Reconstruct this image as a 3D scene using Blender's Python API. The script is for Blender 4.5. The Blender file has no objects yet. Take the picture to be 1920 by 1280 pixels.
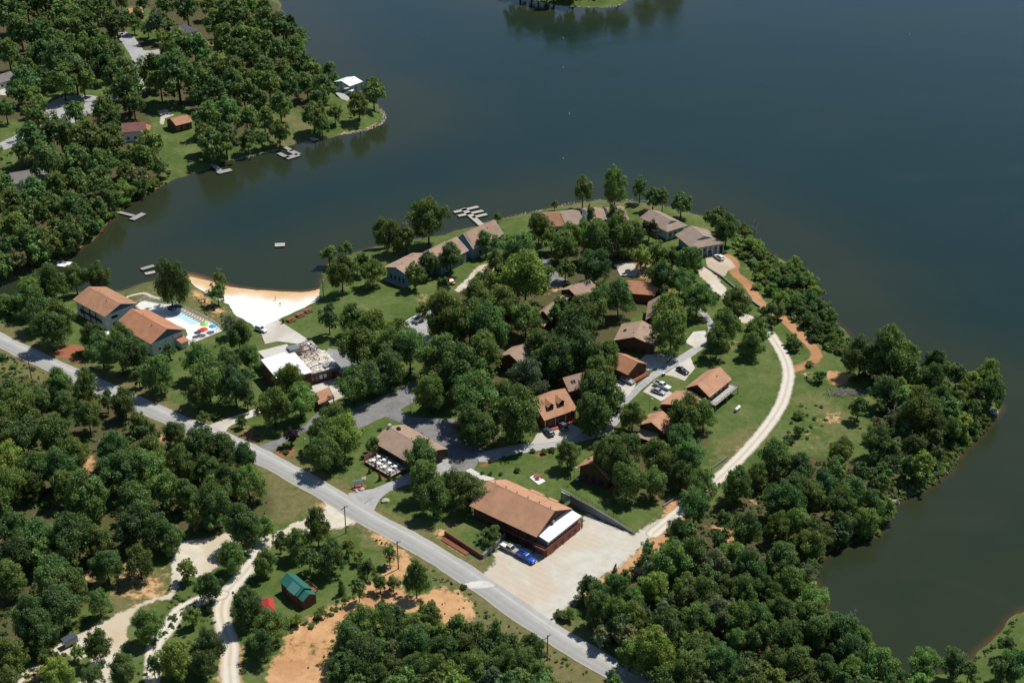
import bpy, bmesh, math, random
import numpy as np
from mathutils import Vector, Matrix
from mathutils.geometry import tessellate_polygon

rng = random.Random(7)
nr = np.random.default_rng(11)
scene = bpy.context.scene
COL = scene.collection

# ---------------------------------------------------------------- camera model
F = 2666.67                       # focal length in pixels of the 1920 px wide photograph (50 mm)
PITCH = math.atan(1465 / F)
Z0 = 2.1                          # level of the land above the lake
H = 225.0 + Z0
CP, SP = math.cos(PITCH), math.sin(PITCH)
CAM = np.array([0.0, 0.0, H])
FW = np.array([0, CP, -SP]); UP = np.array([0, SP, CP]); RT = np.array([1.0, 0, 0])

def ray(u, v):
    return FW + RT * ((u - 960) / F) - UP * ((v - 640) / F)

def P(u, v, z=0.0):
    """ground point (z metres above the land level) seen at a photo pixel"""
    d = ray(u, v)
    return CAM + d * ((Z0 + z - H) / d[2])

def PW(u, v):
    d = ray(u, v)
    return CAM + d * (-H / d[2])

def PX(x, y, z):
    qx, qy, qz = x, y, z - H
    w = qy * CP - qz * SP
    return 960 + F * qx / w, 640 - F * (qy * SP + qz * CP) / w

def pxm(v):                        # photo pixels per metre at row v
    return (F * SP + (v - 640) * CP) / (H - Z0)

def V3(a): return Vector((float(a[0]), float(a[1]), float(a[2])))

# ---------------------------------------------------------------- object helpers
def tag(o, label=None, cat=None, group=None, kind=None):
    if label: o['label'] = label
    if cat: o['category'] = cat
    if group: o['group'] = group
    if kind: o['kind'] = kind
    return o

def thing(name, label, cat, loc=(0, 0, 0), rz=0.0, group=None):
    o = bpy.data.objects.new(name, None)
    o.empty_display_size = 0.5
    COL.objects.link(o)
    o.location = loc; o.rotation_euler = (0, 0, rz)
    return tag(o, label, cat, group)

class MB:
    """collects shapes; build() links them as one mesh object"""
    def __init__(s): s.v = []; s.f = []; s.m = []
    def poly(s, pts, mi=0):
        n = len(s.v); s.v += [tuple(map(float, p)) for p in pts]; s.f.append(list(range(n, n + len(pts)))); s.m.append(mi)
    def box(s, x0, x1, y0, y1, z0, z1, mi=0):
        n = len(s.v)
        s.v += [(x0, y0, z0), (x1, y0, z0), (x1, y1, z0), (x0, y1, z0), (x0, y0, z1), (x1, y0, z1), (x1, y1, z1), (x0, y1, z1)]
        for q in ((3, 2, 1, 0), (4, 5, 6, 7), (0, 1, 5, 4), (1, 2, 6, 5), (2, 3, 7, 6), (3, 0, 4, 7)):
            s.f.append([n + i for i in q]); s.m.append(mi)
    def prism(s, pts, z0, z1, mi=0):
        """vertical prism over a counter-clockwise outline"""
        n = len(s.v); k = len(pts)
        s.v += [(float(p[0]), float(p[1]), z0) for p in pts] + [(float(p[0]), float(p[1]), z1) for p in pts]
        s.f.append([n + i for i in reversed(range(k))]); s.m.append(mi)
        s.f.append([n + k + i for i in range(k)]); s.m.append(mi)
        for i in range(k):
            j = (i + 1) % k
            s.f.append([n + i, n + j, n + k + j, n + k + i]); s.m.append(mi)
    def slab(s, pts, t, mi=0):
        """a sloping slab of thickness t under the polygon pts"""
        n = len(s.v); k = len(pts)
        s.v += [tuple(map(float, p)) for p in pts] + [(float(p[0]), float(p[1]), float(p[2]) - t) for p in pts]
        s.f.append([n + i for i in range(k)]); s.m.append(mi)
        s.f.append([n + k + i for i in reversed(range(k))]); s.m.append(mi)
        for i in range(k):
            j = (i + 1) % k
            s.f.append([n + i, n + k + i, n + k + j, n + j]); s.m.append(mi)
    def tube(s, pts, rad, sides=8, mi=0, cap=True):
        pts = [Vector(p) for p in pts]
        if not isinstance(rad, (list, tuple)): rad = [rad] * len(pts)
        n = len(s.v)
        for i, p in enumerate(pts):
            d = (pts[min(i + 1, len(pts) - 1)] - pts[max(i - 1, 0)]).normalized()
            a = d.orthogonal().normalized() if abs(d.z) < .98 else Vector((1, 0, 0))
            a = (a - d * a.dot(d)).normalized(); b = d.cross(a)
            for k in range(sides):
                t = 2 * math.pi * k / sides
                q = p + (a * math.cos(t) + b * math.sin(t)) * rad[i]
                s.v.append(tuple(q))
        for i in range(len(pts) - 1):
            for k in range(sides):
                k2 = (k + 1) % sides
                s.f.append([n + i * sides + k, n + i * sides + k2, n + (i + 1) * sides + k2, n + (i + 1) * sides + k]); s.m.append(mi)
        if cap:
            s.f.append([n + k for k in reversed(range(sides))]); s.m.append(mi)
            e = n + (len(pts) - 1) * sides
            s.f.append([e + k for k in range(sides)]); s.m.append(mi)
    def cyl(s, x, y, z0, z1, r, sides=14, mi=0, r2=None):
        s.tube([(x, y, z0), (x, y, z1)], [r, r if r2 is None else r2], sides, mi)
    def loft(s, rings, mi=0, cap=True):
        n = len(s.v); k = len(rings[0])
        for r in rings: s.v += [tuple(map(float, p)) for p in r]
        for i in range(len(rings) - 1):
            for j in range(k):
                j2 = (j + 1) % k
                s.f.append([n + i * k + j, n + i * k + j2, n + (i + 1) * k + j2, n + (i + 1) * k + j]); s.m.append(mi)
        if cap:
            s.f.append([n + j for j in reversed(range(k))]); s.m.append(mi)
            e = n + (len(rings) - 1) * k
            s.f.append([e + j for j in range(k)]); s.m.append(mi)
    def build(s, name, mats, parent=None, smooth=False, loc=None, rz=None, bevel=0):
        me = bpy.data.meshes.new(name)
        me.from_pydata(s.v, [], s.f)
        if not isinstance(mats, (list, tuple)): mats = [mats]
        for m in mats: me.materials.append(m)
        if len(mats) > 1: me.polygons.foreach_set('material_index', s.m)
        if smooth: me.polygons.foreach_set('use_smooth', [True] * len(s.f))
        me.update()
        bm = bmesh.new(); bm.from_mesh(me); bmesh.ops.recalc_face_normals(bm, faces=bm.faces)
        if bevel:
            bmesh.ops.bevel(bm, geom=list(bm.edges), offset=bevel, segments=2, affect='EDGES', clamp_overlap=True)
        bm.to_mesh(me); bm.free()
        o = bpy.data.objects.new(name, me); COL.objects.link(o)
        if parent: o.parent = parent
        if loc is not None: o.location = loc
        if rz is not None: o.rotation_euler = (0, 0, rz)
        return o

def copy_tree(o, parent=None):
    c = o.copy(); COL.objects.link(c)
    if parent is not None: c.parent = parent
    for ch in list(o.children): copy_tree(ch, c)
    return c

# ---------------------------------------------------------------- materials
class NT:
    def __init__(s, name):
        s.m = bpy.data.materials.new(name); s.m.use_nodes = True
        s.t = s.m.node_tree; s.t.nodes.clear()
        s.out = s.t.nodes.new('ShaderNodeOutputMaterial')
    def n(s, ty, **kw):
        nd = s.t.nodes.new('ShaderNode' + ty)
        for k, val in kw.items():
            if k.startswith('i_'):
                nd.inputs[k[2:].replace('_', ' ')].default_value = val
            else: setattr(nd, k, val)
        return nd
    def l(s, a, b): s.t.links.new(a, b)
    def coord(s, kind='Object', scale=(1, 1, 1), rot=(0, 0, 0)):
        tc = s.n('TexCoord'); mp = s.n('Mapping'); mp.inputs['Scale'].default_value = scale; mp.inputs['Rotation'].default_value = rot
        s.l(tc.outputs[kind], mp.inputs['Vector']); return mp.outputs['Vector']
    def world(s, scale=(1, 1, 1)):
        g = s.n('NewGeometry'); mp = s.n('Mapping'); mp.inputs['Scale'].default_value = scale
        s.l(g.outputs['Position'], mp.inputs['Vector']); return mp.outputs['Vector']
    def noise(s, vec, scale, detail=4, rough=.55, lac=2.0, dist=0.0):
        n = s.n('TexNoise'); n.inputs['Scale'].default_value = scale; n.inputs['Detail'].default_value = detail
        n.inputs['Roughness'].default_value = rough; n.inputs['Lacunarity'].default_value = lac; n.inputs['Distortion'].default_value = dist
        s.l(vec, n.inputs['Vector']); return n.outputs['Fac']
    def ramp(s, fac, stops, interp='LINEAR'):
        r = s.n('ValToRGB'); e = r.color_ramp.elements; r.color_ramp.interpolation = interp
        while len(e) < len(stops): e.new(.5)
        for el, (p, c) in zip(e, stops):
            el.position = p; el.color = (c[0], c[1], c[2], 1) if isinstance(c, (tuple, list)) else (c, c, c, 1)
        s.l(fac, r.inputs['Fac']); return r.outputs['Color']
    def mix(s, fac, a, b, mode='MIX'):
        m = s.n('Mix', data_type='RGBA', blend_type=mode)
        for sock, val in ((m.inputs['Factor'], fac), (m.inputs['A'], a), (m.inputs['B'], b)):
            pass
        ins = [i for i in m.inputs if i.enabled]
        for sock, val in zip(ins, (fac, a, b)):
            if hasattr(val, 'is_output') or isinstance(val, bpy.types.NodeSocket): s.l(val, sock)
            elif isinstance(val, (tuple, list)): sock.default_value = (val[0], val[1], val[2], 1)
            else: sock.default_value = val
        return [o for o in m.outputs if o.enabled][0]
    def math(s, op, a, b=0.0, clamp=False):
        m = s.n('Math', operation=op); m.use_clamp = clamp
        for sock, val in zip(m.inputs, (a, b)):
            if isinstance(val, bpy.types.NodeSocket): s.l(val, sock)
            else: sock.default_value = val
        return m.outputs[0]
    def attr(s, name):
        return s.n('Attribute', attribute_name=name)
    def sstep(s, x, a, b):
        m = s.n('MapRange', interpolation_type='SMOOTHSTEP')
        m.inputs['From Min'].default_value = a; m.inputs['From Max'].default_value = b
        s.l(x, m.inputs['Value']); return m.outputs['Result']
    def bump(s, h, strength=.4, dist=.1):
        b = s.n('Bump'); b.inputs['Strength'].default_value = strength; b.inputs['Distance'].default_value = dist
        s.l(h, b.inputs['Height']); return b.outputs['Normal']
    def finish(s, col, rough=.8, spec=.3, normal=None, metal=0.0, coat=0.0):
        b = s.n('BsdfPrincipled')
        for key, val in (('Base Color', col), ('Roughness', rough), ('Specular IOR Level', spec), ('Metallic', metal), ('Coat Weight', coat)):
            if isinstance(val, bpy.types.NodeSocket): s.l(val, b.inputs[key])
            elif isinstance(val, (tuple, list)): b.inputs[key].default_value = (val[0], val[1], val[2], 1)
            else: b.inputs[key].default_value = val
        if normal is not None: s.l(normal, b.inputs['Normal'])
        s.l(b.outputs[0], s.out.inputs['Surface'])
        return s.m

def mul(c, k): return tuple(min(1, x * k) for x in c)

def mat_plain(name, c, rough=.7, var=.25, scale=1.2, spec=.3, metal=0.0, coat=0.0):
    t = NT(name); vec = t.coord('Object')
    n = t.noise(vec, scale, 5, .6); n2 = t.noise(vec, scale * 9, 3, .6)
    f = t.math('ADD', t.math('MULTIPLY', n, .7), t.math('MULTIPLY', n2, .3))
    col = t.ramp(f, [(.25, mul(c, 1 - var)), (.75, mul(c, 1 + var))])
    return t.finish(col, rough, spec, None, metal, coat)

def mat_shingle(name, c, stain=.25, stainc=(.08, .075, .07)):
    """asphalt shingles in the roof's own coordinates: rows, tabs, weathering and stains"""
    t = NT(name); vec = t.coord('Object')
    sx = t.n('SeparateXYZ'); t.l(vec, sx.inputs[0])
    n = t.noise(vec, .35, 4, .6); n2 = t.noise(vec, 3.2, 4, .65); n3 = t.noise(vec, 14, 2, .5)
    f = t.math('ADD', t.math('MULTIPLY', n, .4), t.math('ADD', t.math('MULTIPLY', n2, .3), t.math('MULTIPLY', n3, .3)))
    col = t.ramp(f, [(.33, mul(c, .66)), (.5, c), (.66, mul(c, 1.26))])
    rows = t.n('TexWave', wave_type='BANDS', bands_direction='Z'); rows.inputs['Scale'].default_value = 1.3; rows.inputs['Distortion'].default_value = .6
    t.l(vec, rows.inputs['Vector'])
    col = t.mix(t.math('MULTIPLY', rows.outputs['Fac'], .16), col, mul(c, .55))
    sv = t.coord('Object', (.5, .12, .12)); sn = t.noise(sv, 1.4, 4, .6)
    st = t.sstep(sn, .56, .74)
    col = t.mix(t.math('MULTIPLY', st, stain), col, stainc)
    return t.finish(col, .92, .15, t.bump(n3, .35, .03))

def mat_siding(name, c, vertical=False, pitch=5.0, stain=.2):
    t = NT(name); vec = t.coord('Object')
    w = t.n('TexWave', wave_type='BANDS', bands_direction='Z' if not vertical else 'DIAGONAL'); w.inputs['Scale'].default_value = pitch
    t.l(vec, w.inputs['Vector'])
    n = t.noise(vec, .9, 5, .6)
    col = t.ramp(n, [(.25, mul(c, 1 - stain)), (.75, mul(c, 1 + stain * .6))])
    col = t.mix(t.math('MULTIPLY', t.sstep(w.outputs['Fac'], .6, 1.0), .35), col, mul(c, .55))
    return t.finish(col, .75, .25)

def mat_brick(name, c):
    t = NT(name); vec = t.coord('Object', (1, 1, 1), (math.radians(90), 0, 0))
    b = t.n('TexBrick'); b.inputs['Scale'].default_value = 2.2
    b.inputs['Color1'].default_value = (*mul(c, 1.15), 1); b.inputs['Color2'].default_value = (*mul(c, .75), 1); b.inputs['Mortar'].default_value = (.36, .28, .23, 1)
    b.inputs['Mortar Size'].default_value = .012
    t.l(vec, b.inputs['Vector']); n = t.noise(vec, 1.0, 4)
    return t.finish(t.mix(t.math('MULTIPLY', n, .35), b.outputs['Color'], mul(c, .6)), .85, .2)

def mat_metalroof(name, c, rib=3.0, rough=.45, dirt=.25):
    t = NT(name); vec = t.coord('Object')
    w = t.n('TexWave', wave_type='BANDS', bands_direction='X'); w.inputs['Scale'].default_value = rib * .32; t.l(vec, w.inputs['Vector'])
    n = t.noise(vec, .6, 5, .65); n2 = t.noise(vec, 5, 3)
    col = t.mix(t.math('MULTIPLY', t.sstep(w.outputs['Fac'], .8, 1.0), .28), c, mul(c, .5))
    col = t.mix(t.math('MULTIPLY', t.sstep(n, .45, .75), dirt), col, mul(c, .62))
    col = t.mix(t.math('MULTIPLY', n2, .12), col, mul(c, .6))
    return t.finish(col, rough, .4)

def mat_glass(name, c=(.02, .028, .035)):
    t = NT(name); vec = t.coord('Object'); n = t.noise(vec, .8, 2)
    return t.finish(t.mix(n, c, mul(c, 1.8)), .06, .6)

def mat_planks(name, c, pitch=4.0):
    t = NT(name); vec = t.coord('Object')
    w = t.n('TexWave', wave_type='BANDS', bands_direction='X'); w.inputs['Scale'].default_value = pitch; t.l(vec, w.inputs['Vector'])
    n = t.noise(vec, 1.5, 5, .7); n2 = t.noise(t.coord('Object', (1, 8, 1)), 2, 3)
    col = t.ramp(t.math('ADD', t.math('MULTIPLY', n, .5), t.math('MULTIPLY', n2, .5)), [(.3, mul(c, .65)), (.7, mul(c, 1.2))])
    col = t.mix(t.math('MULTIPLY', t.sstep(w.outputs['Fac'], .85, 1), .6), col, mul(c, .3))
    return t.finish(col, .85, .2)

def mat_asphalt(name, c, seam=True):
    t = NT(name); vec = t.world()
    n = t.noise(vec, .05, 4, .6); n2 = t.noise(vec, .4, 5, .65); n3 = t.noise(vec, 3.5, 3, .6)
    f = t.math('ADD', t.math('MULTIPLY', n, .35), t.math('ADD', t.math('MULTIPLY', n2, .4), t.math('MULTIPLY', n3, .25)))
    col = t.ramp(f, [(.3, mul(c, .62)), (.5, c), (.72, mul(c, 1.35))])
    v = t.n('TexVoronoi', feature='DISTANCE_TO_EDGE'); v.inputs['Scale'].default_value = .12
    wv = t.world(); nd = t.n('TexNoise'); nd.inputs['Scale'].default_value = .2; t.l(wv, nd.inputs['Vector'])
    wm = t.mix(.12, wv, nd.outputs['Color'], 'LINEAR_LIGHT'); t.l(wm, v.inputs['Vector'])
    crack = t.sstep(v.outputs['Distance'], .0, .012)
    col = t.mix(t.math('MULTIPLY', t.math('SUBTRACT', 1.0, crack), .5), col, mul(c, .35))
    return t.finish(col, .9, .2, t.bump(n3, .3, .03))

def mat_road(name):
    """chip-seal country road: u runs across, v along (metres)"""
    t = NT(name); uv = t.n('UVMap', uv_map='UVMap'); sx = t.n('SeparateXYZ'); t.l(uv.outputs[0], sx.inputs[0])
    vec = t.world(); n = t.noise(vec, .06, 4, .6); n2 = t.noise(vec, .7, 5, .65); n3 = t.noise(vec, 5, 3)
    c = (.40, .395, .37)
    f = t.math('ADD', t.math('MULTIPLY', n, .4), t.math('ADD', t.math('MULTIPLY', n2, .35), t.math('MULTIPLY', n3, .25)))
    col = t.ramp(f, [(.3, mul(c, .8)), (.5, c), (.7, mul(c, 1.16))])
    # wheel paths polished paler, oil strip down each lane, sandy shoulders
    u = sx.outputs[0]
    for ctr, w, colr, amt in ((.30, .07, (.52, .52, .49), .5), (.72, .10, (.56, .56, .53), .6), (.5, .035, (.28, .275, .25), .45), (.15, .07, (.27, .27, .26), .5)):
        d = t.math('ABSOLUTE', t.math('SUBTRACT', u, ctr))
        m = t.math('MULTIPLY', t.math('SUBTRACT', 1.0, t.sstep(d, 0, w)), amt)
        col = t.mix(t.math('MULTIPLY', m, t.math('ADD', n2, .35), True), col, colr)
    col = t.mix(t.math('MULTIPLY', t.math('SUBTRACT', 1.0, t.sstep(u, .40, .56)), .42), col, mul(c, .62))
    pv = t.n('TexVoronoi', feature='DISTANCE_TO_EDGE'); pv.inputs['Scale'].default_value = .09; t.l(vec, pv.inputs['Vector']); col = t.mix(t.math('MULTIPLY', t.math('SUBTRACT', 1.0, t.sstep(pv.outputs['Distance'], .002, .010)), .16), col, mul(c, .4))
    e = t.math('ABSOLUTE', t.math('SUBTRACT', u, .5))
    e2 = t.sstep(t.math('ADD', e, t.math('MULTIPLY', t.math('SUBTRACT', n2, .5), .16)), .43, .5)
    col = t.mix(t.math('MULTIPLY', e2, .7), col, (.50, .44, .33))
    sv = t.n('Mapping'); sv.inputs['Scale'].default_value = (1.2, .02, 1); t.l(uv.outputs[0], sv.inputs['Vector'])
    st = t.noise(sv.outputs['Vector'], 3, 3)
    col = t.mix(t.math('MULTIPLY', t.sstep(st, .5, .8), .35), col, (.29, .285, .28))
    return t.finish(col, .9, .2)

def mat_gravel(name, c, c2, c3, k3=.45, tracks=0.0):
    t = NT(name); vec = t.world()
    n = t.noise(vec, .045, 4, .6, 2.0, .6); n2 = t.noise(vec, .35, 5, .65); n3 = t.noise(vec, 4.5, 4, .7)
    f = t.math('ADD', t.math('MULTIPLY', n2, .55), t.math('MULTIPLY', n3, .45))
    col = t.ramp(f, [(.28, mul(c, .72)), (.5, c), (.72, mul(c, 1.18))])
    col = t.mix(t.sstep(n, .42, .62), col, t.mix(t.math('MULTIPLY', n3, .6), c2, mul(c2, .7)))
    nb = t.noise(t.world((1, 1, 1)), .11, 5, .7)
    col = t.mix(t.math('MULTIPLY', t.sstep(nb, .56, .72), k3), col, c3)
    if tracks:                                  # tyre marks sweeping across the yard
        w = t.n('TexWave', wave_type='RINGS', rings_direction='Z'); w.inputs['Scale'].default_value = .16; w.inputs['Distortion'].default_value = 5.0; w.inputs['Detail'].default_value = 2; w.inputs['Detail Scale'].default_value = .12
        mp = t.n('Mapping'); mp.inputs['Location'].default_value = (-40, -330, 0); g_ = t.n('NewGeometry'); t.l(g_.outputs['Position'], mp.inputs['Vector']); t.l(mp.outputs['Vector'], w.inputs['Vector'])
        tk = t.math('MULTIPLY', t.sstep(w.outputs['Fac'], .72, .95), t.sstep(n2, .38, .60)); col = t.mix(t.math('MULTIPLY', tk, tracks), col, mul(c, .70))
        tk2 = t.math('MULTIPLY', t.math('SUBTRACT', 1.0, t.sstep(w.outputs['Fac'], .08, .25)), t.sstep(n, .4, .6)); col = t.mix(t.math('MULTIPLY', tk2, tracks), col, mul(c, 1.25))
    return t.finish(col, .95, .1, t.bump(n3, .5, .05))

def soften(m, amp=2.2, mud=None):
    """ragged margin: the surface thins out into the ground where its 'edge' distance runs out"""
    t = m.node_tree; out = [n for n in t.nodes if n.type == 'OUTPUT_MATERIAL'][0]; src = out.inputs['Surface'].links[0].from_socket
    a = t.nodes.new('ShaderNodeAttribute'); a.attribute_name = 'edge'
    g = t.nodes.new('ShaderNodeNewGeometry'); n1 = t.nodes.new('ShaderNodeTexNoise'); n1.inputs['Scale'].default_value = .42; n1.inputs['Detail'].default_value = 6; n1.inputs['Roughness'].default_value = .7
    t.links.new(g.outputs['Position'], n1.inputs['Vector'])
    s = t.nodes.new('ShaderNodeMath'); s.operation = 'SUBTRACT'; s.inputs[1].default_value = .5; t.links.new(n1.outputs['Fac'], s.inputs[0])
    k = t.nodes.new('ShaderNodeMath'); k.operation = 'MULTIPLY_ADD'; k.inputs[1].default_value = amp * 2; t.links.new(s.outputs[0], k.inputs[0]); t.links.new(a.outputs['Fac'], k.inputs[2])
    mr = t.nodes.new('ShaderNodeMapRange'); mr.interpolation_type = 'SMOOTHSTEP'; mr.inputs['From Min'].default_value = -.35; mr.inputs['From Max'].default_value = .55; t.links.new(k.outputs[0], mr.inputs['Value'])
    tr = t.nodes.new('ShaderNodeBsdfTransparent'); mx = t.nodes.new('ShaderNodeMixShader'); t.links.new(mr.outputs[0], mx.inputs[0]); t.links.new(tr.outputs[0], mx.inputs[1]); t.links.new(src, mx.inputs[2]); t.links.new(mx.outputs[0], out.inputs['Surface'])
    return m

def ruts(name, c, c2, c3):
    """gravel track: two pale wheel ruts, a tan crown between and loose shoulders, from the cross distance stored on the mesh"""
    t = NT(name); vec = t.world(); n = t.noise(vec, .05, 4, .6, 2, .6); n2 = t.noise(vec, .4, 5, .65); n3 = t.noise(vec, 4.5, 4, .7)
    col = t.ramp(t.math('ADD', t.math('MULTIPLY', n2, .55), t.math('MULTIPLY', n3, .45)), [(.3, mul(c, .74)), (.5, c), (.7, mul(c, 1.15))])
    col = t.mix(t.sstep(n, .44, .62), col, c2)
    x = t.attr('cross').outputs['Fac']
    d = t.math('ABSOLUTE', t.math('SUBTRACT', t.math('ABSOLUTE', x), .9)); m = t.math('SUBTRACT', 1.0, t.sstep(d, .15, .75))
    col = t.mix(t.math('MULTIPLY', m, t.math('ADD', n2, .2), True), col, mul(c, 1.22))
    ctr = t.math('SUBTRACT', 1.0, t.sstep(t.math('ABSOLUTE', x), .1, .55)); col = t.mix(t.math('MULTIPLY', ctr, t.math('MULTIPLY', n2, .7), True), col, c3)
    sh = t.sstep(t.math('ADD', t.math('ABSOLUTE', x), t.math('MULTIPLY', t.math('SUBTRACT', n2, .5), 2.0)), 1.5, 2.4); col = t.mix(t.math('MULTIPLY', sh, .8), col, c3)
    return t.finish(col, .95, .1, t.bump(n3, .5, .05))

def mat_carpaint(name, c, metal=.0):
    return mat_plain(name, c, .28, .05, .6, .5, metal, .6)

M = {}
ROOFS = dict(tan=(.50, .275, .165), brown=(.41, .22, .13), rust=(.46, .22, .125), pink=(.40, .27, .20), greyroof=(.20, .185, .18), wornbrown=(.33, .25, .20), darkgrey=(.095, .095, .105), maroon=(.20, .10, .085), dust=(.37, .26, .19), umber=(.31, .165, .10))
for k, c in ROOFS.items(): M[k] = mat_shingle('shingle_' + k, c, .55 if k in ('wornbrown', 'pink') else .18)
M['white_metal'] = mat_metalroof('white_roof_metal', (.86, .86, .84), 3, .5, .12)
M['cream_metal'] = mat_metalroof('cream_roof_metal', (.62, .57, .49), 3, .6, .4)
M['green_metal'] = mat_metalroof('green_roof_metal', (.035, .17, .13), 4, .4, .2)
M['pale_green_metal'] = mat_metalroof('pale_green_roof_metal', (.10, .27, .23), 4, .45, .3)
M['red_metal'] = mat_metalroof('red_roof_metal', (.46, .05, .04), 3, .5, .15)
M['white_wall'] = mat_siding('white_siding', (.72, .73, .73), False, 3, .08)
M['grey_trim'] = mat_siding('grey_siding', (.13, .17, .20), False, 3, .1)
M['blue_wall'] = mat_siding('blue_grey_siding', (.20, .29, .36), False, 3, .12)
M['pale_blue'] = mat_siding('pale_blue_siding', (.52, .60, .66), False, 3, .1)
M['brown_wall'] = mat_siding('brown_wood_siding', (.10, .052, .032), False, 2.5, .3)
M['log_wall'] = mat_siding('log_siding', (.22, .085, .05), False, 2.0, .3)
M['brick'] = mat_brick('red_brick', (.26, .09, .06))
M['glass'] = mat_glass('window_glass')
M['white_trim'] = mat_plain('white_paint', (.75, .75, .73), .5, .08)
M['dark_trim'] = mat_plain('dark_brown_paint', (.05, .03, .022), .6, .2)
M['black'] = mat_plain('black_metal', (.015, .015, .016), .5, .3)
M['steel'] = mat_plain('grey_steel', (.35, .36, .37), .4, .15, 2, .5, .6)
M['tyre'] = mat_plain('tyre_rubber', (.015, .015, .015), .9, .3)
M['rim'] = mat_plain('alloy_rim', (.45, .45, .46), .35, .1, 2, .5, .7)
M['lamp_glass'] = mat_plain('lamp_lens', (.75, .76, .75), .15, .05)
M['tail'] = mat_plain('red_lens', (.35, .02, .02), .2, .1)
M['wood_grey'] = mat_planks('weathered_grey_planks', (.36, .35, .34), 2.0)
M['wood_new'] = mat_planks('new_wood_planks', (.42, .25, .13), 2.0)
M['wood_red'] = mat_planks('red_stained_planks', (.34, .12, .075), 2.0)
M['pole_wood'] = mat_plain('creosote_pole', (.10, .075, .055), .9, .3, 3)
M['concrete'] = mat_gravel('pale_concrete', (.60, .57, .51), (.54, .49, .41), (.40, .37, .33), .4)
M['tan_concrete'] = mat_gravel('tan_concrete', (.56, .48, .37), (.52, .42, .31), (.42, .35, .27), .5)
M['pool_deck'] = mat_gravel('pool_concrete', (.80, .79, .76), (.74, .72, .67), (.62, .60, .55), .3)
M['kerb'] = mat_gravel('kerb_concrete', (.45, .43, .40), (.5, .46, .4), (.3, .3, .28), .4)
M['road'] = mat_road('chip_seal_road')
M['asphalt'] = mat_asphalt('worn_grey_asphalt', (.215, .21, .205))
M['asphalt_pale'] = mat_asphalt('pale_grey_asphalt', (.38, .375, .365))
M['gravel'] = soften(mat_gravel('white_gravel', (.55, .53, .455), (.585, .49, .375), (.50, .40, .28), .5, .10), 2.6)
M['gravel_road'] = soften(mat_gravel('cream_gravel', (.61, .56, .46), (.60, .51, .37), (.50, .37, .23), .45), 2.4)
M['gravel_ruts'] = soften(ruts('rutted_gravel', (.57, .53, .45), (.56, .49, .37), (.52, .40, .26)), .8)
M['orange_dirt'] = soften(mat_gravel('orange_clay', (.46, .25, .125), (.40, .21, .10), (.48, .36, .23), .6), .7)
M['mulch'] = mat_gravel('red_mulch', (.30, .115, .065), (.25, .09, .05), (.36, .2, .12), .4)
M['block'] = mat_gravel('concrete_block', (.25, .25, .25), (.21, .21, .21), (.15, .15, .15), .5)
M['rock'] = mat_gravel('pale_limestone', (.48, .44, .37), (.4, .36, .3), (.3, .27, .22), .5)
M['flatroof'] = mat_gravel('gravelled_flat_roof', (.33, .335, .34), (.29, .29, .30), (.44, .42, .38), .5)
M['debris_pale'] = mat_gravel('torn_roof_boards', (.62, .55, .42), (.70, .66, .58), (.45, .26, .12), .6)
M['pool_water'] = mat_plain('pool_water', (.50, .74, .80), .05, .06, .4, .5)
M['raft'] = mat_planks('raft_planks', (.50, .47, .42), 2)
M['white_plastic'] = mat_plain('white_plastic', (.82, .82, .80), .45, .05)
M['blue_fabric'] = mat_plain('blue_canvas', (.06, .36, .66), .8, .1)
M['red_fabric'] = mat_plain('red_canvas', (.72, .06, .03), .8, .1)
M['lime_fabric'] = mat_plain('lime_canvas', (.33, .62, .12), .8, .1)
M['dark_fabric'] = mat_plain('charcoal_canvas', (.06, .075, .10), .8, .15)
M['wicker'] = mat_plain('tan_wicker', (.52, .40, .28), .8, .2)

def mat_leaf(name, trans=.42):
    t = NT(name)
    a = t.attr('col'); oi = t.n('ObjectInfo')
    col = t.mix(1.0, a.outputs['Color'], oi.outputs['Color'], 'MULTIPLY')
    b = t.n('BsdfPrincipled'); b.inputs['Roughness'].default_value = .55; b.inputs['Specular IOR Level'].default_value = .28
    t.l(col, b.inputs['Base Color'])
    tr = t.n('BsdfTranslucent'); t.l(t.mix(1.0, col, (1.12, 1.30, .58), 'MULTIPLY'), tr.inputs['Color'])
    mx = t.n('MixShader'); mx.inputs[0].default_value = trans
    t.l(b.outputs[0], mx.inputs[1]); t.l(tr.outputs[0], mx.inputs[2]); t.l(mx.outputs[0], t.out.inputs['Surface'])
    return t.m
M['leaf'] = mat_leaf('leaves')
M['bark'] = mat_plain('bark', (.075, .06, .048), .95, .35, 2)
M['dead_bark'] = mat_plain('bleached_bark', (.26, .24, .22), .95, .3, 2)

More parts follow.
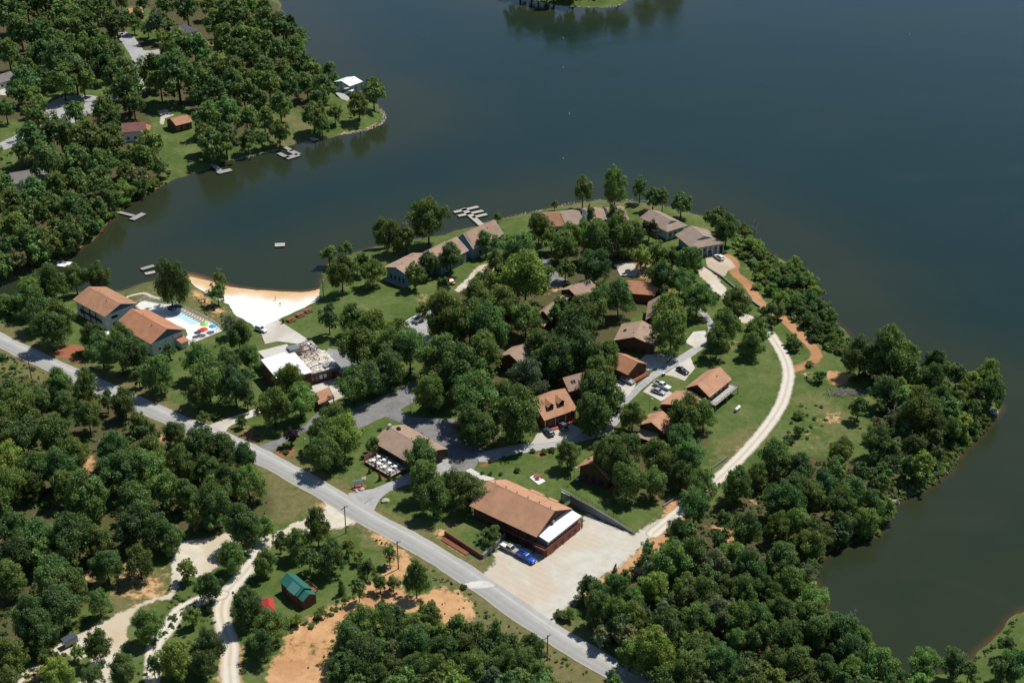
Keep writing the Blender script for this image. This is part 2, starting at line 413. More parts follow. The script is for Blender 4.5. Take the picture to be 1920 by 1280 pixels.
# ---------------------------------------------------------------- shorelines (photo pixels on the water level)
LAND_MAIN = [(-900, 640), (-300, 590), (0, 573), (60, 560), (130, 548), (200, 546), (225, 548), (250, 536), (280, 527), (300, 521), (335, 514), (352, 517),
    (400, 530), (430, 540), (480, 545.5), (530, 548), (565, 549), (595, 544.5), (598, 525), (604, 508), (618, 492), (650, 478), (680, 468), (712, 461),
    (736, 455), (765, 450), (800, 446), (835, 442), (858, 432), (900, 421), (935, 412), (962, 405), (1000, 399), (1022, 394), (1045, 387), (1080, 380),
    (1120, 376), (1180, 375), (1240, 383), (1285, 397), (1325, 408), (1365, 428), (1400, 447), (1440, 472), (1490, 502), (1530, 552), (1575, 612), (1630, 662), (1700, 688),
    (1760, 703), (1830, 732), (1868, 752), (1882, 764), (1879, 772), (1862, 795), (1838, 818), (1810, 845), (1780, 880), (1750, 909), (1712, 927), (1682, 940), (1663, 973),
    (1642, 1000), (1602, 1015), (1562, 1034), (1537, 1054), (1523, 1072), (1532, 1110), (1552, 1160), (1600, 1205), (1650, 1248), (1688, 1272), (1704, 1400), (1500, 1700), (-900, 1700)]
LAND_FAR = [(-900, 530), (-100, 538), (0, 533), (40, 524), (90, 503), (125, 486), (160, 462), (185, 443), (215, 408), (250, 376), (290, 356), (330, 335), (385, 319), (402, 311),
    (440, 299), (490, 287), (530, 278), (560, 268), (600, 262), (650, 250), (690, 242), (716, 229), (721, 217), (712, 206), (708, 190), (690, 178), (672, 178), (655, 185), (642, 182),
    (628, 160), (600, 130), (565, 92), (545, 58), (530, 22), (515, -30), (480, -150), (430, -330), (-900, -330)]
LAND_ISLE = [(900, -120), (930, -30), (965, -12), (1000, 1), (1042, 10), (1080, 13), (1140, 14.5), (1162, 9), (1180, 0), (1215, -16), (1290, -45), (1420, -120), (1300, -230), (1000, -230)]
LAND_RIGHT = [(1712, 1500), (1705, 1300), (1713, 1267), (1742, 1262), (1786, 1256), (1812, 1239), (1824, 1231), (1848, 1204), (1870, 1187), (1885, 1160), (1897, 1150), (1925, 1141), (2000, 1125), (2200, 1090), (2600, 1400)]
LANDS_PX = [LAND_MAIN, LAND_FAR, LAND_ISLE, LAND_RIGHT]
LANDS = [np.array([PW(u, v)[:2] for u, v in pl]) for pl in LANDS_PX]

def inpoly(x, y, pl):
    pl = np.asarray(pl, float); ins = np.zeros(x.shape, bool)
    x0, y0 = pl[:, 0], pl[:, 1]; x1, y1 = np.roll(x0, -1), np.roll(y0, -1)
    for a, b, c, d in zip(x0, y0, x1, y1):
        if b == d: continue
        hit = ((b > y) != (d > y)) & (x < (c - a) * (y - b) / (d - b) + a)
        ins ^= hit
    return ins

def segdist(x, y, pl):
    pl = np.asarray(pl, float); best = np.full(x.shape, 1e9)
    q = np.roll(pl, -1, 0)
    for (a, b), (c, d) in zip(pl, q):
        dx, dy = c - a, d - b; L = dx * dx + dy * dy + 1e-9
        t = np.clip(((x - a) * dx + (y - b) * dy) / L, 0, 1)
        best = np.minimum(best, (x - a - t * dx) ** 2 + (y - b - t * dy) ** 2)
    return np.sqrt(best)

def wob(x, y):
    return (np.sin(x * .21 + 1.3 * np.sin(y * .13)) + np.sin(y * .27 + 1.1 * np.sin(x * .17 + 2)) + .6 * np.sin(x * .61 + y * .47)) * .45

def shore_dist(x, y):
    """signed distance to the water's edge, positive on land"""
    x = np.asarray(x, float); y = np.asarray(y, float)
    s = np.full(x.shape, -1e9)
    for pl in LANDS:
        d = segdist(x, y, pl); d = np.where(inpoly(x, y, pl), d, -d)
        s = np.maximum(s, d)
    return s + wob(x, y) * .8

BEACH_PX = [(350, 514), (400, 530), (430, 540), (480, 545), (530, 548), (565, 549), (597, 544), (598, 555), (560, 578), (521, 600), (502, 610), (488, 622), (470, 607), (440, 590), (428, 567), (392, 546), (362, 528)]
BEACH = np.array([P(u, v)[:2] for u, v in BEACH_PX])

def land_h(x, y, sd=None):
    x = np.asarray(x, float); y = np.asarray(y, float)
    if sd is None: sd = shore_dist(x, y)
    w = 8.0
    bd = segdist(x, y, BEACH); inb = inpoly(x, y, BEACH)
    bw = np.where(inb, 1.0, np.clip(1 - bd / 12.0, 0, 1))
    w = w + 17.0 * bw
    t = np.clip(sd / w, -.6, 1)
    s = np.where(t > 0, t * t * (3 - 2 * t) * (1 - .35 * bw) + t * .35 * bw, t * .8)
    return Z0 * s

def gz(x, y): return float(land_h(np.array([x]), np.array([y]))[0])

# ---------------------------------------------------------------- roads (photo pixels of their centre lines)
ROAD_C = [(-160, 560), (-80, 598), (0, 638), (70, 672), (140, 704), (200, 730), (262, 758), (330, 788), (430, 828), (500, 862), (565, 897), (625, 931), (690, 971), (760, 1008), (825, 1046), (900, 1094), (960, 1136), (1035, 1187), (1110, 1232), (1180, 1273), (1260, 1322), (1400, 1410)]

def spline(pts, step):
    pts = [np.array(p[:2], float) for p in pts]; out = []
    for i in range(len(pts) - 1):
        p0 = pts[max(i - 1, 0)]; p1 = pts[i]; p2 = pts[i + 1]; p3 = pts[min(i + 2, len(pts) - 1)]
        n = max(1, int(np.linalg.norm(p2 - p1) / step))
        for k in range(n):
            t = k / n
            out.append(.5 * ((2 * p1) + (-p0 + p2) * t + (2 * p0 - 5 * p1 + 4 * p2 - p3) * t * t + (-p0 + 3 * p1 - 3 * p2 + p3) * t ** 3))
    out.append(pts[-1]); return np.array(out)

ROADW = spline([P(u, v) for u, v in ROAD_C], 2.0)
ROAD_HALF = 3.35

def opendist(x, y, pl):
    best = np.full(x.shape, 1e9)
    for (a, b), (c, d) in zip(pl[:-1], pl[1:]):
        dx, dy = c - a, d - b; L = dx * dx + dy * dy + 1e-9
        t = np.clip(((x - a) * dx + (y - b) * dy) / L, 0, 1)
        best = np.minimum(best, (x - a - t * dx) ** 2 + (y - b - t * dy) ** 2)
    return np.sqrt(best)

# ---------------------------------------------------------------- ground cover zones, in photo pixels
SOIL = [
    (.86, [(535, 1180), (587, 1153), (625, 1135), (655, 1122), (690, 1090), (712, 1070), (745, 1055), (778, 1050), (770, 1080), (752, 1108), (797, 1113), (810, 1092), (857, 1099), (882, 1120), (892, 1150), (870, 1178), (835, 1178), (820, 1165), (800, 1140), (740, 1150), (690, 1152), (655, 1175), (640, 1225), (622, 1255), (618, 1300), (490, 1300), (505, 1240), (528, 1205)]),
    (.9, [(596, 930), (612, 942), (624, 968), (600, 966), (590, 950)]),
    (.9, [(1255, 925), (1292, 938), (1290, 985), (1250, 1030), (1200, 1080), (1150, 1105), (1090, 1130), (1062, 1165), (1035, 1170), (1070, 1120), (1142, 1060), (1190, 1030), (1230, 990), (1240, 960)]),
    (.8, [(1322, 985), (1350, 975), (1392, 1000), (1385, 1022), (1340, 1015)]), (.8, [(1392, 945), (1412, 930), (1428, 912), (1436, 925), (1412, 958)]),
    (1.2, [(1545, 693), (1575, 697), (1603, 702), (1588, 722), (1558, 727), (1550, 712)]), (1.1, [(1626, 701), (1652, 703), (1646, 716), (1630, 712)]), (1.0, [(1692, 700), (1716, 705), (1714, 720), (1698, 712)]),
    (.5, [(1556, 770), (1576, 765), (1580, 790), (1562, 796)]), (.6, [(1505, 830), (1530, 840), (1520, 865), (1500, 855)]), (.55, [(1600, 880), (1625, 870), (1640, 890), (1615, 900)]), (.7, [(1500, 690), (1530, 695), (1515, 720), (1495, 712)]), (.6, [(1506, 800), (1545, 770), (1552, 790), (1525, 825), (1505, 820)]), (.5, [(1350, 640), (1390, 625), (1400, 645), (1345, 660)]),
    (.40, [(1360, 470), (1400, 480), (1440, 540), (1440, 590), (1415, 590), (1370, 520)]), (.8, [(628, 245), (680, 234), (722, 214), (724, 229), (690, 244), (648, 252)]),
    (.6, [(450, 292), (505, 280), (500, 290), (460, 300)]), (.8, [(90, 470), (115, 462), (120, 480), (95, 490)]), (.55, [(130, 1060), (260, 1050), (330, 1060), (330, 1130), (250, 1130), (170, 1120)]),
    (.7, [(395, 1090), (440, 1090), (430, 1180), (470, 1215), (450, 1290), (400, 1290), (410, 1200)]), (.7, [(0, 1262), (70, 1240), (120, 1215), (130, 1240), (80, 1280), (0, 1290)]),
    (.42, [(760, 570), (800, 545), (830, 545), (820, 565), (780, 590)]), (.6, [(1150, 490), (1200, 480), (1290, 545), (1280, 570), (1190, 520)]), (.5, [(1015, 480), (1070, 470), (1075, 540), (1020, 560)]),
    (.7, [(340, 520), (372, 535), (420, 575), (412, 600), (380, 575), (350, 545)]), (.55, [(1380, 905), (1340, 880), (1365, 840), (1400, 830)]), (.5, [(800, 955), (860, 1000), (900, 1050), (880, 1055), (800, 1010)]),
    (.8, [(670, 975), (700, 985), (760, 1030), (790, 1055), (770, 1080), (735, 1075), (700, 1010)]), (.6, [(1690, 1170), (1700, 1200), (1640, 1200)]), (.7, [(140, 860), (175, 850), (185, 880), (160, 905), (140, 885)]),
    (.6, [(280, 790), (310, 800), (330, 870), (310, 880), (285, 830)]), (.6, [(440, 800), (475, 800), (490, 830), (460, 830)]),
]
MULCH = [
    (1.0, [(92, 660), (112, 650), (128, 644), (152, 646), (163, 656), (158, 672), (148, 681), (125, 673), (105, 668)]), (1.0, [(447, 808), (470, 806), (494, 824), (488, 832), (462, 826)]),
    (1.0, [(520, 842), (545, 836), (552, 848), (538, 858), (524, 854)]), (.9, [(697, 880), (735, 895), (752, 900), (738, 908), (700, 892)]), (.9, [(1000, 850), (1020, 842), (1030, 850), (1012, 860), (1000, 858)]),
    (.9, [(895, 872), (915, 860), (940, 852), (945, 858), (915, 872), (900, 880)]), (1.0, [(662, 905), (682, 908), (686, 920), (664, 920)]), (.9, [(1302, 545), (1318, 540), (1322, 560), (1308, 560)]),
    (.8, [(1188, 688), (1197, 690), (1192, 706), (1183, 704)]), (.9, [(345, 790), (372, 792), (365, 800), (350, 800)]),
]
DRY = [
    (.35, [(1520, 740), (1560, 720), (1600, 760), (1640, 800), (1600, 850), (1550, 870), (1500, 860), (1500, 800)]), (.8, [(480, 880), (560, 905), (600, 935), (590, 960), (520, 990), (490, 960)]), (.7, [(1330, 840), (1420, 780), (1440, 790), (1380, 860), (1320, 890)]),
    (.8, [(0, 650), (70, 690), (120, 720), (100, 740), (0, 715)]), (.9, [(880, 1150), (960, 1170), (1060, 1230), (1160, 1290), (1000, 1290), (850, 1190)]), (.7, [(340, 520), (380, 540), (430, 580), (440, 620), (400, 620), (350, 590)]),
    (.6, [(220, 540), (300, 525), (330, 560), (250, 570)]), (.7, [(1040, 1170), (1200, 1270), (1260, 1300), (1150, 1200), (1080, 1150)]), (.9, [(205, 1070), (320, 1060), (330, 1100), (250, 1160), (200, 1150)]),
    (.8, [(820, 960), (870, 985), (930, 1040), (900, 1070), (830, 1030)]), (.7, [(690, 970), (760, 1000), (860, 1060), (880, 1100), (760, 1040)]), (.5, [(480, 215), (560, 210), (600, 255), (540, 275), (490, 270)]), (.4, [(1440, 640), (1520, 690), (1500, 780), (1450, 830), (1480, 720)]),
    (1.0, [(1150, 940), (1270, 920), (1280, 940), (1190, 1000)]), (.7, [(1020, 386), (1080, 378), (1200, 376), (1240, 388), (1240, 398), (1100, 392)]), (.6, [(1780, 900), (1700, 925), (1750, 880), (1860, 790), (1880, 775)]),
]
WOODS = [
    (.72, [(0, 700), (120, 720), (230, 760), (330, 810), (440, 860), (500, 890), (530, 960), (460, 1010), (330, 1010), (240, 1060), (180, 1130), (0, 1240), (-200, 1240), (-200, 690)]),
    (1.0, [(1080, 1120), (1180, 1070), (1290, 960), (1360, 950), (1480, 850), (1600, 860), (1700, 900), (1640, 1000), (1520, 1060), (1550, 1200), (1700, 1320), (1260, 1320), (1120, 1190)]),
    (.9, [(620, 1290), (640, 1190), (720, 1150), (830, 1180), (900, 1170), (1000, 1240), (1060, 1300)]), (.9, [(0, 0), (520, 0), (620, 120), (620, 190), (480, 270), (400, 290), (340, 300), (200, 430), (80, 500), (0, 520), (-200, 500), (-200, 0)]),
    (.7, [(820, 560), (1000, 470), (1180, 430), (1290, 560), (1180, 600), (1140, 760), (960, 800), (860, 780), (780, 680)]), (.7, [(1160, 800), (1300, 750), (1340, 820), (1300, 920), (1180, 950)]), (.8, [(1590, 660), (1850, 720), (1780, 850), (1640, 900), (1640, 740)]),
]

LAWN = [(1.0, [(278, 180), (345, 190), (425, 312), (318, 345), (285, 250)]), (1.0, [(478, 213), (560, 203), (610, 262), (540, 287), (486, 280)]), (1.0, [(222, 76), (252, 84), (266, 140), (240, 130)]), (1.0, [(55, 158), (205, 145), (205, 184), (130, 246), (60, 212)]),
    (1.0, [(0, 225), (42, 225), (48, 262), (0, 306)]), (1.0, [(235, 10), (300, 20), (300, 82), (240, 70)]), (1.0, [(620, 150), (730, 170), (730, 250), (590, 265)]), (.9, [(370, 80), (425, 85), (425, 130), (395, 130)]), (.8, [(270, 340), (330, 320), (400, 305), (400, 325), (280, 365)]), (.8, [(0, 280), (40, 280), (40, 325), (0, 325)])]

def strength(polys, u, v):
    out = np.zeros(u.shape)
    for k, pl in polys:
        p = np.array(pl, float); bb = (u > p[:, 0].min()) & (u < p[:, 0].max()) & (v > p[:, 1].min()) & (v < p[:, 1].max())
        if not bb.any(): continue
        ins = np.zeros(u.shape, bool); ins[bb] = inpoly(u[bb], v[bb], p)
        out = np.maximum(out, ins * k)
    return out

def blur(a, k):
    for _ in range(k):
        b = np.pad(a, 1, mode='edge')
        a = (b[:-2, 1:-1] + b[2:, 1:-1] + b[1:-1, :-2] + b[1:-1, 2:] + 2 * b[1:-1, 1:-1]) / 6
    return a

def axis(lo, hi, step, outs_lo, outs_hi):
    return np.array(list(outs_lo) + list(np.arange(lo, hi + step * .5, step)) + list(outs_hi))

def grid_mesh(name, xs, ys, Z, keep, attrs, mat):
    nx, ny = len(xs), len(ys)
    XX, YY = np.meshgrid(xs, ys)
    idx = np.arange(nx * ny).reshape(ny, nx)
    q = np.stack([idx[:-1, :-1], idx[:-1, 1:], idx[1:, 1:], idx[1:, :-1]], -1).reshape(-1, 4)
    if keep is not None:
        kf = keep.reshape(-1)[q].any(1); q = q[kf]
        used = np.unique(q); remap = np.full(nx * ny, -1); remap[used] = np.arange(len(used)); q = remap[q]
    else: used = np.arange(nx * ny)
    co = np.stack([XX.reshape(-1)[used], YY.reshape(-1)[used], Z.reshape(-1)[used]], 1)
    me = bpy.data.meshes.new(name); n = len(co); m = len(q)
    me.vertices.add(n); me.vertices.foreach_set('co', co.astype(np.float32).ravel())
    me.loops.add(m * 4); me.loops.foreach_set('vertex_index', q.astype(np.int32).ravel())
    me.polygons.add(m); me.polygons.foreach_set('loop_start', np.arange(0, m * 4, 4, dtype=np.int32)); me.polygons.foreach_set('loop_total', np.full(m, 4, np.int32))
    me.polygons.foreach_set('use_smooth', np.ones(m, bool))
    me.update(calc_edges=True)
    for an, av in attrs.items():
        a = me.attributes.new(an, 'FLOAT', 'POINT'); a.data.foreach_set('value', av.reshape(-1)[used].astype(np.float32))
    me.materials.append(mat); me.validate()
    o = bpy.data.objects.new(name, me); COL.objects.link(o)
    o['kind'] = 'structure'
    return o

def mat_ground():
    t = NT('grass_and_soil'); vec = t.world()
    n0 = t.noise(vec, .018, 4, .6, 2, .4); n1 = t.noise(vec, .09, 5, .65); n2 = t.noise(vec, .5, 5, .7); n3 = t.noise(vec, 3.2, 4, .7)
    g = t.ramp(t.math('ADD', t.math('MULTIPLY', n1, .45), t.math('ADD', t.math('MULTIPLY', n2, .3), t.math('MULTIPLY', n3, .25))),
               [(.36, (.052, .085, .022)), (.455, (.076, .118, .028)), (.53, (.108, .145, .042)), (.60, (.150, .165, .062)), (.70, (.21, .19, .10))])
    dry = t.ramp(t.math('ADD', t.math('MULTIPLY', n2, .5), t.math('MULTIPLY', n3, .5)), [(.28, (.095, .088, .034)), (.5, (.165, .145, .062)), (.72, (.27, .22, .12))])
    a_dry = t.attr('dry').outputs['Fac']; a_soil = t.attr('soil').outputs['Fac']; a_wood = t.attr('wood').outputs['Fac']; a_mul = t.attr('mulch').outputs['Fac']; a_sh = t.attr('shore').outputs['Fac']
    jit = t.math('MULTIPLY', t.math('SUBTRACT', t.math('ADD', t.math('MULTIPLY', n1, .5), t.math('MULTIPLY', n2, .5)), .5), 2.2)
    f = t.sstep(t.math('ADD', t.math('ADD', a_dry, t.math('MULTIPLY', n0, .25)), jit), .30, .85)
    col = t.mix(t.math('MULTIPLY', f, .85), g, dry)
    litter = t.ramp(t.math('ADD', t.math('MULTIPLY', n2, .5), t.math('MULTIPLY', n3, .5)), [(.3, (.045, .052, .018)), (.5, (.085, .078, .036)), (.7, (.17, .125, .07))])
    col = t.mix(t.sstep(t.math('ADD', a_wood, t.math('MULTIPLY', jit, .6)), .3, .8), col, litter)
    soil = t.ramp(t.math('ADD', t.math('MULTIPLY', n1, .35), t.math('ADD', t.math('MULTIPLY', n2, .35), t.math('MULTIPLY', n3, .3))), [(.32, (.33, .165, .07)), (.46, (.52, .29, .135)), (.56, (.60, .37, .19)), (.68, (.62, .46, .28))])
    soil = t.mix(t.math('MULTIPLY', t.sstep(t.noise(t.world(), .07, 5, .7, 2, 1.0), .47, .60), .55), soil, (.40, .195, .095))
    col = t.mix(t.sstep(t.math('ADD', a_soil, t.math('MULTIPLY', jit, 1.15)), .42, .72), col, soil)
    mul_c = t.ramp(n3, [(.3, (.20, .07, .035)), (.7, (.42, .18, .10))])
    col = t.mix(t.sstep(t.math('ADD', a_mul, t.math('MULTIPLY', jit, .3)), .4, .65), col, mul_c)
    shore = t.ramp(n3, [(.3, (.12, .085, .04)), (.7, (.27, .20, .11))])
    col = t.mix(t.sstep(t.math('ADD', a_sh, t.math('MULTIPLY', jit, .35)), .45, .8), col, shore)
    return t.finish(col, .95, .1, t.bump(t.math('ADD', t.math('MULTIPLY', n2, .6), t.math('MULTIPLY', n3, .4)), .6, .22))
M['ground'] = mat_ground()

def mat_sand():
    t = NT('white_sand'); vec = t.world(); n1 = t.noise(vec, .08, 5, .6); n2 = t.noise(vec, 1.2, 4, .65)
    g = t.n('NewGeometry'); sx = t.n('SeparateXYZ'); t.l(g.outputs['Position'], sx.inputs[0])
    col = t.ramp(t.math('ADD', t.math('MULTIPLY', n1, .5), t.math('MULTIPLY', n2, .5)), [(.3, (.76, .70, .60)), (.55, (.86, .82, .75)), (.75, (.90, .87, .82))])
    wet = t.math('SUBTRACT', 1.0, t.sstep(t.math('ADD', sx.outputs['Z'], t.math('MULTIPLY', t.math('SUBTRACT', n1, .5), .9)), .05, .80))
    col = t.mix(t.math('MULTIPLY', wet, .9), col, (.60, .37, .15))
    return t.finish(col, .95, .1, t.bump(n2, .4, .08))
M['sand'] = mat_sand()

def mat_water():
    t = NT('lake_water'); vec = t.world()
    a = t.attr('shallow').outputs['Fac']; s = t.attr('sandy').outputs['Fac']
    n = t.noise(vec, .02, 4, .6); n2 = t.noise(vec, .25, 4, .6)
    tb = t.attr('turbid').outputs['Fac']; n = t.math('ADD', t.math('MULTIPLY', t.math('SUBTRACT', n, .5), .5), t.sstep(tb, .04, .60), True)
    deep = t.mix(n, (.0105, .0275, .0215), (.0250, .0340, .0165))
    col = t.mix(t.sstep(t.math('ADD', a, t.math('MULTIPLY', t.math('SUBTRACT', n2, .5), .5)), .25, 1.0), deep, (.070, .046, .022))
    sand_c = t.ramp(t.math('ADD', s, t.math('MULTIPLY', t.math('SUBTRACT', n2, .5), .3)), [(.12, (.020, .030, .022)), (.40, (.10, .060, .02)), (.70, (.33, .19, .065)), (.95, (.66, .47, .25))])
    col = t.mix(t.sstep(s, .05, .3), col, sand_c)
    wv = t.world((1, 1.6, 1)); w1 = t.noise(wv, .55, 3, .6); w2 = t.noise(wv, 2.2, 3, .6)
    nm = t.bump(t.math('ADD', t.math('MULTIPLY', w1, .75), t.math('MULTIPLY', w2, .25)), .16, .12)
    b = t.n('BsdfPrincipled'); t.l(col, b.inputs['Base Color']); t.l(t.math('ADD', .07, t.math('MULTIPLY', t.sstep(t.noise(t.world((.6, 1.5, 1)), .012, 5, .65, 2, 1.2), .40, .62), .16)), b.inputs['Roughness']); b.inputs['IOR'].default_value = 1.333; b.inputs['Specular IOR Level'].default_value = .36
    t.l(nm, b.inputs['Normal']); t.l(b.outputs[0], t.out.inputs['Surface'])
    return t.m
M['water'] = mat_water()

def build_ground():
    xs = axis(-350, 350, 1.5, [-2500, -1200, -800, -600, -480, -400], [400, 480, 600, 800, 1200, 2500])
    ys = axis(225, 850, 1.5, [-400, 0, 100, 160, 200], [870, 900, 960, 1050, 1200])
    XX, YY = np.meshgrid(xs, ys)
    sd = shore_dist(XX, YY)
    Zg = land_h(XX, YY, sd)
    inland = np.clip((sd - 9) / 20, 0, 1)
    U, Vv = PX(XX, YY, np.full(XX.shape, Z0))
    soil = blur(strength(SOIL, U, Vv), 3); dry = blur(strength(DRY, U, Vv), 6); wood = blur(strength(WOODS, U, Vv), 5); mulch = blur(strength(MULCH, U, Vv), 1)
    rd = opendist(XX, YY, ROADW[::3]); dry = np.maximum(dry, np.clip(1 - (rd - 4) / 9, 0, 1) * .75)
    wood = wood * (1 - blur(strength(LAWN, U, Vv), 3))
    shore = np.clip(1 - np.abs(sd - .2) / 1.1, 0, 1)
    out = (Vv > 1330) | (U < -60) | (U > 2000)
    wood = np.maximum(wood, out * .8)
    g = grid_mesh('ground', xs, ys, Zg, sd > -4, dict(soil=soil, dry=dry, wood=wood, mulch=mulch, shore=shore), M['ground'])
    # lake: fine near the shores, reaching the horizon
    xs = axis(-340, 340, 2.5, [-9000, -4000, -2000, -1000, -600, -420], [420, 600, 1000, 2000, 4000, 9000])
    ys = axis(235, 850, 2.5, [-4000, -1000, 0, 120, 200], [900, 1000, 1300, 2000, 4000, 12000])
    XX, YY = np.meshgrid(xs, ys); sd = shore_dist(XX, YY)
    sh = np.exp(-np.maximum(-sd, 0) / 2.0) * .85; bd = segdist(XX, YY, BEACH); bd = np.where(inpoly(XX, YY, BEACH), 0, bd)
    sandy = np.clip(1 - bd / 8.5, 0, 1) * (np.clip(1 + sd / 15, 0, 1) ** .8)
    w = grid_mesh('lake_water', xs, ys, np.zeros(XX.shape), None, dict(shallow=sh, sandy=sandy, turbid=np.exp(-np.maximum(-sd, 0) / 30.0)), M['water'])
build_ground()

def outline(px, jit=.25, step=1.0, z=0.0, px_is_world=False):
    pts = [P(u, v, z)[:2] if not px_is_world else np.array([u, v]) for u, v in px]
    out = []
    for i in range(len(pts)):
        a, b = pts[i], pts[(i + 1) % len(pts)]; n = max(1, int(np.linalg.norm(b - a) / step)); d = (b - a) / (np.linalg.norm(b - a) + 1e-9); nn = np.array([-d[1], d[0]])
        for k in range(n):
            q = a + (b - a) * k / n
            j = jit * (math.sin(q[0] * .9 + q[1] * .5) * .5 + math.sin(q[0] * 2.3 - q[1] * 1.7) * .35 + rng.uniform(-.5, .5))
            out.append(q + nn * j)
    return out

def sheet(name, px, mat, off=.03, jit=.25, step=1.0, world=False, drape=False, parent=None, z=0.0):
    pts = outline(px, jit, step, z, world)
    tris = tessellate_polygon([[Vector((p[0], p[1], 0)) for p in pts]])
    me = bpy.data.meshes.new(name)
    me.from_pydata([(p[0], p[1], Z0 + off) for p in pts], [], [list(t) for t in tris])
    bm = bmesh.new(); bm.from_mesh(me)
    if drape:
        for _ in range(7):
            le = [e for e in bm.edges if e.calc_length() > 3.0]
            if not le: break
            bmesh.ops.subdivide_edges(bm, edges=le, cuts=1, use_grid_fill=False)
            bmesh.ops.triangulate(bm, faces=[f for f in bm.faces if len(f.verts) > 4])
        co = np.array([v.co[:] for v in bm.verts]); hz = land_h(co[:, 0], co[:, 1])
        for v, h in zip(bm.verts, hz): v.co.z = float(h) + off
    for f in bm.faces:
        f.normal_update()
        if f.normal.z < 0: f.normal_flip()
    bm.to_mesh(me); bm.free(); me.materials.append(mat)
    o = bpy.data.objects.new(name, me); COL.objects.link(o)
    if parent: o.parent = parent
    else: o['kind'] = 'structure'
    return o

def ribbon(name, line, half, mat, off, jit=.12):
    line = np.array(line); n = len(line); vs = []; uv = []; fs = []; s = 0.0
    K = [-1, -.5, 0, .5, 1]
    for i in range(n):
        d = line[min(i + 1, n - 1)] - line[max(i - 1, 0)]; d /= np.linalg.norm(d) + 1e-9; nn = np.array([-d[1], d[0]])
        if i: s += np.linalg.norm(line[i] - line[i - 1])
        for k in K:
            h = half + (rng.uniform(-jit, jit) + .12 * math.sin(s * .31) if abs(k) == 1 else 0)
            q = line[i] + nn * k * h
            vs.append((q[0], q[1], Z0 + off)); uv.append(((k + 1) / 2, s))
    for i in range(n - 1):
        for j in range(4):
            a = i * 5 + j; fs.append([a, a + 5, a + 6, a + 1])
    me = bpy.data.meshes.new(name); me.from_pydata(vs, [], fs); l = me.uv_layers.new(name='UVMap')
    for p in me.polygons:
        for li in p.loop_indices: l.data[li].uv = uv[me.loops[li].vertex_index]
    bm = bmesh.new(); bm.from_mesh(me)
    for f in bm.faces:
        f.normal_update()
        if f.normal.z < 0: f.normal_flip()
    bm.to_mesh(me); bm.free(); me.materials.append(mat)
    o = bpy.data.objects.new(name, me); COL.objects.link(o); o['kind'] = 'structure'
    return o

def soft_sheet(name, mat, off, px=None, line=None, half=2.0, res=.8, grow=2.4):
    if px is not None: W = np.array([P(u, v)[:2] for u, v in px])
    else: W = np.array(line)
    m = (half if line is not None else 0) + grow; lo, hi = W.min(0) - m, W.max(0) + m
    if line is not None: res = max(res, .7)
    xs = np.arange(lo[0], hi[0] + res, res); ys = np.arange(lo[1], hi[1] + res, res); XX, YY = np.meshgrid(xs, ys); at = {}
    if px is not None:
        d = segdist(XX, YY, W); sd = np.where(inpoly(XX, YY, W), d, -d)
    else:
        best = np.full(XX.shape, 1e9); sgn = np.zeros(XX.shape); ln = W[::2] if len(W) > 40 else W
        if len(W) > 40: ln = np.vstack([ln, W[-1:]])
        for (a, b), (c, d) in zip(ln[:-1], ln[1:]):
            dx, dy = c - a, d - b; L = dx * dx + dy * dy + 1e-9; t = np.clip(((XX - a) * dx + (YY - b) * dy) / L, 0, 1)
            dd = np.hypot(XX - a - t * dx, YY - b - t * dy); cr = (dx * (YY - b) - dy * (XX - a)) / math.sqrt(L); q = dd < best; best[q] = dd[q]; sgn[q] = np.sign(cr[q])
        sd = half - best; at['cross'] = best * sgn
    at['edge'] = sd
    return grid_mesh(name, xs, ys, np.full(XX.shape, Z0 + off), sd > -grow, at, mat)

ribbon('country_road', ROADW, ROAD_HALF, M['road'], .060)
# pale patch of white lime dust dragged over the road at the yard entrance
soft_sheet('road_patch', soften(mat_gravel('white_dust', (.62, .60, .56), (.55, .53, .5), (.45, .43, .4), .4), .9), .066, px=[(866, 1094), (900, 1086), (916, 1088), (934, 1099), (905, 1104), (880, 1104)], res=.5, grow=1.0)
sheet('beach', [(347, 508), (400, 518), (430, 528), (480, 534), (530, 537), (565, 537), (598, 532)] + BEACH_PX[7:], M['sand'], .06, .25, 1.5, False, True)
# asphalt: parking, plaza, loop road, driveways
sheet('car_park', [(655, 768), (687, 757), (745, 730), (786, 709), (789, 716), (786, 730), (777, 752), (750, 768), (768, 782), (800, 783), (850, 786), (884, 800), (896, 820), (900, 842), (918, 846), (908, 857), (897, 866), (885, 884), (850, 884), (838, 862), (838, 848), (800, 822), (767, 799), (722, 781), (672, 804)], M['asphalt'], .045, .15)
sheet('entrance_drive', [(655, 924), (700, 916), (742, 899), (790, 874), (838, 860), (852, 884), (800, 900), (752, 912), (730, 921), (712, 935), (704, 952), (690, 975), (640, 945)], M['asphalt_pale'], .050, .12)
sheet('loop_road', [(895, 850), (930, 841), (977, 832), (1015, 829), (1055, 822), (1100, 812), (1132, 793), (1148, 778), (1160, 760), (1178, 738), (1192, 724), (1215, 704), (1236, 688), (1262, 673), (1285, 660), (1308, 646), (1320, 633), (1328, 619), (1325, 604), (1316, 590), (1300, 578), (1306, 572), (1325, 586), (1338, 604), (1344, 622), (1338, 639), (1320, 652), (1294, 671), (1262, 690), (1231, 707), (1202, 731), (1182, 752), (1166, 782), (1150, 808), (1122, 820), (1087, 828), (1048, 837), (1005, 846), (962, 852), (915, 866), (898, 866)], M['asphalt_pale'], .052, .10)
sheet('side_drive', [(478, 838), (505, 829), (530, 819), (550, 808), (572, 798), (590, 778), (600, 772), (600, 780), (586, 800), (560, 815), (535, 828), (516, 842), (508, 853), (490, 856)], M['asphalt'], .048, .10)
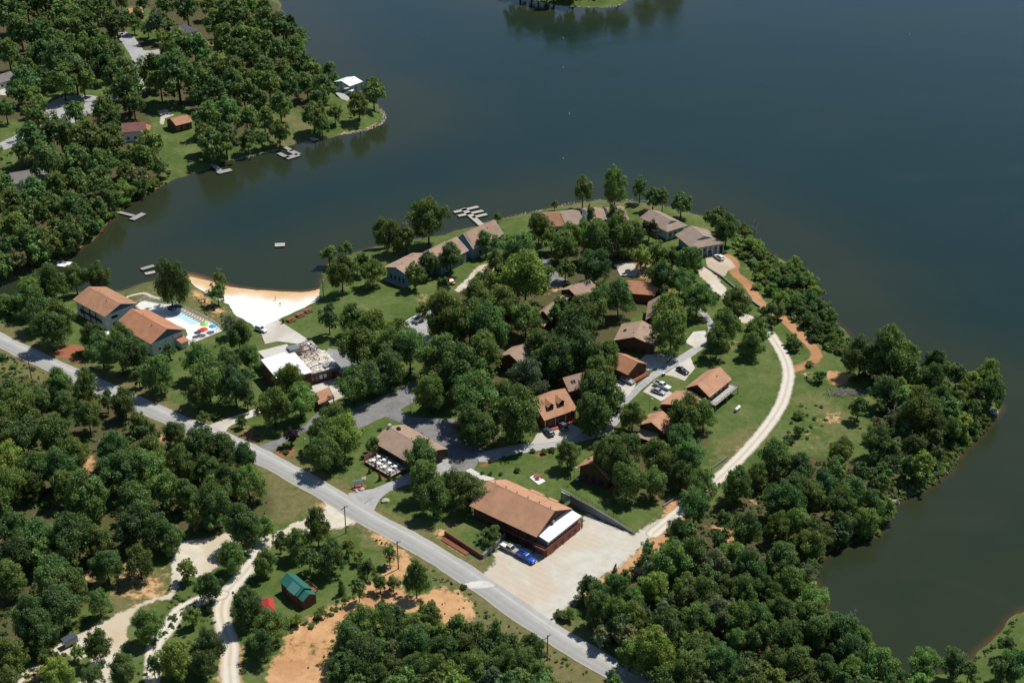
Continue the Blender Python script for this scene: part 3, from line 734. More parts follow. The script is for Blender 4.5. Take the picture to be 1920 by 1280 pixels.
sheet('office_drive', [(388, 798), (410, 790), (440, 780), (478, 766), (520, 745), (560, 728), (564, 734), (520, 758), (482, 778), (446, 791), (428, 801), (418, 815), (408, 820)], M['concrete'], .049, .12)
sheet('inner_road', [(1016, 488), (1032, 486), (1036, 500), (1046, 515), (1062, 524), (1056, 534), (1034, 537), (1024, 524)], M['asphalt'], .045, .15)
sheet('inner_road', [(757, 606), (780, 592), (800, 580), (815, 570), (836, 556), (846, 562), (828, 578), (806, 600), (800, 622), (818, 640), (800, 646), (770, 630)], M['asphalt_pale'], .046, .15)
soft_sheet('condo_drive', M['gravel_road'], .045, px=[(868, 528), (884, 512), (900, 497), (930, 492), (945, 500), (925, 508), (905, 516), (886, 536), (862, 548), (848, 545)])
sheet('cabin_drive', [(1150, 496), (1184, 492), (1200, 505), (1190, 519), (1163, 516), (1158, 505)], M['concrete'], .047, .1)
for k, pl in enumerate(([(994, 834), (1012, 806), (1044, 796), (1066, 792), (1096, 808), (1078, 821), (1050, 826)], [(1158, 712), (1194, 716), (1190, 726), (1170, 750), (1150, 742)],
    [(1192, 681), (1212, 664), (1236, 662), (1262, 668), (1236, 690), (1215, 694), (1200, 688)], [(1255, 696), (1294, 668), (1303, 690), (1284, 714), (1262, 706), (1242, 702)],
    [(1205, 734), (1222, 719), (1242, 723), (1262, 738), (1240, 752), (1222, 742)], [(1284, 642), (1300, 622), (1322, 620), (1330, 640), (1304, 652)])):
    sheet('concrete_drive', pl, M['concrete'], .056 + .0007 * k, .08)
sheet('parking_pad', [(1322, 482), (1348, 474), (1368, 486), (1381, 501), (1366, 507), (1361, 516), (1354, 519), (1326, 499)], M['tan_concrete'], .05, .2)
soft_sheet('gravel_track', M['gravel_road'], .045, px=[(1308, 503), (1324, 499), (1346, 520), (1369, 552), (1358, 563), (1338, 546), (1312, 517)])
soft_sheet('gravel_track', M['gravel_road'], .045, px=[(1374, 592), (1394, 590), (1413, 600), (1408, 608), (1384, 604)])
GR = spline([P(u, v) for u, v in [(1395, 592), (1415, 602), (1438, 620), (1457, 645), (1472, 672), (1479, 700), (1475, 725), (1466, 755), (1445, 790), (1420, 822), (1392, 853), (1365, 880), (1338, 905), (1305, 932), (1270, 962), (1225, 1000)]], 2.0)
soft_sheet('gravel_road', M['gravel_ruts'], .040, line=GR, half=2.0)
soft_sheet('gravel_yard', M['gravel'], .036, px=[(900, 1080), (915, 1066), (926, 1056), (922, 1042), (938, 1022), (955, 1014), (990, 1028), (1028, 1040), (1060, 1015), (1090, 985), (1098, 955), (1120, 972), (1188, 1003), (1212, 985), (1262, 962), (1250, 985), (1205, 1022), (1165, 1060), (1140, 1072), (1100, 1100), (1068, 1132), (1046, 1150), (1038, 1172), (1000, 1154), (950, 1120)])
sheet('beach_ramp', [(488, 620), (501, 608), (521, 600), (548, 617), (578, 637), (560, 645), (520, 640), (497, 645)], M['concrete'], .10, .08, 1.0, False, False)
soft_sheet('gravel_fork', M['gravel_road'], .042, px=[(648, 946), (620, 934), (606, 938), (606, 958), (575, 970), (545, 984), (525, 996), (505, 1005), (480, 1010), (478, 1025), (505, 1018), (530, 1010), (560, 1002), (600, 996), (632, 992), (655, 985), (680, 978)])
soft_sheet('gravel_clearing', M['gravel_road'], .038, px=[(327, 1020), (360, 1010), (412, 1006), (440, 990), (478, 1010), (482, 1026), (450, 1040), (420, 1050), (402, 1068), (376, 1082), (350, 1076), (332, 1100), (322, 1100), (320, 1062)])
FK1 = spline([P(u, v) for u, v in [(500, 1010), (480, 1045), (455, 1078), (428, 1108), (415, 1140), (420, 1175), (432, 1210), (430, 1245), (434, 1300)]], 2.0)
soft_sheet('gravel_track', M['gravel_ruts'], .0385, line=FK1, half=2.3)
FK2 = spline([P(u, v) for u, v in [(415, 1115), (375, 1125), (335, 1145), (315, 1180), (290, 1210), (285, 1290)]], 2.0)
soft_sheet('gravel_track', M['gravel_ruts'], .0395, line=FK2, half=2.0)
soft_sheet('gravel_track', M['gravel_road'], .036, px=[(322, 1095), (332, 1100), (325, 1122), (290, 1128), (258, 1140), (245, 1165), (232, 1212), (215, 1246), (204, 1290), (140, 1290), (160, 1262), (172, 1225), (140, 1240), (118, 1222), (80, 1250), (26, 1290), (0, 1300), (16, 1270), (75, 1245), (105, 1210), (155, 1182), (212, 1154), (257, 1134), (290, 1118), (318, 1112)])
OD = spline([P(u, v) for u, v in [(1362, 480), (1378, 492), (1376, 510), (1396, 528), (1412, 548), (1426, 568), (1450, 585), (1470, 598), (1487, 615), (1505, 632), (1524, 651), (1532, 667), (1520, 681), (1496, 690), (1480, 694)]], 1.5)
soft_sheet('clay_track', M['orange_dirt'], .034, line=OD, half=1.95)
# far shore streets
FARR = [[(-80, 300), (0, 276), (25, 265), (45, 255), (80, 235)], [(125, 232), (100, 215), (104, 198), (125, 186), (155, 184), (195, 187), (230, 180), (262, 160), (266, 135), (264, 112), (254, 95), (236, 70), (222, 62)], [(254, 98), (280, 100), (305, 96)], [(150, 0), (142, -8), (120, -30)]]
for i, fr in enumerate(FARR):
    ribbon('village_street', spline([P(u, v) for u, v in fr], 2.5), (4.2, 4.0, 4.2, 4.0)[i], M['asphalt_pale'], .045 + .002 * i, .15)
LP = spline([P(u, v) for u, v in [(108, 205), (120, 222), (124, 230), (150, 218), (168, 205), (172, 192)]], 2.0)
ribbon('village_street', LP, 3.0, M['asphalt_pale'], .041, .15)
sheet('driveway', [(294, 208), (312, 205), (326, 216), (310, 222), (306, 234), (300, 232), (301, 218)], M['concrete'], .05, .2)
sheet('driveway', [(0, 163), (14, 168), (18, 180), (0, 178)], M['concrete'], .05, .2)
soft_sheet('driveway', M['orange_dirt'], .05, px=[(255, 232), (268, 230), (285, 236), (280, 246), (262, 243)])
# walks
for nm, pts, hw, m_, zz in (('garden_walk', [(820, 842), (800, 828), (765, 806)], .8, 'concrete', .12), ('garden_walk', [(878, 880), (890, 888), (905, 895), (925, 900)], 1.0, 'concrete', .11), ('garden_walk', [(300, 1040 - 480), (285, 556), (268, 550), (240, 556), (235, 560)], .6, 'concrete', .06)):
    ribbon(nm, spline([P(u, v) for u, v in pts], 1.0), hw, M[m_], zz, .03)

# ---------------------------------------------------------------- foliage meshes
def cards_mesh(name, C0, N, S, T, mat):
    """quads with centres C0, normals N, half sizes S, tint colours T"""
    n = len(C0)
    a = np.cross(N, nr.normal(size=(n, 3))); a /= np.linalg.norm(a, axis=1)[:, None] + 1e-9
    b = np.cross(N, a)
    k = nr.uniform(.7, 1.3, (n, 4)); kb = nr.uniform(.55, 1.1, (n, 1))
    s = S[:, None]
    q = np.stack([C0 + a * s * k[:, :1], C0 + b * s * kb * k[:, 1:2] + N * s * .25, C0 - a * s * k[:, 2:3], C0 - b * s * kb * k[:, 3:4] - N * s * .2], 1).reshape(-1, 3)
    me = bpy.data.meshes.new(name)
    me.vertices.add(n * 4); me.vertices.foreach_set('co', q.astype(np.float32).ravel())
    me.loops.add(n * 4); me.loops.foreach_set('vertex_index', np.arange(n * 4, dtype=np.int32))
    me.polygons.add(n); me.polygons.foreach_set('loop_start', np.arange(0, n * 4, 4, dtype=np.int32)); me.polygons.foreach_set('loop_total', np.full(n, 4, np.int32))
    me.update(calc_edges=True)
    at = me.attributes.new('col', 'FLOAT_COLOR', 'FACE')
    at.data.foreach_set('color', np.concatenate([T, np.ones((n, 1))], 1).astype(np.float32).ravel())
    me.materials.append(mat)
    return me

def unit(a): return a / (np.linalg.norm(a, axis=-1, keepdims=True) + 1e-9)

def crown_data(seed, lobes, per, card, kind='round'):
    g = np.random.default_rng(seed)
    cs, rs = [], []
    if kind in ('round', 'tall', 'bush'):
        for i in range(lobes):
            d = unit(g.normal(size=3)); 
            if kind == 'bush': d[2] = abs(d[2]) * .9
            elif d[2] < -.72: d[2] *= -.6
            f = g.uniform(.36, .88)
            if i < 4: f = g.uniform(0, .3)
            r = g.uniform(.11, .27) if i >= 4 else g.uniform(.3, .4)
            c = d * f; c[:2] *= 1 + .18 * math.sin(3 * math.atan2(d[1], d[0]) + seed)
            if kind == 'round': c[:2] *= (.90 if c[2] < -.3 else 1 - .24 * max(0, c[2]))
            c = c * np.array([g.uniform(.9, 1.1), g.uniform(.9, 1.1), 1])
            if kind == 'tall': c[:2] *= (1 - .35 * max(0, c[2]))
            cs.append(c); rs.append(r)
    else:                                         # cone
        for i in range(lobes):
            z = g.uniform(-.95, .9); rr = .82 * (1 - (z + 1) / 2.05) ** .8
            th = g.uniform(0, 2 * math.pi); f = g.uniform(.35, 1.0)
            cs.append(np.array([math.cos(th) * rr * f, math.sin(th) * rr * f, z])); rs.append(.10 + .22 * (1 - (z + 1) / 2.1))
    cs = np.array(cs); rs = np.array(rs)
    P_, N_, S_, T_ = [], [], [], []
    for i in range(lobes):
        m = int(per * (rs[i] / .25) ** 1.7) + 6
        d = unit(g.normal(size=(m, 3)) + np.array([0, 0, .35]) + unit(cs[i] + 1e-6) * .45)
        rad = rs[i] * g.uniform(.42, 1.36, (m, 1))
        p = cs[i] + d * rad * np.array([1, 1, .85])
        inside = np.zeros(m, bool)
        for j in range(lobes):
            if j != i: inside |= np.linalg.norm(p - cs[j], axis=1) < rs[j] * .48
        keep = ~inside
        p, d = p[keep], d[keep]; m = len(p)
        nn = unit(d * .75 + g.normal(size=(m, 3)) * .42 + np.array([0, 0, .25]))
        t = g.uniform(.80, 1.22) * g.uniform(.72, 1.28, m)
        w = g.normal(0, .07)
        t = t if kind == 'bush' else t * (.90 + .10 * t); T_.append(np.stack([t * (1 + w + g.normal(0, .06, m)), t, t * (1 - w * .6)], 1)); P_.append(p); N_.append(nn); S_.append(card * g.uniform(.55, 1.35, m))
    # stray twigs that break the outline
    m = lobes * 5
    d = unit(g.normal(size=(m, 3)) + np.array([0, 0, .2])); 
    j = g.integers(0, lobes, m); p = cs[j] + d * (rs[j] * g.uniform(1.0, 1.28, m))[:, None]
    t = g.uniform(.8, 1.35, m); P_.append(p); N_.append(unit(g.normal(size=(m, 3)) + d)); S_.append(card * g.uniform(.4, .9, m)); T_.append(np.stack([t, t, t], 1))
    return np.concatenate(P_), np.concatenate(N_), np.concatenate(S_), np.clip(np.concatenate(T_), .3, 2.2)

CROWN = {}
for i in range(7): CROWN['round', i] = cards_mesh('crown', *crown_data(100 + i, 80 + 5 * (i % 3), 235, .034, 'round'), M['leaf'])
for i in range(4): CROWN['tall', i] = cards_mesh('crown', *crown_data(200 + i, 74, 235, .036, 'tall'), M['leaf'])
for i in range(3): CROWN['cone', i] = cards_mesh('crown', *crown_data(300 + i, 70, 90, .045, 'cone'), M['leaf'])
for i in range(5): CROWN['bush', i] = cards_mesh('foliage', *crown_data(400 + i, 34, 210, .052, 'bush'), M['leaf'])
NVAR = dict(round=7, tall=4, cone=3, bush=5)
FAR_D = [crown_data(500 + i, 52, 80, .068, 'round') for i in range(5)]

def trunk_mesh(seed, spread=.5, limbs=6):
    """unit trunk: base at 0, crown centre at z = 1, limbs reaching into the crown"""
    g = random.Random(seed); b = MB()
    lean = (g.uniform(-.04, .04), g.uniform(-.04, .04))
    top = 1.25
    b.tube([(0, 0, -.03), (lean[0] * .3, lean[1] * .3, .25), (lean[0], lean[1], .7), (lean[0] * 1.6, lean[1] * 1.6, top)], [.048, .036, .027, .008], 8)
    for i in range(limbs):
        a = 2 * math.pi * i / limbs + g.uniform(-.4, .4); z = g.uniform(.42, .95); r = spread * g.uniform(.6, 1.0)
        b.tube([(lean[0] * z, lean[1] * z, z), (math.cos(a) * r * .5, math.sin(a) * r * .5, z + .14), (math.cos(a) * r, math.sin(a) * r, z + .36)], [.017, .011, .004], 5)
    o = b.build('trunk', M['bark'], smooth=True); me = o.data; bpy.data.objects.remove(o); return me
TRUNK = [trunk_mesh(i) for i in range(5)]
TRUNK_BUSH = trunk_mesh(9, .45, 7)

def dead_mesh(seed):
    g = random.Random(seed); b = MB()
    b.tube([(0, 0, -.03), (.01, .0, .4), (.03, .01, .75), (.05, .02, 1.0)], [.03, .022, .014, .004], 7)
    br = MB()
    for i in range(16):
        a = g.uniform(0, 6.28); z = g.uniform(.3, .92); r = (1.05 - z) * g.uniform(.3, .55)
        p1 = (math.cos(a) * r * .55 + .02, math.sin(a) * r * .55, z + r * .35); p2 = (math.cos(a) * r, math.sin(a) * r, z + r * .8)
        br.tube([(.02, 0, z), p1, p2], [.010, .006, .0025], 5)
        for k in range(2):
            a2 = a + g.uniform(-.9, .9)
            br.tube([p1, (p1[0] + math.cos(a2) * r * .4, p1[1] + math.sin(a2) * r * .4, p1[2] + r * .45)], [.005, .002], 4)
    return b, br

# ---------------------------------------------------------------- where the trees stand: (x, y, crown width) in enlarged crops of the photo
def Z(ox, oy, k, lst, **kw): 
    return [(ox + t[0] / k, oy + t[1] / k, t[2] / k, (t[3] if len(t) > 3 else '')) for t in lst]
TREES = []; FOOT = []      # FOOT: footprints of the buildings, trees stand in front of them
TREES += Z(960, 320, 4, [(530,150,150,'t'),(775,110,195,'t'),(960,130,120,'t'),(1060,200,160),(1130,210,110,'t'),(1270,250,165),(320,250,68),(200,430,190),(60,600,260),(110,770,320,'b'),(390,560,200),(400,740,230),(590,345,120,'t'),(760,330,160,'t'),(800,480,260),(640,520,250),(620,720,280,'d'),(900,500,200,'d'),(1030,440,140,'r'),(965,650,160,'b'),(1090,620,170),(1205,650,150),(1120,800,200,'d'),(1260,830,180),(1350,680,200),(1390,960,220),(1260,980,140),(800,950,240),(620,1020,270),(510,1150,330),(330,1080,220),(1170,1060,240,'b'),(1200,1210,280),(1680,1000,220),(1600,1160,220),(1840,1200,190),(1535,360,170),(1610,440,200)])
TREES += [(1034, 447, 40, ''), (1072, 442, 44, ''), (1122, 430, 40, ''), (1150, 438, 46, ''), (1094, 428, 34, 'b'), (1128, 862, 46, ''), (1160, 870, 56, 'd')]
TREES += Z(480, 320, 4, [(545,590,140),(670,570,120),(640,760,230),(790,690,150),(870,760,180),(960,440,180),(1030,490,210),(1125,500,140,'t'),(1290,370,290),(1455,640,190),(1300,690,160),(1190,780,170),(1725,530,170),(1400,860,120),(1812,330,70),(545,1100,150,'td'),(730,1120,200),(870,1150,220),(1060,1210,200),(1250,1050,110),(1430,1080,300),(1650,925,205),(1800,700,180),(1730,850,200),(1880,560,150),(1850,980,240),(1600,1130,280),(1750,1180,290)])
TREES += Z(740, 560, 8, [(620,380,330),(900,220,380),(1250,150,340),(1420,480,380),(900,500,350),(1680,220,380),(700,830,350),(1010,860,330),(1250,950,330),(900,1120,400),(1430,1100,300),(100,600,340,'d'),(60,850,280)])
TREES += Z(920, 480, 5.333, [(350,200,470,'b'),(800,130,280,'d'),(100,500,250),(350,620,330),(700,520,230),(900,580,360),(1080,470,240),(850,800,460,'d'),(1125,350,220),(500,900,300),(340,1150,280,'g'),(480,1060,240),(1090,1030,250),(720,1010,240,'d'),(1080,1180,310)])
TREES += Z(960, 640, 4, [(110,270,260,'g'),(60,560,330),(340,130,280,'d'),(520,80,270,'d'),(700,120,230),(680,240,230),(650,420,320),(590,545,300),(905,560,210),(420,850,180),(740,820,200),(880,800,240),(860,1060,300),(1090,860,270),(1060,1060,240),(1300,560,310),(1440,550,190),(1270,750,240),(1330,880,220),(1270,1010,180,'d'),(1430,1080,250),(1370,1230,220),(1800,20,190),(1540,0,200),(1690,1060,220),(1850,1000,200)])
TREES += Z(480, 640, 4, [(130,490,250),(250,290,200,'tb'),(325,440,210,'b'),(425,430,110,'b'),(725,320,240),(840,280,210,'d'),(1000,200,240,'d'),(760,50,270),(1010,60,300),(1150,60,240),(590,600,260),(475,690,200,'d'),(655,710,250,'b'),(520,830,240),(260,710,130,'p'),(880,770,115),(1310,380,260,'b'),(1520,230,340),(1650,420,320),(1600,620,260),(1710,650,220),(1400,100,290),(1700,70,250),(1860,420,220),(1240,870,260),(1250,1040,250),(1480,1070,210),(1600,1130,250),(1330,1170,240)])
TREES += Z(0, 640, 4, [(760,60,220),(900,80,240),(1030,100,180),(1190,240,240),(1040,270,120),(1270,70,120,'d'),(1480,150,260),(1560,280,290),(1700,190,200),(1760,330,270,'d'),(1480,410,220),(1850,420,170),(1870,120,200),(1810,590,100),
    (60,400,220),(450,330,190),(130,500,280),(290,430,200),(640,340,180,'t'),(480,470,220),(660,560,220),(800,440,120,'t'),(930,470,220),(1040,600,130),(400,700,300),(190,700,240,'d'),(60,700,200,'d'),(850,820,260),(1110,850,260),(1090,700,170),(1310,700,190),(1500,790,230),(1680,800,210),(1830,870,180),(1350,920,220),(1560,950,220),(1710,1050,210),(1860,1060,240,'b'),(890,990,280),(1080,960,240),(1250,1100,260,'b'),(1400,1160,240),(1600,1200,250),(240,950,300),(450,950,280),(80,1080,250,'b'),(250,1080,220),(480,1100,260),(650,1180,300),(1000,1210,300),(60,900,210,'b'),(560,830,200),(1165,1000,200)])
TREES += Z(0, 960, 4, [(100,130,250),(300,200,250),(530,180,300),(750,230,250),(1000,100,270,'d'),(1180,140,240),(1280,210,200),(60,500,200),(130,330,260,'d'),(380,470,260),(540,560,260),(450,700,280,'d'),(230,820,300),(300,930,250),(740,680,200),(800,400,200),(1040,360,240),(1450,40,150,'t'),(1600,60,160),(1830,110,280,'d'),(1740,330,230,'b'),(1400,430,220,'b'),(1560,560,250),(1180,700,290),(1110,850,210,'b'),(1010,970,220),(1440,780,220),(1560,1000,270,'d'),(740,1000,180,'t'),(580,1050,140,'b'),(370,1120,220),(430,1230,230,'b'),(920,1190,230,'d'),(1150,1150,130,'t'),(1320,1100,220,'b'),(1530,1140,190,'d'),(80,1080,240,'b'),(60,1210,180),(1850,700,220,'d'),(700,1230,180)])
TREES += Z(480, 960, 4, [(60,110,190,'b'),(60,380,220),(180,220,120,'t'),(310,230,190),(460,110,190,'t'),(560,330,240),(400,360,170),(690,260,120,'b'),(770,330,110,'b'),(830,420,150),(1000,310,110,'t'),(1030,530,100),(930,530,110),(770,580,120,'t'),(1200,490,190,'t'),(640,560,70,'c'),(100,850,220),(50,990,190,'d'),(800,850,240),(950,850,190),(700,960,220),(1060,780,170),(1290,780,220),(1200,880,230),(1180,1000,260),(800,1090,270),(700,1180,240),(1010,1180,220),(1190,1180,250),(1420,1050,250),(1400,1220,270),(1600,1020,220),(1650,1180,290),(1820,950,180,'c'),(1850,1130,250),(900,1240,210)])
TREES += Z(960, 960, 4, [(570,560,160),(650,600,200),(640,730,220),(790,560,210),(770,770,220,'b'),(900,650,190,'b'),(900,800,200),(1080,560,250,'b'),(1180,380,250,'b'),(1020,290,130,'t'),(1000,380,140),(850,490,110),(770,440,60,'c'),(1200,250,150),(1250,130,180),(1350,330,250),(1550,200,250),(1600,60,250),(1760,130,290),(1500,400,220,'g'),(1650,330,210,'b'),(1780,450,240),(1300,600,230),(1450,620,240),(1600,580,230),(1750,600,230),(1880,560,180),(1400,800,240),(1560,760,230,'g'),(1700,800,230,'b'),(1850,800,210),(1050,1030,300,'b'),(1170,1080,180,'y'),(970,1000,190,'b'),(1370,1050,280),(1330,1180,250),(1560,1120,250),(1690,960,190,'b'),(1850,950,230),(1150,860,240,'d'),(1480,1000,190),(1880,1190,150),(80,1150,250),(150,1020,210),(200,1210,190),(760,1270,140,'b'),(1700,1250,190)])
TREES += Z(1440, 960, 4, [(80,110,180),(230,90,240,'b'),(350,130,220),(570,60,220,'d'),(780,70,190,'b'),(420,230,200),(250,230,200),(120,330,240),(300,480,230,'g'),(180,540,210),(60,650,180),(340,660,220,'b'),(100,760,200),(330,790,230),(380,900,220),(140,950,240),(280,870,140),(560,890,240),(720,920,210),(620,1030,230,'d'),(800,1060,160,'b'),(850,1150,270,'b'),(950,1180,190),(230,1130,290),(430,1180,230),(620,1190,230,'b'),(60,1110,200),(1190,1100,220,'b'),(1400,1110,230,'d'),(1510,1190,170),(1790,990,170),(1850,1150,210),(1760,1190,170),(1130,1240,170,'b')])
TREES += Z(1440, 640, 4, [(700,110,260),(900,80,270),(1050,130,210),(1260,160,190),(1330,80,160),(1240,280,180),(1420,260,160),(1690,200,180,'tb'),(1690,350,190),(880,370,210,'d'),(680,500,150,'d'),(1120,520,260),(1300,430,220),(1240,620,220,'d'),(1380,640,190),(1020,540,170,'g'),(820,750,210,'d'),(940,690,120),(900,830,160),(1100,810,190,'d'),(1280,820,120,'t'),(540,830,220),(1050,920,120,'t'),(60,870,220),(230,950,180,'d'),(420,1080,180,'d'),(500,960,160),(700,980,170),(200,1110,210),(330,1150,210),(650,1120,200),(850,1060,160),(880,1210,150,'b'),(100,1190,230),(560,1210,200),(760,1190,190),(1350,210,170),(1530,490,150),(1590,400,150)])
FAR_T = []
FAR_T += Z(0, 0, 4, [(60,100,250),(200,60,250),(350,60,240),(480,120,250),(150,230,230),(300,260,220),(500,220,230),(620,200,250),(580,250,140,'b'),(700,90,230),(760,30,210),(870,180,210,'d'),(850,260,120),(60,400,210),(430,330,230),(300,400,200),(450,450,270,'d'),(560,540,250,'d'),(470,600,230),(200,500,140),(640,380,230),(760,400,230),(780,500,190,'d'),(900,560,270),(950,680,270),(1000,780,180),(850,620,170),(620,600,190),(180,620,230),(130,700,170),(40,820,160),(280,880,240),(250,1050,250),(450,1000,270),(560,860,180),(780,820,200),(650,1050,290),(820,1050,250),(1130,1080,230),(1080,1190,220),(960,1200,190),(760,1230,230),(550,1200,250),(350,1210,250),(170,1150,170),(1170,180,190,'g'),(1240,40,170),(1400,60,190),(1340,340,230,'b'),(1460,370,210),(1260,370,130),(1150,520,240),(1330,560,320),(1200,620,210),(1500,600,220),(1620,550,190),(1500,490,140),(1600,700,220),(1750,640,220),(1750,520,220),(1830,720,220),(1560,880,220),(1700,850,220),(1850,900,220),(1530,1030,190),(1650,1080,230),(1780,1060,220),(1880,1060,160),(1600,180,190),(1750,130,270),(1850,60,190),(1560,50,150),(1700,300,220),(1830,280,230),(1880,420,190),(1780,400,190),(1000,170,130)])
FAR_T += Z(480, 0, 4, [(60,60,160),(80,180,220),(200,220,160),(60,330,210),(180,390,190),(300,360,190),(350,490,190),(420,530,170),(200,530,170),(60,520,170),(540,500,140),(580,570,110),(100,650,210),(240,680,170),(380,630,180),(500,660,180),(470,740,150),(590,850,130),(180,790,190),(30,770,170),(430,860,190),(500,910,150),(170,960,170),(60,880,170),(770,780,180),(880,690,190),(900,620,150),(40,1020,120)])
FAR_T += Z(0, 320, 4, [(70,240,240),(250,180,240),(420,120,220),(560,100,220),(740,60,190),(800,160,210,'d'),(400,300,230),(250,330,230),(100,420,240),(560,280,230),(720,260,170),(600,410,220,'d'),(200,530,230),(350,520,210),(60,580,190),(620,490,160),(230,610,140),(40,730,140)])
TREES += Z(0, 320, 4, [(220,930,220),(390,840,250),(560,800,190),(740,790,180),(300,1060,220),(430,1130,260),(380,1190,250),(700,1240,200),(900,1260,190),(1270,830,230,'td'),(1640,780,110,'t'),(1630,910,150),(1730,1160,140,'g'),(1790,1240,200)])
ISLE_T = [(960, -55, 60, ''), (995, -48, 55, 'd'), (1030, -40, 60, ''), (1075, -45, 62, 'd'), (1115, -50, 56, ''), (1010, -70, 60, ''), (1160, -62, 60, 'd'), (1215, -80, 60, ''), (1260, -95, 60, 'd'), (1000, -16, 30, ''), (1062, -8, 26, '')]
SHRUBS = []
SHRUBS += Z(1330, 470, 5.333, [(850,100,190),(1050,270,210,'b'),(900,300,190),(750,330,170),(650,250,150,'b'),(550,180,140,'b'),(450,130,120,'b'),(400,60,110),(300,20,100),(870,540,190),(1000,480,190),(680,620,190,'l'),(700,490,170,'b'),(560,620,150,'d'),(600,720,150,'d'),(820,900,140),(1100,560,210),(1200,650,190),(1000,700,190,'d'),(1080,780,190,'d'),(1240,800,170),(1050,880,150),(1230,890,140),(270,520,250),(440,880,225,'d'),(70,470,100),(620,390,140,'b'),(1150,360,150,'b'),(190,740,230,'d'),(780,180,140),(950,180,150),(500,270,120,'b'),(480,360,110,'b'),(1120,660,150),(940,610,150),(620,540,120)])
SHRUBS += Z(1440, 640, 4, [(230,680,100,'d'),(230,560,90),(150,740,90,'d'),(390,270,110,'b'),(210,40,100,'d'),(1460,680,120,'b'),(1550,610,120),(1480,560,140),(640,280,60),(720,250,60),(480,30,90),(820,180,110),(310,170,70),(1620,560,110),(1400,760,90),(1180,950,100,'l'),(1260,960,90,'l'),(1130,1010,100,'l')])
SHRUBS += Z(960, 320, 4, [(1460,870,62,'d'),(1520,935,60),(1800,560,150,'b'),(1750,430,120),(1850,620,130,'b'),(1700,530,90,'b'),(1880,760,90,'b'),(1640,290,90),(1740,640,80,'b')])
SHRUBS += Z(0, 320, 4, [(480,560,150,'b'),(950,140,190,'b'),(1050,110,170,'b'),(1150,120,130,'b'),(860,320,100,'b'),(780,390,120,'b'),(60,1010,190),(180,1090,130,'l'),(1230,90,110,'b'),(1000,200,110,'b'),(130,1000,100)])
SHRUBS += Z(480, 640, 4, [(180,800,50),(230,830,50),(1460,900,34),(1555,885,30),(1860,870,36),(1760,900,36),(0,700,50),(20,740,40),(930,660,40,'d'),(1700,985,40),(1760,990,44),(1835,990,40)])
SHRUBS += Z(960, 640, 4, [(5,865,40),(65,840,36),(155,820,46),(240,830,60),(300,815,60),(270,815,40),(40,965,60,'d'),(1130,485,40,'d'),(1080,500,40,'d')])
SHRUBS += Z(480, 960, 4, [(1760,190,180),(1540,240,30,'d'),(1510,110,30,'d')]) + Z(860, 870, 5.333, [(340,770,120),(280,810,100)])
SHRUBS += Z(0, 640, 4, [(590,100,70),(100,190,60,'b'),(20,120,80),(1520,580,110),(1620,560,90),(1620,650,1)][:-1]) + Z(480, 960, 4, [(480,760,100,'b'),(420,850,60,'b'),(300,810,110,'b'),(1560,560,60)])
SHRUBS += Z(960, 960, 4, [(350,770,90,'l'),(420,770,110),(790,1020,60,'b'),(640,950,90,'b'),(1060,430,90),(1180,150,70)])
CEDARS = [(693, 880, 8), (704, 873, 8), (712, 893, 9), (730, 892, 9), (450, 785, 9), (1014, 1000 - 15, 1)][:-1]

TONES = {'': (.148, .216, .064), 'b': (.218, .300, .076), 'd': (.108, .168, .058), 'g': (.196, .220, .116), 'y': (.24, .29, .05), 'r': (.16, .12, .07), 'p': (.065, .026, .034), 'l': (.18, .235, .085)}
TNAME = {'': ('green',), 'b': ('bright',), 'd': ('dark',), 'g': ('greyish',), 'y': ('yellowish',), 'r': ('brownish',), 'p': ('purple',), 'l': ('pale',)}

def tone_col(tn, seed):
    g = random.Random(seed); c = TONES[tn]; k = g.uniform(.74, 1.26); w = g.uniform(-.20, .16)
    return (c[0] * k * (1 + w), c[1] * k, c[2] * k * (1 - w * .7), 1)

def place(u, v, w, shape):
    """crown centre pixel and width -> base point, crown radius, height of the crown centre"""
    R = w / 2 / pxm(v + 10); kz = dict(round=1.22, tall=1.66, cone=1.9, bush=.85)[shape]
    hc = dict(round=1.38, tall=1.95, cone=2.0, bush=.42)[shape] * R
    if shape == 'bush' and w > 24: hc, kz = .72 * R, 1.15
    if shape == 'round' and inpoly(np.array([u]), np.array([v]), np.array(WOODS[4][1], float))[0]: R *= 1.02
    if shape == 'round' and v > 640 and not 780 < u < 1080: q_ = random.Random(int(u * 7 + v * 3)).uniform(.84, 1.20); R *= q_; hc *= q_
    p = P(u, v, hc); h0 = hc
    while hc < h0 * 2.1 and any(abs((p[0] - x) * c + (p[1] - y) * s) < a and abs((p[1] - y) * c - (p[0] - x) * s) < b for x, y, c, s, a, b in FOOT): hc *= 1.06; p = P(u, v, hc)
    kz *= (hc / h0) ** .7
    if float(shore_dist(np.array([p[0]]), np.array([p[1]]))[0]) < .8:      # a crown may hang over the water, its foot may not
        for rad in range(1, 60):
            an = np.arange(16) * math.pi / 8; qx, qy = p[0] + rad * np.cos(an), p[1] + rad * np.sin(an)
            s_ = shore_dist(qx, qy); k = int(np.argmax(s_))
            if s_[k] > .8: p = np.array([qx[k], qy[k], p[2]]); break
    return p, R, hc, kz

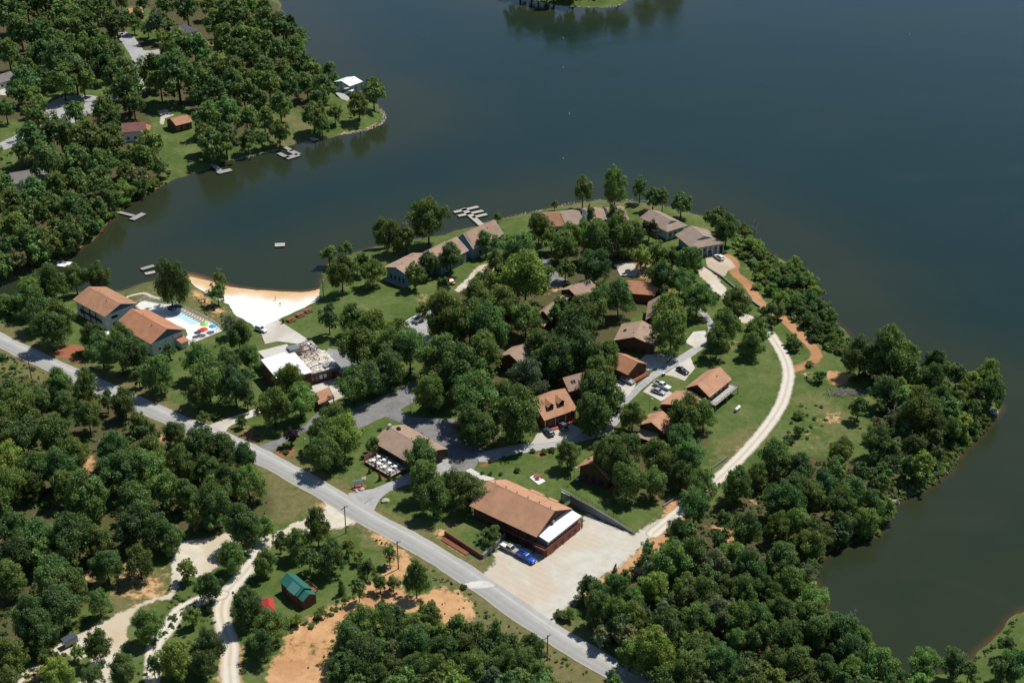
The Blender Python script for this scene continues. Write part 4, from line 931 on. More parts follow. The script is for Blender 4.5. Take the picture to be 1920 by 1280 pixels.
# dense cover everywhere it is too thick to tell single plants apart: low scrub in and around the woods
SCRUB_PX = [
    ([(0, 690), (120, 735), (240, 775), (330, 822), (430, 865), (485, 895), (520, 960), (440, 1000), (330, 1005), (230, 1055), (180, 1120), (0, 1220)], 900, 1.0),
    ([(1075, 1120), (1170, 1075), (1290, 985), (1400, 925), (1480, 860), (1600, 880), (1700, 915), (1640, 990), (1530, 1050), (1525, 1120), (1600, 1215), (1690, 1300), (1260, 1300), (1110, 1190)], 1000, 1.0),
    ([(1385, 455), (1440, 478), (1490, 512), (1530, 565), (1575, 625), (1630, 675), (1600, 690), (1530, 640), (1480, 590), (1430, 540), (1400, 490)], 900, 1.45),
    ([(1600, 680), (1700, 695), (1830, 740), (1870, 760), (1850, 790), (1780, 860), (1700, 915), (1640, 880), (1640, 760)], 420, .9),
    ([(620, 1290), (640, 1200), (720, 1160), (830, 1185), (900, 1180), (990, 1230), (1050, 1300)], 380, .9),
    ([(0, 1240), (60, 1170), (180, 1150), (160, 1200), (60, 1280), (0, 1290)], 120, .8), ([(190, 1140), (420, 1060), (440, 1100), (420, 1290), (210, 1290)], 170, .7),
    ([(215, 405), (250, 372), (330, 335), (320, 320), (240, 350), (190, 420), (130, 480), (60, 510), (60, 480), (150, 420)], 320, 1.1),
    ([(0, 555), (60, 555), (60, 590), (0, 610)], 60, 1.0), ([(1440, 700), (1520, 700), (1560, 800), (1500, 900), (1450, 890), (1480, 800)], 40, .8), ([(1876, 768), (1862, 793), (1812, 842), (1752, 905), (1690, 934), (1664, 928), (1740, 878), (1840, 788)], 620, .95), ([(1664, 930), (1684, 938), (1664, 972), (1640, 1000), (1600, 1014), (1562, 1033), (1540, 1050), (1520, 1060), (1560, 1015), (1620, 985)], 260, .9), ([(1440, 640), (1500, 690), (1490, 760), (1440, 830), (1480, 700)], 40, .6), ([(350, 540), (400, 560), (440, 610), (400, 610)], 50, .5),
    ([(545, 1290), (620, 1170), (770, 1080), (880, 1120), (880, 1180), (640, 1240)], 55, .4), ([(530, 1175), (590, 1150), (680, 1100), (690, 1115), (600, 1165), (540, 1190)], 45, .6), ([(640, 980), (760, 1030), (860, 1090), (840, 1100), (740, 1040)], 50, .5),
    ([(0, 655), (100, 700), (230, 760), (90, 735), (0, 700)], 90, .6), ([(860, 1095), (960, 1160), (1120, 1255), (1080, 1270), (940, 1190), (870, 1140)], 70, .5), ([(900, 1060), (950, 1110), (1000, 1145), (980, 1140)], 20, .4), ([(1822, 1230), (1870, 1190), (1905, 1150), (1925, 1146), (1905, 1160), (1880, 1195), (1835, 1232)], 60, .5), ([(1250, 925), (1285, 930), (1330, 890), (1320, 880)], 30, .4),
]

def mask_clear(xy, keep_off):
    return xy

def build_scrub():
    g = np.random.default_rng(5); P_, N_, S_, T_ = [], [], [], []
    base = [crown_data(600 + i, 9, 16, .17, 'bush') for i in range(4)]
    for pl, n, sc in SCRUB_PX:
        W = np.array([P(u, v)[:2] for u, v in pl]); lo, hi = W.min(0), W.max(0)
        pts = g.uniform(lo, hi, (n * 6, 2)); pts = pts[inpoly(pts[:, 0], pts[:, 1], W)][:n]
        U, Vv = PX(pts[:, 0], pts[:, 1], np.full(len(pts), Z0))
        sd = shore_dist(pts[:, 0], pts[:, 1]); ok = (sd > .2) & (opendist(pts[:, 0], pts[:, 1], GR) > 4.6) & (opendist(pts[:, 0], pts[:, 1], OD) > 3.2) & (opendist(pts[:, 0], pts[:, 1], ROADW[::3]) > 4.6)
        for cl in CLEAR: ok &= ~inpoly(U, Vv, np.array(cl, float))
        pts = pts[ok]; hz = land_h(pts[:, 0], pts[:, 1], sd[ok])
        for (x, y), z in zip(pts, hz):
            p, nn, s, t = base[g.integers(4)]
            r = sc * g.uniform(.5, 1.5) * (1.0 if g.random() > .12 else 1.6); a = g.uniform(0, 6.28); ca, sa = math.cos(a), math.sin(a)
            R_ = np.array([[ca, -sa, 0], [sa, ca, 0], [0, 0, 1]])
            q = (p * np.array([1, 1, .75]) * r) @ R_.T + np.array([x, y, z + r * .05])
            c = np.array(TONES[['', 'b', 'l', 'g', 'd'][g.choice(5, p=[.35, .25, .12, .13, .15])]]) * g.uniform(.75, 1.25)
            P_.append(q); N_.append(nn @ R_.T); S_.append(s * r); T_.append(t * c)
    me = cards_mesh('scrub_undergrowth', np.concatenate(P_), np.concatenate(N_), np.concatenate(S_), np.concatenate(T_), M['leaf'])
    o = bpy.data.objects.new('scrub_undergrowth', me); COL.objects.link(o)
    tag(o, 'low tangled green scrub growing under and between the trees', 'undergrowth', kind='stuff')

CLEAR = [[(327, 1012), (480, 995), (480, 1030), (400, 1070), (330, 1105), (318, 1100)], [(260, 1130), (330, 1100), (320, 1130), (230, 1215), (200, 1290), (130, 1290), (170, 1235), (110, 1225), (60, 1260), (10, 1290), (100, 1205), (210, 1150)], [(205, 1075), (320, 1060), (325, 1100), (250, 1150), (210, 1150)],
    [(500, 1080), (560, 1060), (680, 1090), (640, 1120), (560, 1170), (480, 1160)], [(1020, 1180), (1160, 1280), (1200, 1280), (1060, 1160)], [(140, 855), (195, 850), (200, 900), (140, 905)], [(400, 1100), (440, 1090), (430, 1180), (450, 1290), (405, 1290)], [(1540, 690), (1610, 700), (1590, 730), (1550, 730)], [(1440, 600), (1560, 660), (1540, 690), (1490, 700), (1500, 660)],
    [(1340, 470), (1385, 475), (1440, 540), (1440, 580), (1360, 510)]]
build_scrub()

LM = []        # landmarks for the labels: (u, v, phrase)
def landmark(u, v, s): LM.append((u, v, s))

# ---------------------------------------------------------------- buildings
def opening(root, side, pos, z, w, h, dims, name='window', frame='white_trim', pane='glass'):
    """a framed pane (or door leaf) on a wall: side f/b = long walls, l/r = gable walls"""
    hx, hy = dims
    def mk(dep, ww, hh):
        b = MB()
        if side in 'fb':
            s = -1 if side == 'f' else 1; y = s * hy
            b.box(pos - ww / 2, pos + ww / 2, min(y - .02 * s, y + dep * s), max(y - .02 * s, y + dep * s), z - hh / 2, z + hh / 2)
        else:
            s = -1 if side == 'l' else 1; x = s * hx
            b.box(min(x - .02 * s, x + dep * s), max(x - .02 * s, x + dep * s), pos - ww / 2, pos + ww / 2, z - hh / 2, z + hh / 2)
        return b
    f = mk(.06, w, h).build(name, M[frame], root)
    mk(.085, w - .16, h - .16).build('pane' if name == 'window' else 'door_panel', M[pane], f)
    return f

def frame_from(e0, e1, r, at, ze, W=None, rise=None):
    E0, E1 = P(*e0, ze), P(*e1, ze); d = E1 - E0; L = np.linalg.norm(d); d = d / L; n = np.array([-d[1], d[0], 0])
    A = E1 if at else E0; half = 1.0; rs = 2.0
    if r is not None:
        dr = ray(*r); t = ((A - CAM) @ d) / (dr @ d); X = CAM + t * dr; half = (X - A) @ n; rs = X[2] - Z0 - ze
    if W is not None: half = W / 2 * (1 if half > 0 else -1)
    if rise is not None: rs = rise
    if half < 0: d = -d; n = -n; half = -half
    c = (E0 + E1) / 2 + n * half
    return c, math.atan2(d[1], d[0]), L, 2 * half, rs

def house(name, label, cat, e0, e1, r, at, ze, wall, roof, over=.5, W=None, rise=None, group=None, opens=(), lm=None, hip=None, rt=.20, base=0.0, ridge_cap=True, trim=None):
    c, rz, L, W, rise = frame_from(e0, e1, r, at, ze, W, rise)
    zg = gz(c[0], c[1]) if base is not None else 0
    root = thing(name, label, cat, (c[0], c[1], Z0), rz, group)
    hx, hy = L / 2 - over, W / 2 - over
    zt = ze + rise * over / (W / 2) - rt - .02; zp = ze + rise - rt - .02
    b = MB()
    if hip: 
        b.box(-hx, hx, -hy, hy, -1.2, ze - .02)
    else:
        prof = [(-hy, -1.2), (hy, -1.2), (hy, zt), (0, zp), (-hy, zt)]
        b.loft([[(-hx, y, z) for y, z in prof], [(hx, y, z) for y, z in prof]])
    b.build('wall', M[wall], root)
    rb = MB(); x0, x1, y0, y1 = -L / 2, L / 2, -W / 2, W / 2; zr = ze + rise
    if hip:
        hh = hip; wg = W / 4; zg2 = ze + rise * .5; xr = x1 - hh
        rb.slab([(x0, y0, ze), (x1, y0, ze), (xr, -wg, zg2), (xr, 0, zr), (x0, 0, zr)], rt)
        rb.slab([(x1, y1, ze), (x0, y1, ze), (x0, 0, zr), (xr, 0, zr), (xr, wg, zg2)], rt)
        rb.slab([(x1, y0, ze), (x1, y1, ze), (xr, wg, zg2), (xr, -wg, zg2)], rt)
        g = MB(); g.slab([(xr - .05, -wg, zg2 - .05), (xr - .05, wg, zg2 - .05), (xr - .05, 0, zr - .12)], .01)
        g.poly([(xr - .30, -wg + .2, zg2), (xr - .30, wg - .2, zg2), (xr - .30, 0, zr - .15)])
        g = MB(); g.loft([[(xr - .35, -wg + .1, zg2 + .02), (xr - .35, wg - .1, zg2 + .02), (xr - .35, 0, zr - .2)], [(xr - .25, -wg + .1, zg2 + .02), (xr - .25, wg - .1, zg2 + .02), (xr - .25, 0, zr - .2)]])
        g.build('gable', M['pale_blue'], root)
    else:
        rb.slab([(x0, y0, ze), (x1, y0, ze), (x1, 0, zr), (x0, 0, zr)], rt)
        rb.slab([(x1, y1, ze), (x0, y1, ze), (x0, 0, zr), (x1, 0, zr)], rt)
    ro = rb.build('roof', M[roof], root)
    if ridge_cap:
        cb = MB(); sl = rise / (W / 2)
        for s in (-1, 1): cb.slab([(x0 + .02, s * .22, zr - sl * .22 + .035), (x1 - .02 - (hip or 0), s * .22, zr - sl * .22 + .035), (x1 - .02 - (hip or 0), 0, zr + .035), (x0 + .02, 0, zr + .035)], .03)
        cb.build('ridge_cap', M[roof], ro)
    if L > 9 and not hip and name not in ('lodge', 'restaurant'):
        for k_, (fx, off) in enumerate(((-.22, .9), (.18, 1.5))):
            vb = MB(); y_ = (-1 if k_ else 1) * off; vb.cyl(fx * L, y_, zr - rise * off / (W / 2) - .1, zr - rise * off / (W / 2) + .38, .09, 8); vb.cyl(fx * L, y_, zr - rise * off / (W / 2) + .38, zr - rise * off / (W / 2) + .46, .16, 8); vb.build('roof_vent', M['black' if k_ else 'steel'], ro)
    if trim:
        tb = MB(); t0 = .07
        for x in (x0 - t0, x1):
            if hip and x > 0: continue
            for s in (-1, 1):
                tb.slab([(x, s * W / 2, ze + .02), (x + t0, s * W / 2, ze + .02), (x + t0, 0, zr + .02), (x, 0, zr + .02)], .26)
        for y in (y0 - t0, y1): tb.box(x0, x1, y, y + t0, ze - .24, ze - .01)
        tb.build('fascia', M[trim], ro)
    for o in opens: opening(root, *o[:5], (hx, hy), *o[5:])
    root['dims'] = [L, W, ze, rise]; FOOT.append((c[0], c[1], math.cos(rz), math.sin(rz), L / 2 + .3, W / 2 + .3))
    if lm:
        u, v = PX(c[0], c[1], Z0); landmark(u, v, lm)
    return root, L, W, rise

def post(root, x, y, z0, z1, r, m, name='post'):
    b = MB(); b.box(x - r, x + r, y - r, y + r, z0, z1); return b.build(name, M[m], root)

def deck(root, x0, x1, y0, y1, z, m='wood_grey', rail='dark_trim', sides='fbr', posts=True, railh=1.0, slats=True):
    d = MB(); d.box(x0, x1, y0, y1, z - .15, z); dk = d.build('deck', M[m], root)
    r = MB()
    segs = dict(f=((x0, y0), (x1, y0)), b=((x0, y1), (x1, y1)), l=((x0, y0), (x0, y1)), r=((x1, y0), (x1, y1)))
    for s in sides:
        (ax, ay), (bx, by) = segs[s]; L = math.hypot(bx - ax, by - ay); n = max(2, int(L / 1.6))
        if abs(ax - bx) > abs(ay - by):
            for zz in (.12, railh): r.box(min(ax, bx), max(ax, bx), ay - .04, ay + .04, z + zz - .05, z + zz + .05)
        else:
            for zz in (.12, railh): r.box(ax - .04, ax + .04, min(ay, by), max(ay, by), z + zz - .05, z + zz + .05)
        k = n * (4 if slats else 1)
        for i in range(k + 1):
            t = i / k; px_, py_ = ax + (bx - ax) * t, ay + (by - ay) * t; w = .05 if i % (4 if slats else 1) == 0 else .018
            r.box(px_ - w, px_ + w, py_ - w, py_ + w, z + (.17 if w < .03 else 0), z + railh - .05)
    r.build('railing', M[rail], dk)
    if posts:
        for x in (x0 + .1, (x0 + x1) / 2, x1 - .1):
            for y in (y0 + .1, y1 - .1): post(dk, x, y, -.3, z - .15, .09, rail)
    return dk

def skylight(root, L, W, ze, rise, x, t, side=-1, w=.7, h=1.1):
    """a dark skylight lying on the slope; t = 0 eave .. 1 ridge"""
    sl = rise / (W / 2); ang = math.atan(sl)
    y = side * W / 2 * (1 - t); z = ze + rise * t
    b = MB(); dy = h / 2 * math.cos(ang); dz = h / 2 * math.sin(ang)
    b.slab([(x - w / 2, y + side * dy, z - dz + .10), (x + w / 2, y + side * dy, z - dz + .10), (x + w / 2, y - side * dy, z + dz + .10), (x - w / 2, y - side * dy, z + dz + .10)], .12)
    s = b.build('skylight', M['dark_trim'], root)
    b = MB(); k = .82
    b.slab([(x - w / 2 * k, y + side * dy * k, z - dz * k + .125), (x + w / 2 * k, y + side * dy * k, z - dz * k + .125), (x + w / 2 * k, y - side * dy * k, z + dz * k + .125), (x - w / 2 * k, y - side * dy * k, z + dz * k + .125)], .02)
    b.build('pane', M['glass'], s)

def roof_vent(root, L, W, ze, rise, x, off=.35, side=1):
    b = MB(); z = ze + rise * (1 - off / (W / 2)); b.cyl(x, side * off, z - .1, z + .32, .09, 8); b.cyl(x, side * off, z + .32, z + .42, .17, 8)
    b.build('roof_vent', M['black'], root)

def chimney(root, x, y, z0, z1, w=.7, m='brick'):
    b = MB(); b.box(x - w / 2, x + w / 2, y - w / 2, y + w / 2, z0, z1); c = b.build('chimney', M[m], root)
    b = MB(); b.box(x - w / 2 - .08, x + w / 2 + .08, y - w / 2 - .08, y + w / 2 + .08, z1 + .002, z1 + .1); b.build('chimney_cap', M['kerb'], c)

# --- the two pool houses
pool1, L, W, rs = house('pool_house', 'white two storey pool house with a brown gable roof, nearer the lake inlet', 'building', (136.4, 561.6), (196.6, 594.4), (226.3, 569.4), 1, 5.6, 'white_wall', 'brown', .7, lm='the brown roofed pool house',
    opens=[('r', -2.6, 4.0, 2.6, 1.1), ('r', -2.6, 1.5, 2.2, 1.2), ('f', 5.6, 2.2, 1.2, 1.3), ('f', -6.2, 2.2, 1.0, 2.1, 'door', 'dark_trim', 'dark_trim')], trim='grey_trim')
b = MB(); b.loft([[(L / 2 - .69, y, z) for y, z in ((-W / 2 + .75, 5.6), (W / 2 - .75, 5.6), (0, 5.6 + rs - .35))], [(L / 2 - .62, y, z) for y, z in ((-W / 2 + .75, 5.6), (W / 2 - .75, 5.6), (0, 5.6 + rs - .35))]]); b.build('gable_siding', M['grey_trim'], pool1)
b = MB(); b.box(-L / 2 + 3, L / 2 - 3.2, -W / 2 - .1, -W / 2 + .66, 2.6, 2.8); pb = b.build('balcony', M['dark_trim'], pool1)
for x in (-4, 0, 3.5): post(pool1, x, -W / 2 + .15, -.3, 5.4, .12, 'dark_trim')
b = MB(); b.slab([(-L / 2 + 11, W / 2 + 1.9, 2.6), (-L / 2 + 16, W / 2 + 1.9, 2.6), (-L / 2 + 16, W / 2 - .6, 3.3), (-L / 2 + 11, W / 2 - .6, 3.3)], .15); b.build('porch_roof', M['tan'], pool1)
pool2, L, W, rs = house('pool_house', 'white pool house with an orange brown gable roof beside the swimming pool', 'building', (215.3, 606.9), (283.3, 645.2), (313.75, 616.2), 1, 4.9, 'white_wall', 'rust', .7, lm='the orange roofed pool house',
    opens=[('r', -3.3, 1.7, .9, 1.1), ('r', -.8, 3.3, .55, .6), ('r', 1.9, 3.9, .6, .6), ('r', 3.9, 2.4, .9, 1.0), ('f', 2, 2, 1.3, 1.2), ('f', 6, 2, 1.3, 1.2)], trim='grey_trim')
b = MB(); b.loft([[(L / 2 - .69, y, z) for y, z in ((-W / 2 + .75, 4.6), (W / 2 - .75, 4.6), (0, 4.9 + rs - .35))], [(L / 2 - .62, y, z) for y, z in ((-W / 2 + .75, 4.6), (W / 2 - .75, 4.6), (0, 4.9 + rs - .35))]]); b.build('gable_siding', M['grey_trim'], pool2)
b = MB(); b.box(L / 2 - .72, L / 2 + 2.4, W / 2 - 3.6, W / 2 - 1.0, -1, 2.3); sh = b.build('shed_wall', M['white_wall'], pool2)
b = MB(); b.slab([(L / 2 - .68, W / 2 - 3.9, 2.9), (L / 2 + 2.8, W / 2 - 3.9, 2.35), (L / 2 + 2.8, W / 2 - .7, 2.35), (L / 2 - .68, W / 2 - .7, 2.9)], .15); b.build('porch_roof', M['rust'], pool2)
b = MB()
sheet('pool_deck', [(252, 576), (262, 567), (272, 564), (300, 570), (326, 571), (398, 606), (418, 620), (384, 634), (348, 650), (344, 640), (352, 628), (348, 618), (300, 594)], M['pool_deck'], .14, .04)

# --- lodge
lodge, L, W, rs = house('lodge', 'big brick and timber lodge with a long brown gable roof and white porch roof', 'building', (879.6, 947.8), (1006.2, 1006.9), (1041, 957.2), 1, 5.2, 'brown_wall', 'tan', .9, lm='the big brown roofed lodge',
    opens=[('f', x, 1.35, 1.6, 1.2, 'window', 'dark_trim') for x in (-8, -5, -2, 1, 4, 7)] + [('f', x, 3.75, 1.4, .9, 'window', 'dark_trim') for x in (-8, -4, 0, 4, 8)], trim='dark_trim')
hx, hy = L / 2 - .9, W / 2 - .9
for i in range(6): roof_vent(lodge, L, W, 5.2, rs, -L / 2 + 2.2 + i * 3.7, .45, 1)
b = MB(); b.box(hx + .01, hx + 3.9, -hy - .4, hy + .3, -1, 2.45); b.build('basement_wall', M['brick'], lodge)
b = MB(); b.box(hx + .012, hx + 3.4, -hy + .4, hy + .2, 2.72, 4.25); pw = b.build('porch_wall', M['grey_trim'], lodge)
for i in range(9):
    y = -hy + 1.1 + i * (2 * hy - 1.4) / 8
    b = MB(); b.box(hx + 3.39, hx + 3.47, y - .52, y + .52, 3.15, 4.15); w_ = b.build('window', M['white_trim'], lodge)
    b = MB(); b.box(hx + 3.40, hx + 3.49, y - .44, y + .44, 3.22, 4.08); b.build('pane', M['glass'], w_)
b = MB(); b.slab([(hx + .02, -hy + .1, 5.15), (hx + 4.0, -hy + .1, 4.5), (hx + 4.0, hy + .6, 4.5), (hx + .02, hy + .6, 5.15)], .16); b.build('porch_roof', M['white_metal'], lodge)
d = deck(lodge, hx + .02, hx + 3.9, -hy - 1.6, hy + 1.4, 2.7, 'wood_red', 'brown_wall', 'fb', False)
for x in (hx + .3, hx + 3.7):
    post(lodge, x, -hy - 1.5, -.5, 2.5, .12, 'brown_wall'); post(lodge, x, hy + 1.3, -.5, 2.5, .12, 'brown_wall')
for x in np.linspace(-1, hx, 5): post(lodge, float(x), -W / 2 + .15, -.5, 5.0, .11, 'dark_trim')
d = deck(lodge, -1.5, hx, -W / 2 + .1, -hy - .05, 2.7, 'wood_red', 'brown_wall', 'f', False)
for y in (-3.6, -.6, 2.4, 5.0):
    b = MB(); b.box(hx + 3.88, hx + 3.96, y - .5, y + .5, .8, 1.6); b.build('window', M['dark_trim'], lodge)
b2 = MB(); b2.slab([(-3, W / 2 + 1.0, 4.9), (1.5, W / 2 + 1.0, 4.9), (1.5, W / 2 - .9, 5.75), (-3, W / 2 - .9, 5.75)], .15); b2.build('porch_roof', M['tan'], lodge)
b2 = MB(); b2.slab([(3.2, W / 2 + .9, 4.95), (6.2, W / 2 + .9, 4.95), (6.2, W / 2 - .7, 5.7), (3.2, W / 2 - .7, 5.7)], .15); b2.build('porch_roof', M['tan'], lodge)
b2 = MB(); b2.box(hx - .2, hx + .9, -.9, -.2, 5.0, 6.3); b2.build('roof_unit', M['steel'], lodge)

# --- restaurant with its terrace
rest, L, W, rs = house('restaurant', 'low restaurant with a long tan gable roof beside the car park', 'building', (696.2, 826.9), (778, 874.4), (726.9, 798.7), 0, 3.5, 'brown_wall', 'dust', .8, lm='the tan roofed restaurant', trim='dark_trim',
    opens=[('f', x, 1.5, 1.7, 1.5, 'window', 'dark_trim') for x in (-4, -1.5, 1, 3.5, 6)] + [('b', x, 1.6, 1.4, 1.2) for x in (-6, -3, 0, 3)])
roof_vent(rest, L, W, 3.5, rs, 0.5, .5, 1)
chimney(rest, -L / 2 + .8, .1, 3.5 + rs - .8, 3.5 + rs + .8, .8, 'white_trim')
b = MB(); b.box(-L / 2 + 2.6, -L / 2 + 3.6, 1.0, 1.9, 3.5 + rs - 1.0, 3.5 + rs + .25); b.build('roof_unit', M['black'], rest)
deck(rest, -L / 2 + 3.3, L / 2 - 4.0, -W / 2 - 5.6, -W / 2 + .75, .75, 'wood_grey', 'wood_red', 'flr', True, .95, False)
c_ = np.array(rest.location); rzr = rest.rotation_euler[2]
def rest_w(x, y): return c_[0] + x * math.cos(rzr) - y * math.sin(rzr), c_[1] + x * math.sin(rzr) + y * math.cos(rzr)

# --- cabins of the resort
def cabin(label, e0, e1, r, at, ze, wall, roof, **k): return house('cabin', label, 'cabin', e0, e1, r, at, ze, wall, roof, group='resort cabins', **k)
dorm, L, W, rs = cabin('tan roofed cabin with two gabled dormers and a front porch with parked cars', (1020.6, 788.7), (1082.5, 767), (1059.4, 727.5), 1, 3.5, 'log_wall', 'tan', over=.5, lm='the cabin with two dormers', trim='dark_trim',
    opens=[('f', x, 1.5, 1.3, 1.2, 'window', 'white_trim') for x in (-3, 0, 3)])
for x in (-1.9, 1.9):
    sl = rs / (W / 2); y0 = -W / 2 * .56; z0 = 3.5 + rs * .44
    b = MB(); b.loft([[(x - .95, y0 - .4, z0 - .3), (x + .95, y0 - .4, z0 - .3), (x + .95, y0 - .4, z0 + .85), (x, y0 - .4, z0 + 1.65), (x - .95, y0 - .4, z0 + .85)], [(x - .95, y0 + 2.0, z0 - .2), (x + .95, y0 + 2.0, z0 - .2), (x + .95, y0 + 2.0, z0 + .85), (x, y0 + 2.0, z0 + 1.65), (x - .95, y0 + 2.0, z0 + .85)]]); dm = b.build('dormer', M['brown_wall'], dorm)
    b = MB()
    for s in (-1, 1): b.slab([(x + s * 1.3, y0 - .75, z0 + .68), (x + s * 1.3, y0 + 1.9, z0 + .68), (x, y0 + 3.0, z0 + 1.82), (x, y0 - .75, z0 + 1.82)], .1)
    b.build('dormer_roof', M['tan'], dm)
    b = MB(); b.box(x - .5, x + .5, y0 - .46, y0 - .38, z0 + .05, z0 + .9); b.build('window', M['glass'], dm)
deck(dorm, -L / 2 + .4, L / 2 - .4, -W / 2 - 1.6, -W / 2 + .45, .35, 'wood_red', 'wood_red', '', False)
for x in np.linspace(-L / 2 + .5, L / 2 - .5, 4): post(dorm, float(x), -W / 2 + .2, -.3, 3.3, .1, 'white_trim')

c9, L, W, rs = cabin('small weathered cabin roof with skylights behind the two dormer cabin', (1066.5, 734.5), (1108, 723), None, 0, 3.2, 'brown_wall', 'dust', over=.4, W=8.0, rise=2.9, lm='the small weathered cabin')
for x in (-1.6, -.7): skylight(c9, L, W, 3.2, rs, x, .55)
c10, L, W, rs = cabin('cabin with a steep plain rust brown roof plane beside the concrete drive', (1137, 683.7), (1177, 702.7), (1194.7, 667.6), 1, 3.3, 'brown_wall', 'rust', over=.4, W=9.6, rise=2.6, lm='the steep rust roofed cabin', opens=[('r', 0, 1.6, 1.4, 1.2, 'window', 'dark_trim')])
deck(c10, L / 2 - .35, L / 2 + 1.5, -W / 2 + .6, W / 2 - .6, .5, 'wood_red', 'wood_red', 'r', False)
c11, L, W, rs = cabin('cabin with dark stained brown roof, skylights and shadowed gable by the loop road', (1227, 649.3), (1241, 617.7), (1189, 631.7), 0, 3.6, 'brown_wall', 'dust', over=.6, lm='the dark stained cabin roof', trim='dark_trim', opens=[('l', y, 1.7, 1.3, 1.3, 'window', 'dark_trim') for y in (-3, 0, 3)])
for x in (-.2, .8): skylight(c11, L, W, 3.6, rs, x, .35, 1)
c12, L, W, rs = cabin('cabin under tall trees showing a narrow roof slope with twin skylights', (1210, 600), (1215, 566), (1232, 588), 0, 3.4, 'brown_wall', 'dust', over=.5, lm='the twin skylight cabin')
for x in (-.6, .5): skylight(c12, L, W, 3.4, rs, x, .6, -1)
c13, L, W, rs = cabin('reddish roofed cabin below the pale concrete pad, deep in the trees', (1170, 549), (1228, 554), None, 0, 3.3, 'log_wall', 'rust', over=.5, W=10, rise=2.2, lm='the reddish cabin in the trees', opens=[('r', 0, 1.6, 1.5, 1.4)])
c14, L, W, rs = cabin('tan cabin gable with rough shingles between tall dark trees', (1085, 560), (1124, 542), (1067, 542), 0, 3.3, 'brown_wall', 'dust', over=.5, lm='the tan cabin among dark trees')
b = MB(); b.slab([(-L / 2 - 3.2, -1.2, 2.5), (-L / 2 + .2, -1.2, 2.9), (-L / 2 + .2, 2.0, 2.9), (-L / 2 - 3.2, 2.0, 2.5)], .15); b.build('porch_roof', M['dust'], c14)
c15, L, W, rs = cabin('small tan gabled cabin with an orange lean-to below its dark gable', (1033.4, 599), (1060, 577), (1018.4, 583), 0, 3.6, 'brown_wall', 'dust', over=.5, lm='the small gabled cabin with orange lean-to')
b = MB(); b.slab([(-L / 2 - 2.6, -2.0, 1.9), (-L / 2 + .55, -2.0, 2.7), (-L / 2 + .55, 2.2, 2.7), (-L / 2 - 2.6, 2.2, 1.9)], .15); b.build('porch_roof', M['tan'], c15)
c16, L, W, rs = cabin('shaded brown cabin with a peaked front half hidden by trees', (932, 669.4), (960, 650), (953.75, 655.5), 0, 4.2, 'brown_wall', 'dust', over=.6, W=9.5, rise=2.6, lm='the shaded peaked cabin')
c17, L, W, rs = cabin('tan roofed cabin with a long pale raised deck facing the mown field', (1330.6, 745), (1373, 710.6), (1307.5, 721.2), 0, 4.6, 'brown_wall', 'tan', over=.7, lm='the cabin with the long raised deck', opens=[('f', x, 3.6, 1.6, 1.5, 'window', 'dark_trim') for x in (-4, -1.3, 1.3, 4)], trim='dark_trim')
deck(c17, -L / 2 + .2, L / 2 + .4, -W / 2 - 2.2, -W / 2 + .65, 2.4, 'raft', 'steel', 'flr', True)
c18, L, W, rs = cabin('brown cabin roof mostly hidden under the trees beside the raised deck cabin', (1298, 778), (1327, 752), (1268, 758), 0, 3.3, 'brown_wall', 'tan', over=.5, lm='the half hidden brown cabin')
c19, L, W, rs = cabin('tan cabin with a dark shaded front gable above a low porch roof', (1245, 812), (1266, 790), (1222, 803), 0, 3.6, 'brown_wall', 'tan', over=.6, W=8.5, rise=2.4, lm='the tan cabin with the low porch roof')
b = MB(); b.slab([(-L / 2 - 3.2, -2.6, 1.8), (-L / 2 + .7, -2.6, 2.5), (-L / 2 + .7, 3.2, 2.5), (-L / 2 - 3.2, 3.2, 1.8)], .16); b.build('porch_roof', M['dust'], c19)
c21, L, W, rs = cabin('tall brown lodge cabin with orange notched roof edge and big shadowed front', (1081, 875), (1118, 845), (1112, 866), 0, 4.4, 'brown_wall', 'tan', over=.7, lm='the notched roof cabin', opens=[('r', y, 2.0, 1.4, 1.6, 'window', 'dark_trim') for y in (-2.5, 0, 2.5)])
for x in (-2.2, 1.2):
    b = MB(); b.loft([[(x - .9, -W / 2 + 1.2, 4.4), (x + .9, -W / 2 + 1.2, 4.4), (x, -W / 2 + 1.2, 6.0)], [(x - .9, -W / 2 + 3.2, 4.4), (x + .9, -W / 2 + 3.2, 4.4), (x, -W / 2 + 3.2, 6.0)]]); b.build('dormer', M['tan'], c21)
deck(c21, -L / 2 + .8, L / 2 - .8, W / 2 - .6, W / 2 + 1.6, .8, 'wood_red', 'wood_red', '', False)

# --- lakeside houses
def hp(root, L, W, ze, n=5, m='white_trim', x=None):
    for y in np.linspace(-W / 2 + .3, W / 2 - .3, n): post(root, (L / 2 - .25) if x is None else x, float(y), -.5, ze - .2, .07, m)
c24, L, W, rs = house('lake_house', 'blue grey lake house with worn brown hipped roof and pale gable, nearer the shore trees', 'house', (1198.7, 408), (1251, 435), (1218.7, 392.5), 0, 4.0, 'pale_blue', 'wornbrown', 1.2, hip=3.4, group='hipped lakeside houses', lm='the worn roofed lake house', opens=[('r', y, 1.6, 1.5, 1.7) for y in (-2.5, 0, 2.5)] + [('f', x, 1.8, 1.2, 1.3) for x in (0, 3)])
hp(c24, L, W, 4.0)
c25, L, W, rs = house('lake_house', 'blue grey lake house with hipped brown roof and tall posts beside the white van pad', 'house', (1265, 440), (1297.5, 466.9), (1296, 423), 0, 4.4, 'blue_wall', 'wornbrown', 1.2, hip=3.6, group='hipped lakeside houses', lm='the lake house with tall white posts', opens=[('r', y, 2.0, 1.8, 2.2) for y in (-3.6, -1.2, 1.2, 3.6)] + [('f', x, 2, 1.2, 1.3) for x in (-3, 0, 3)])
hp(c25, L, W, 4.4, 7)
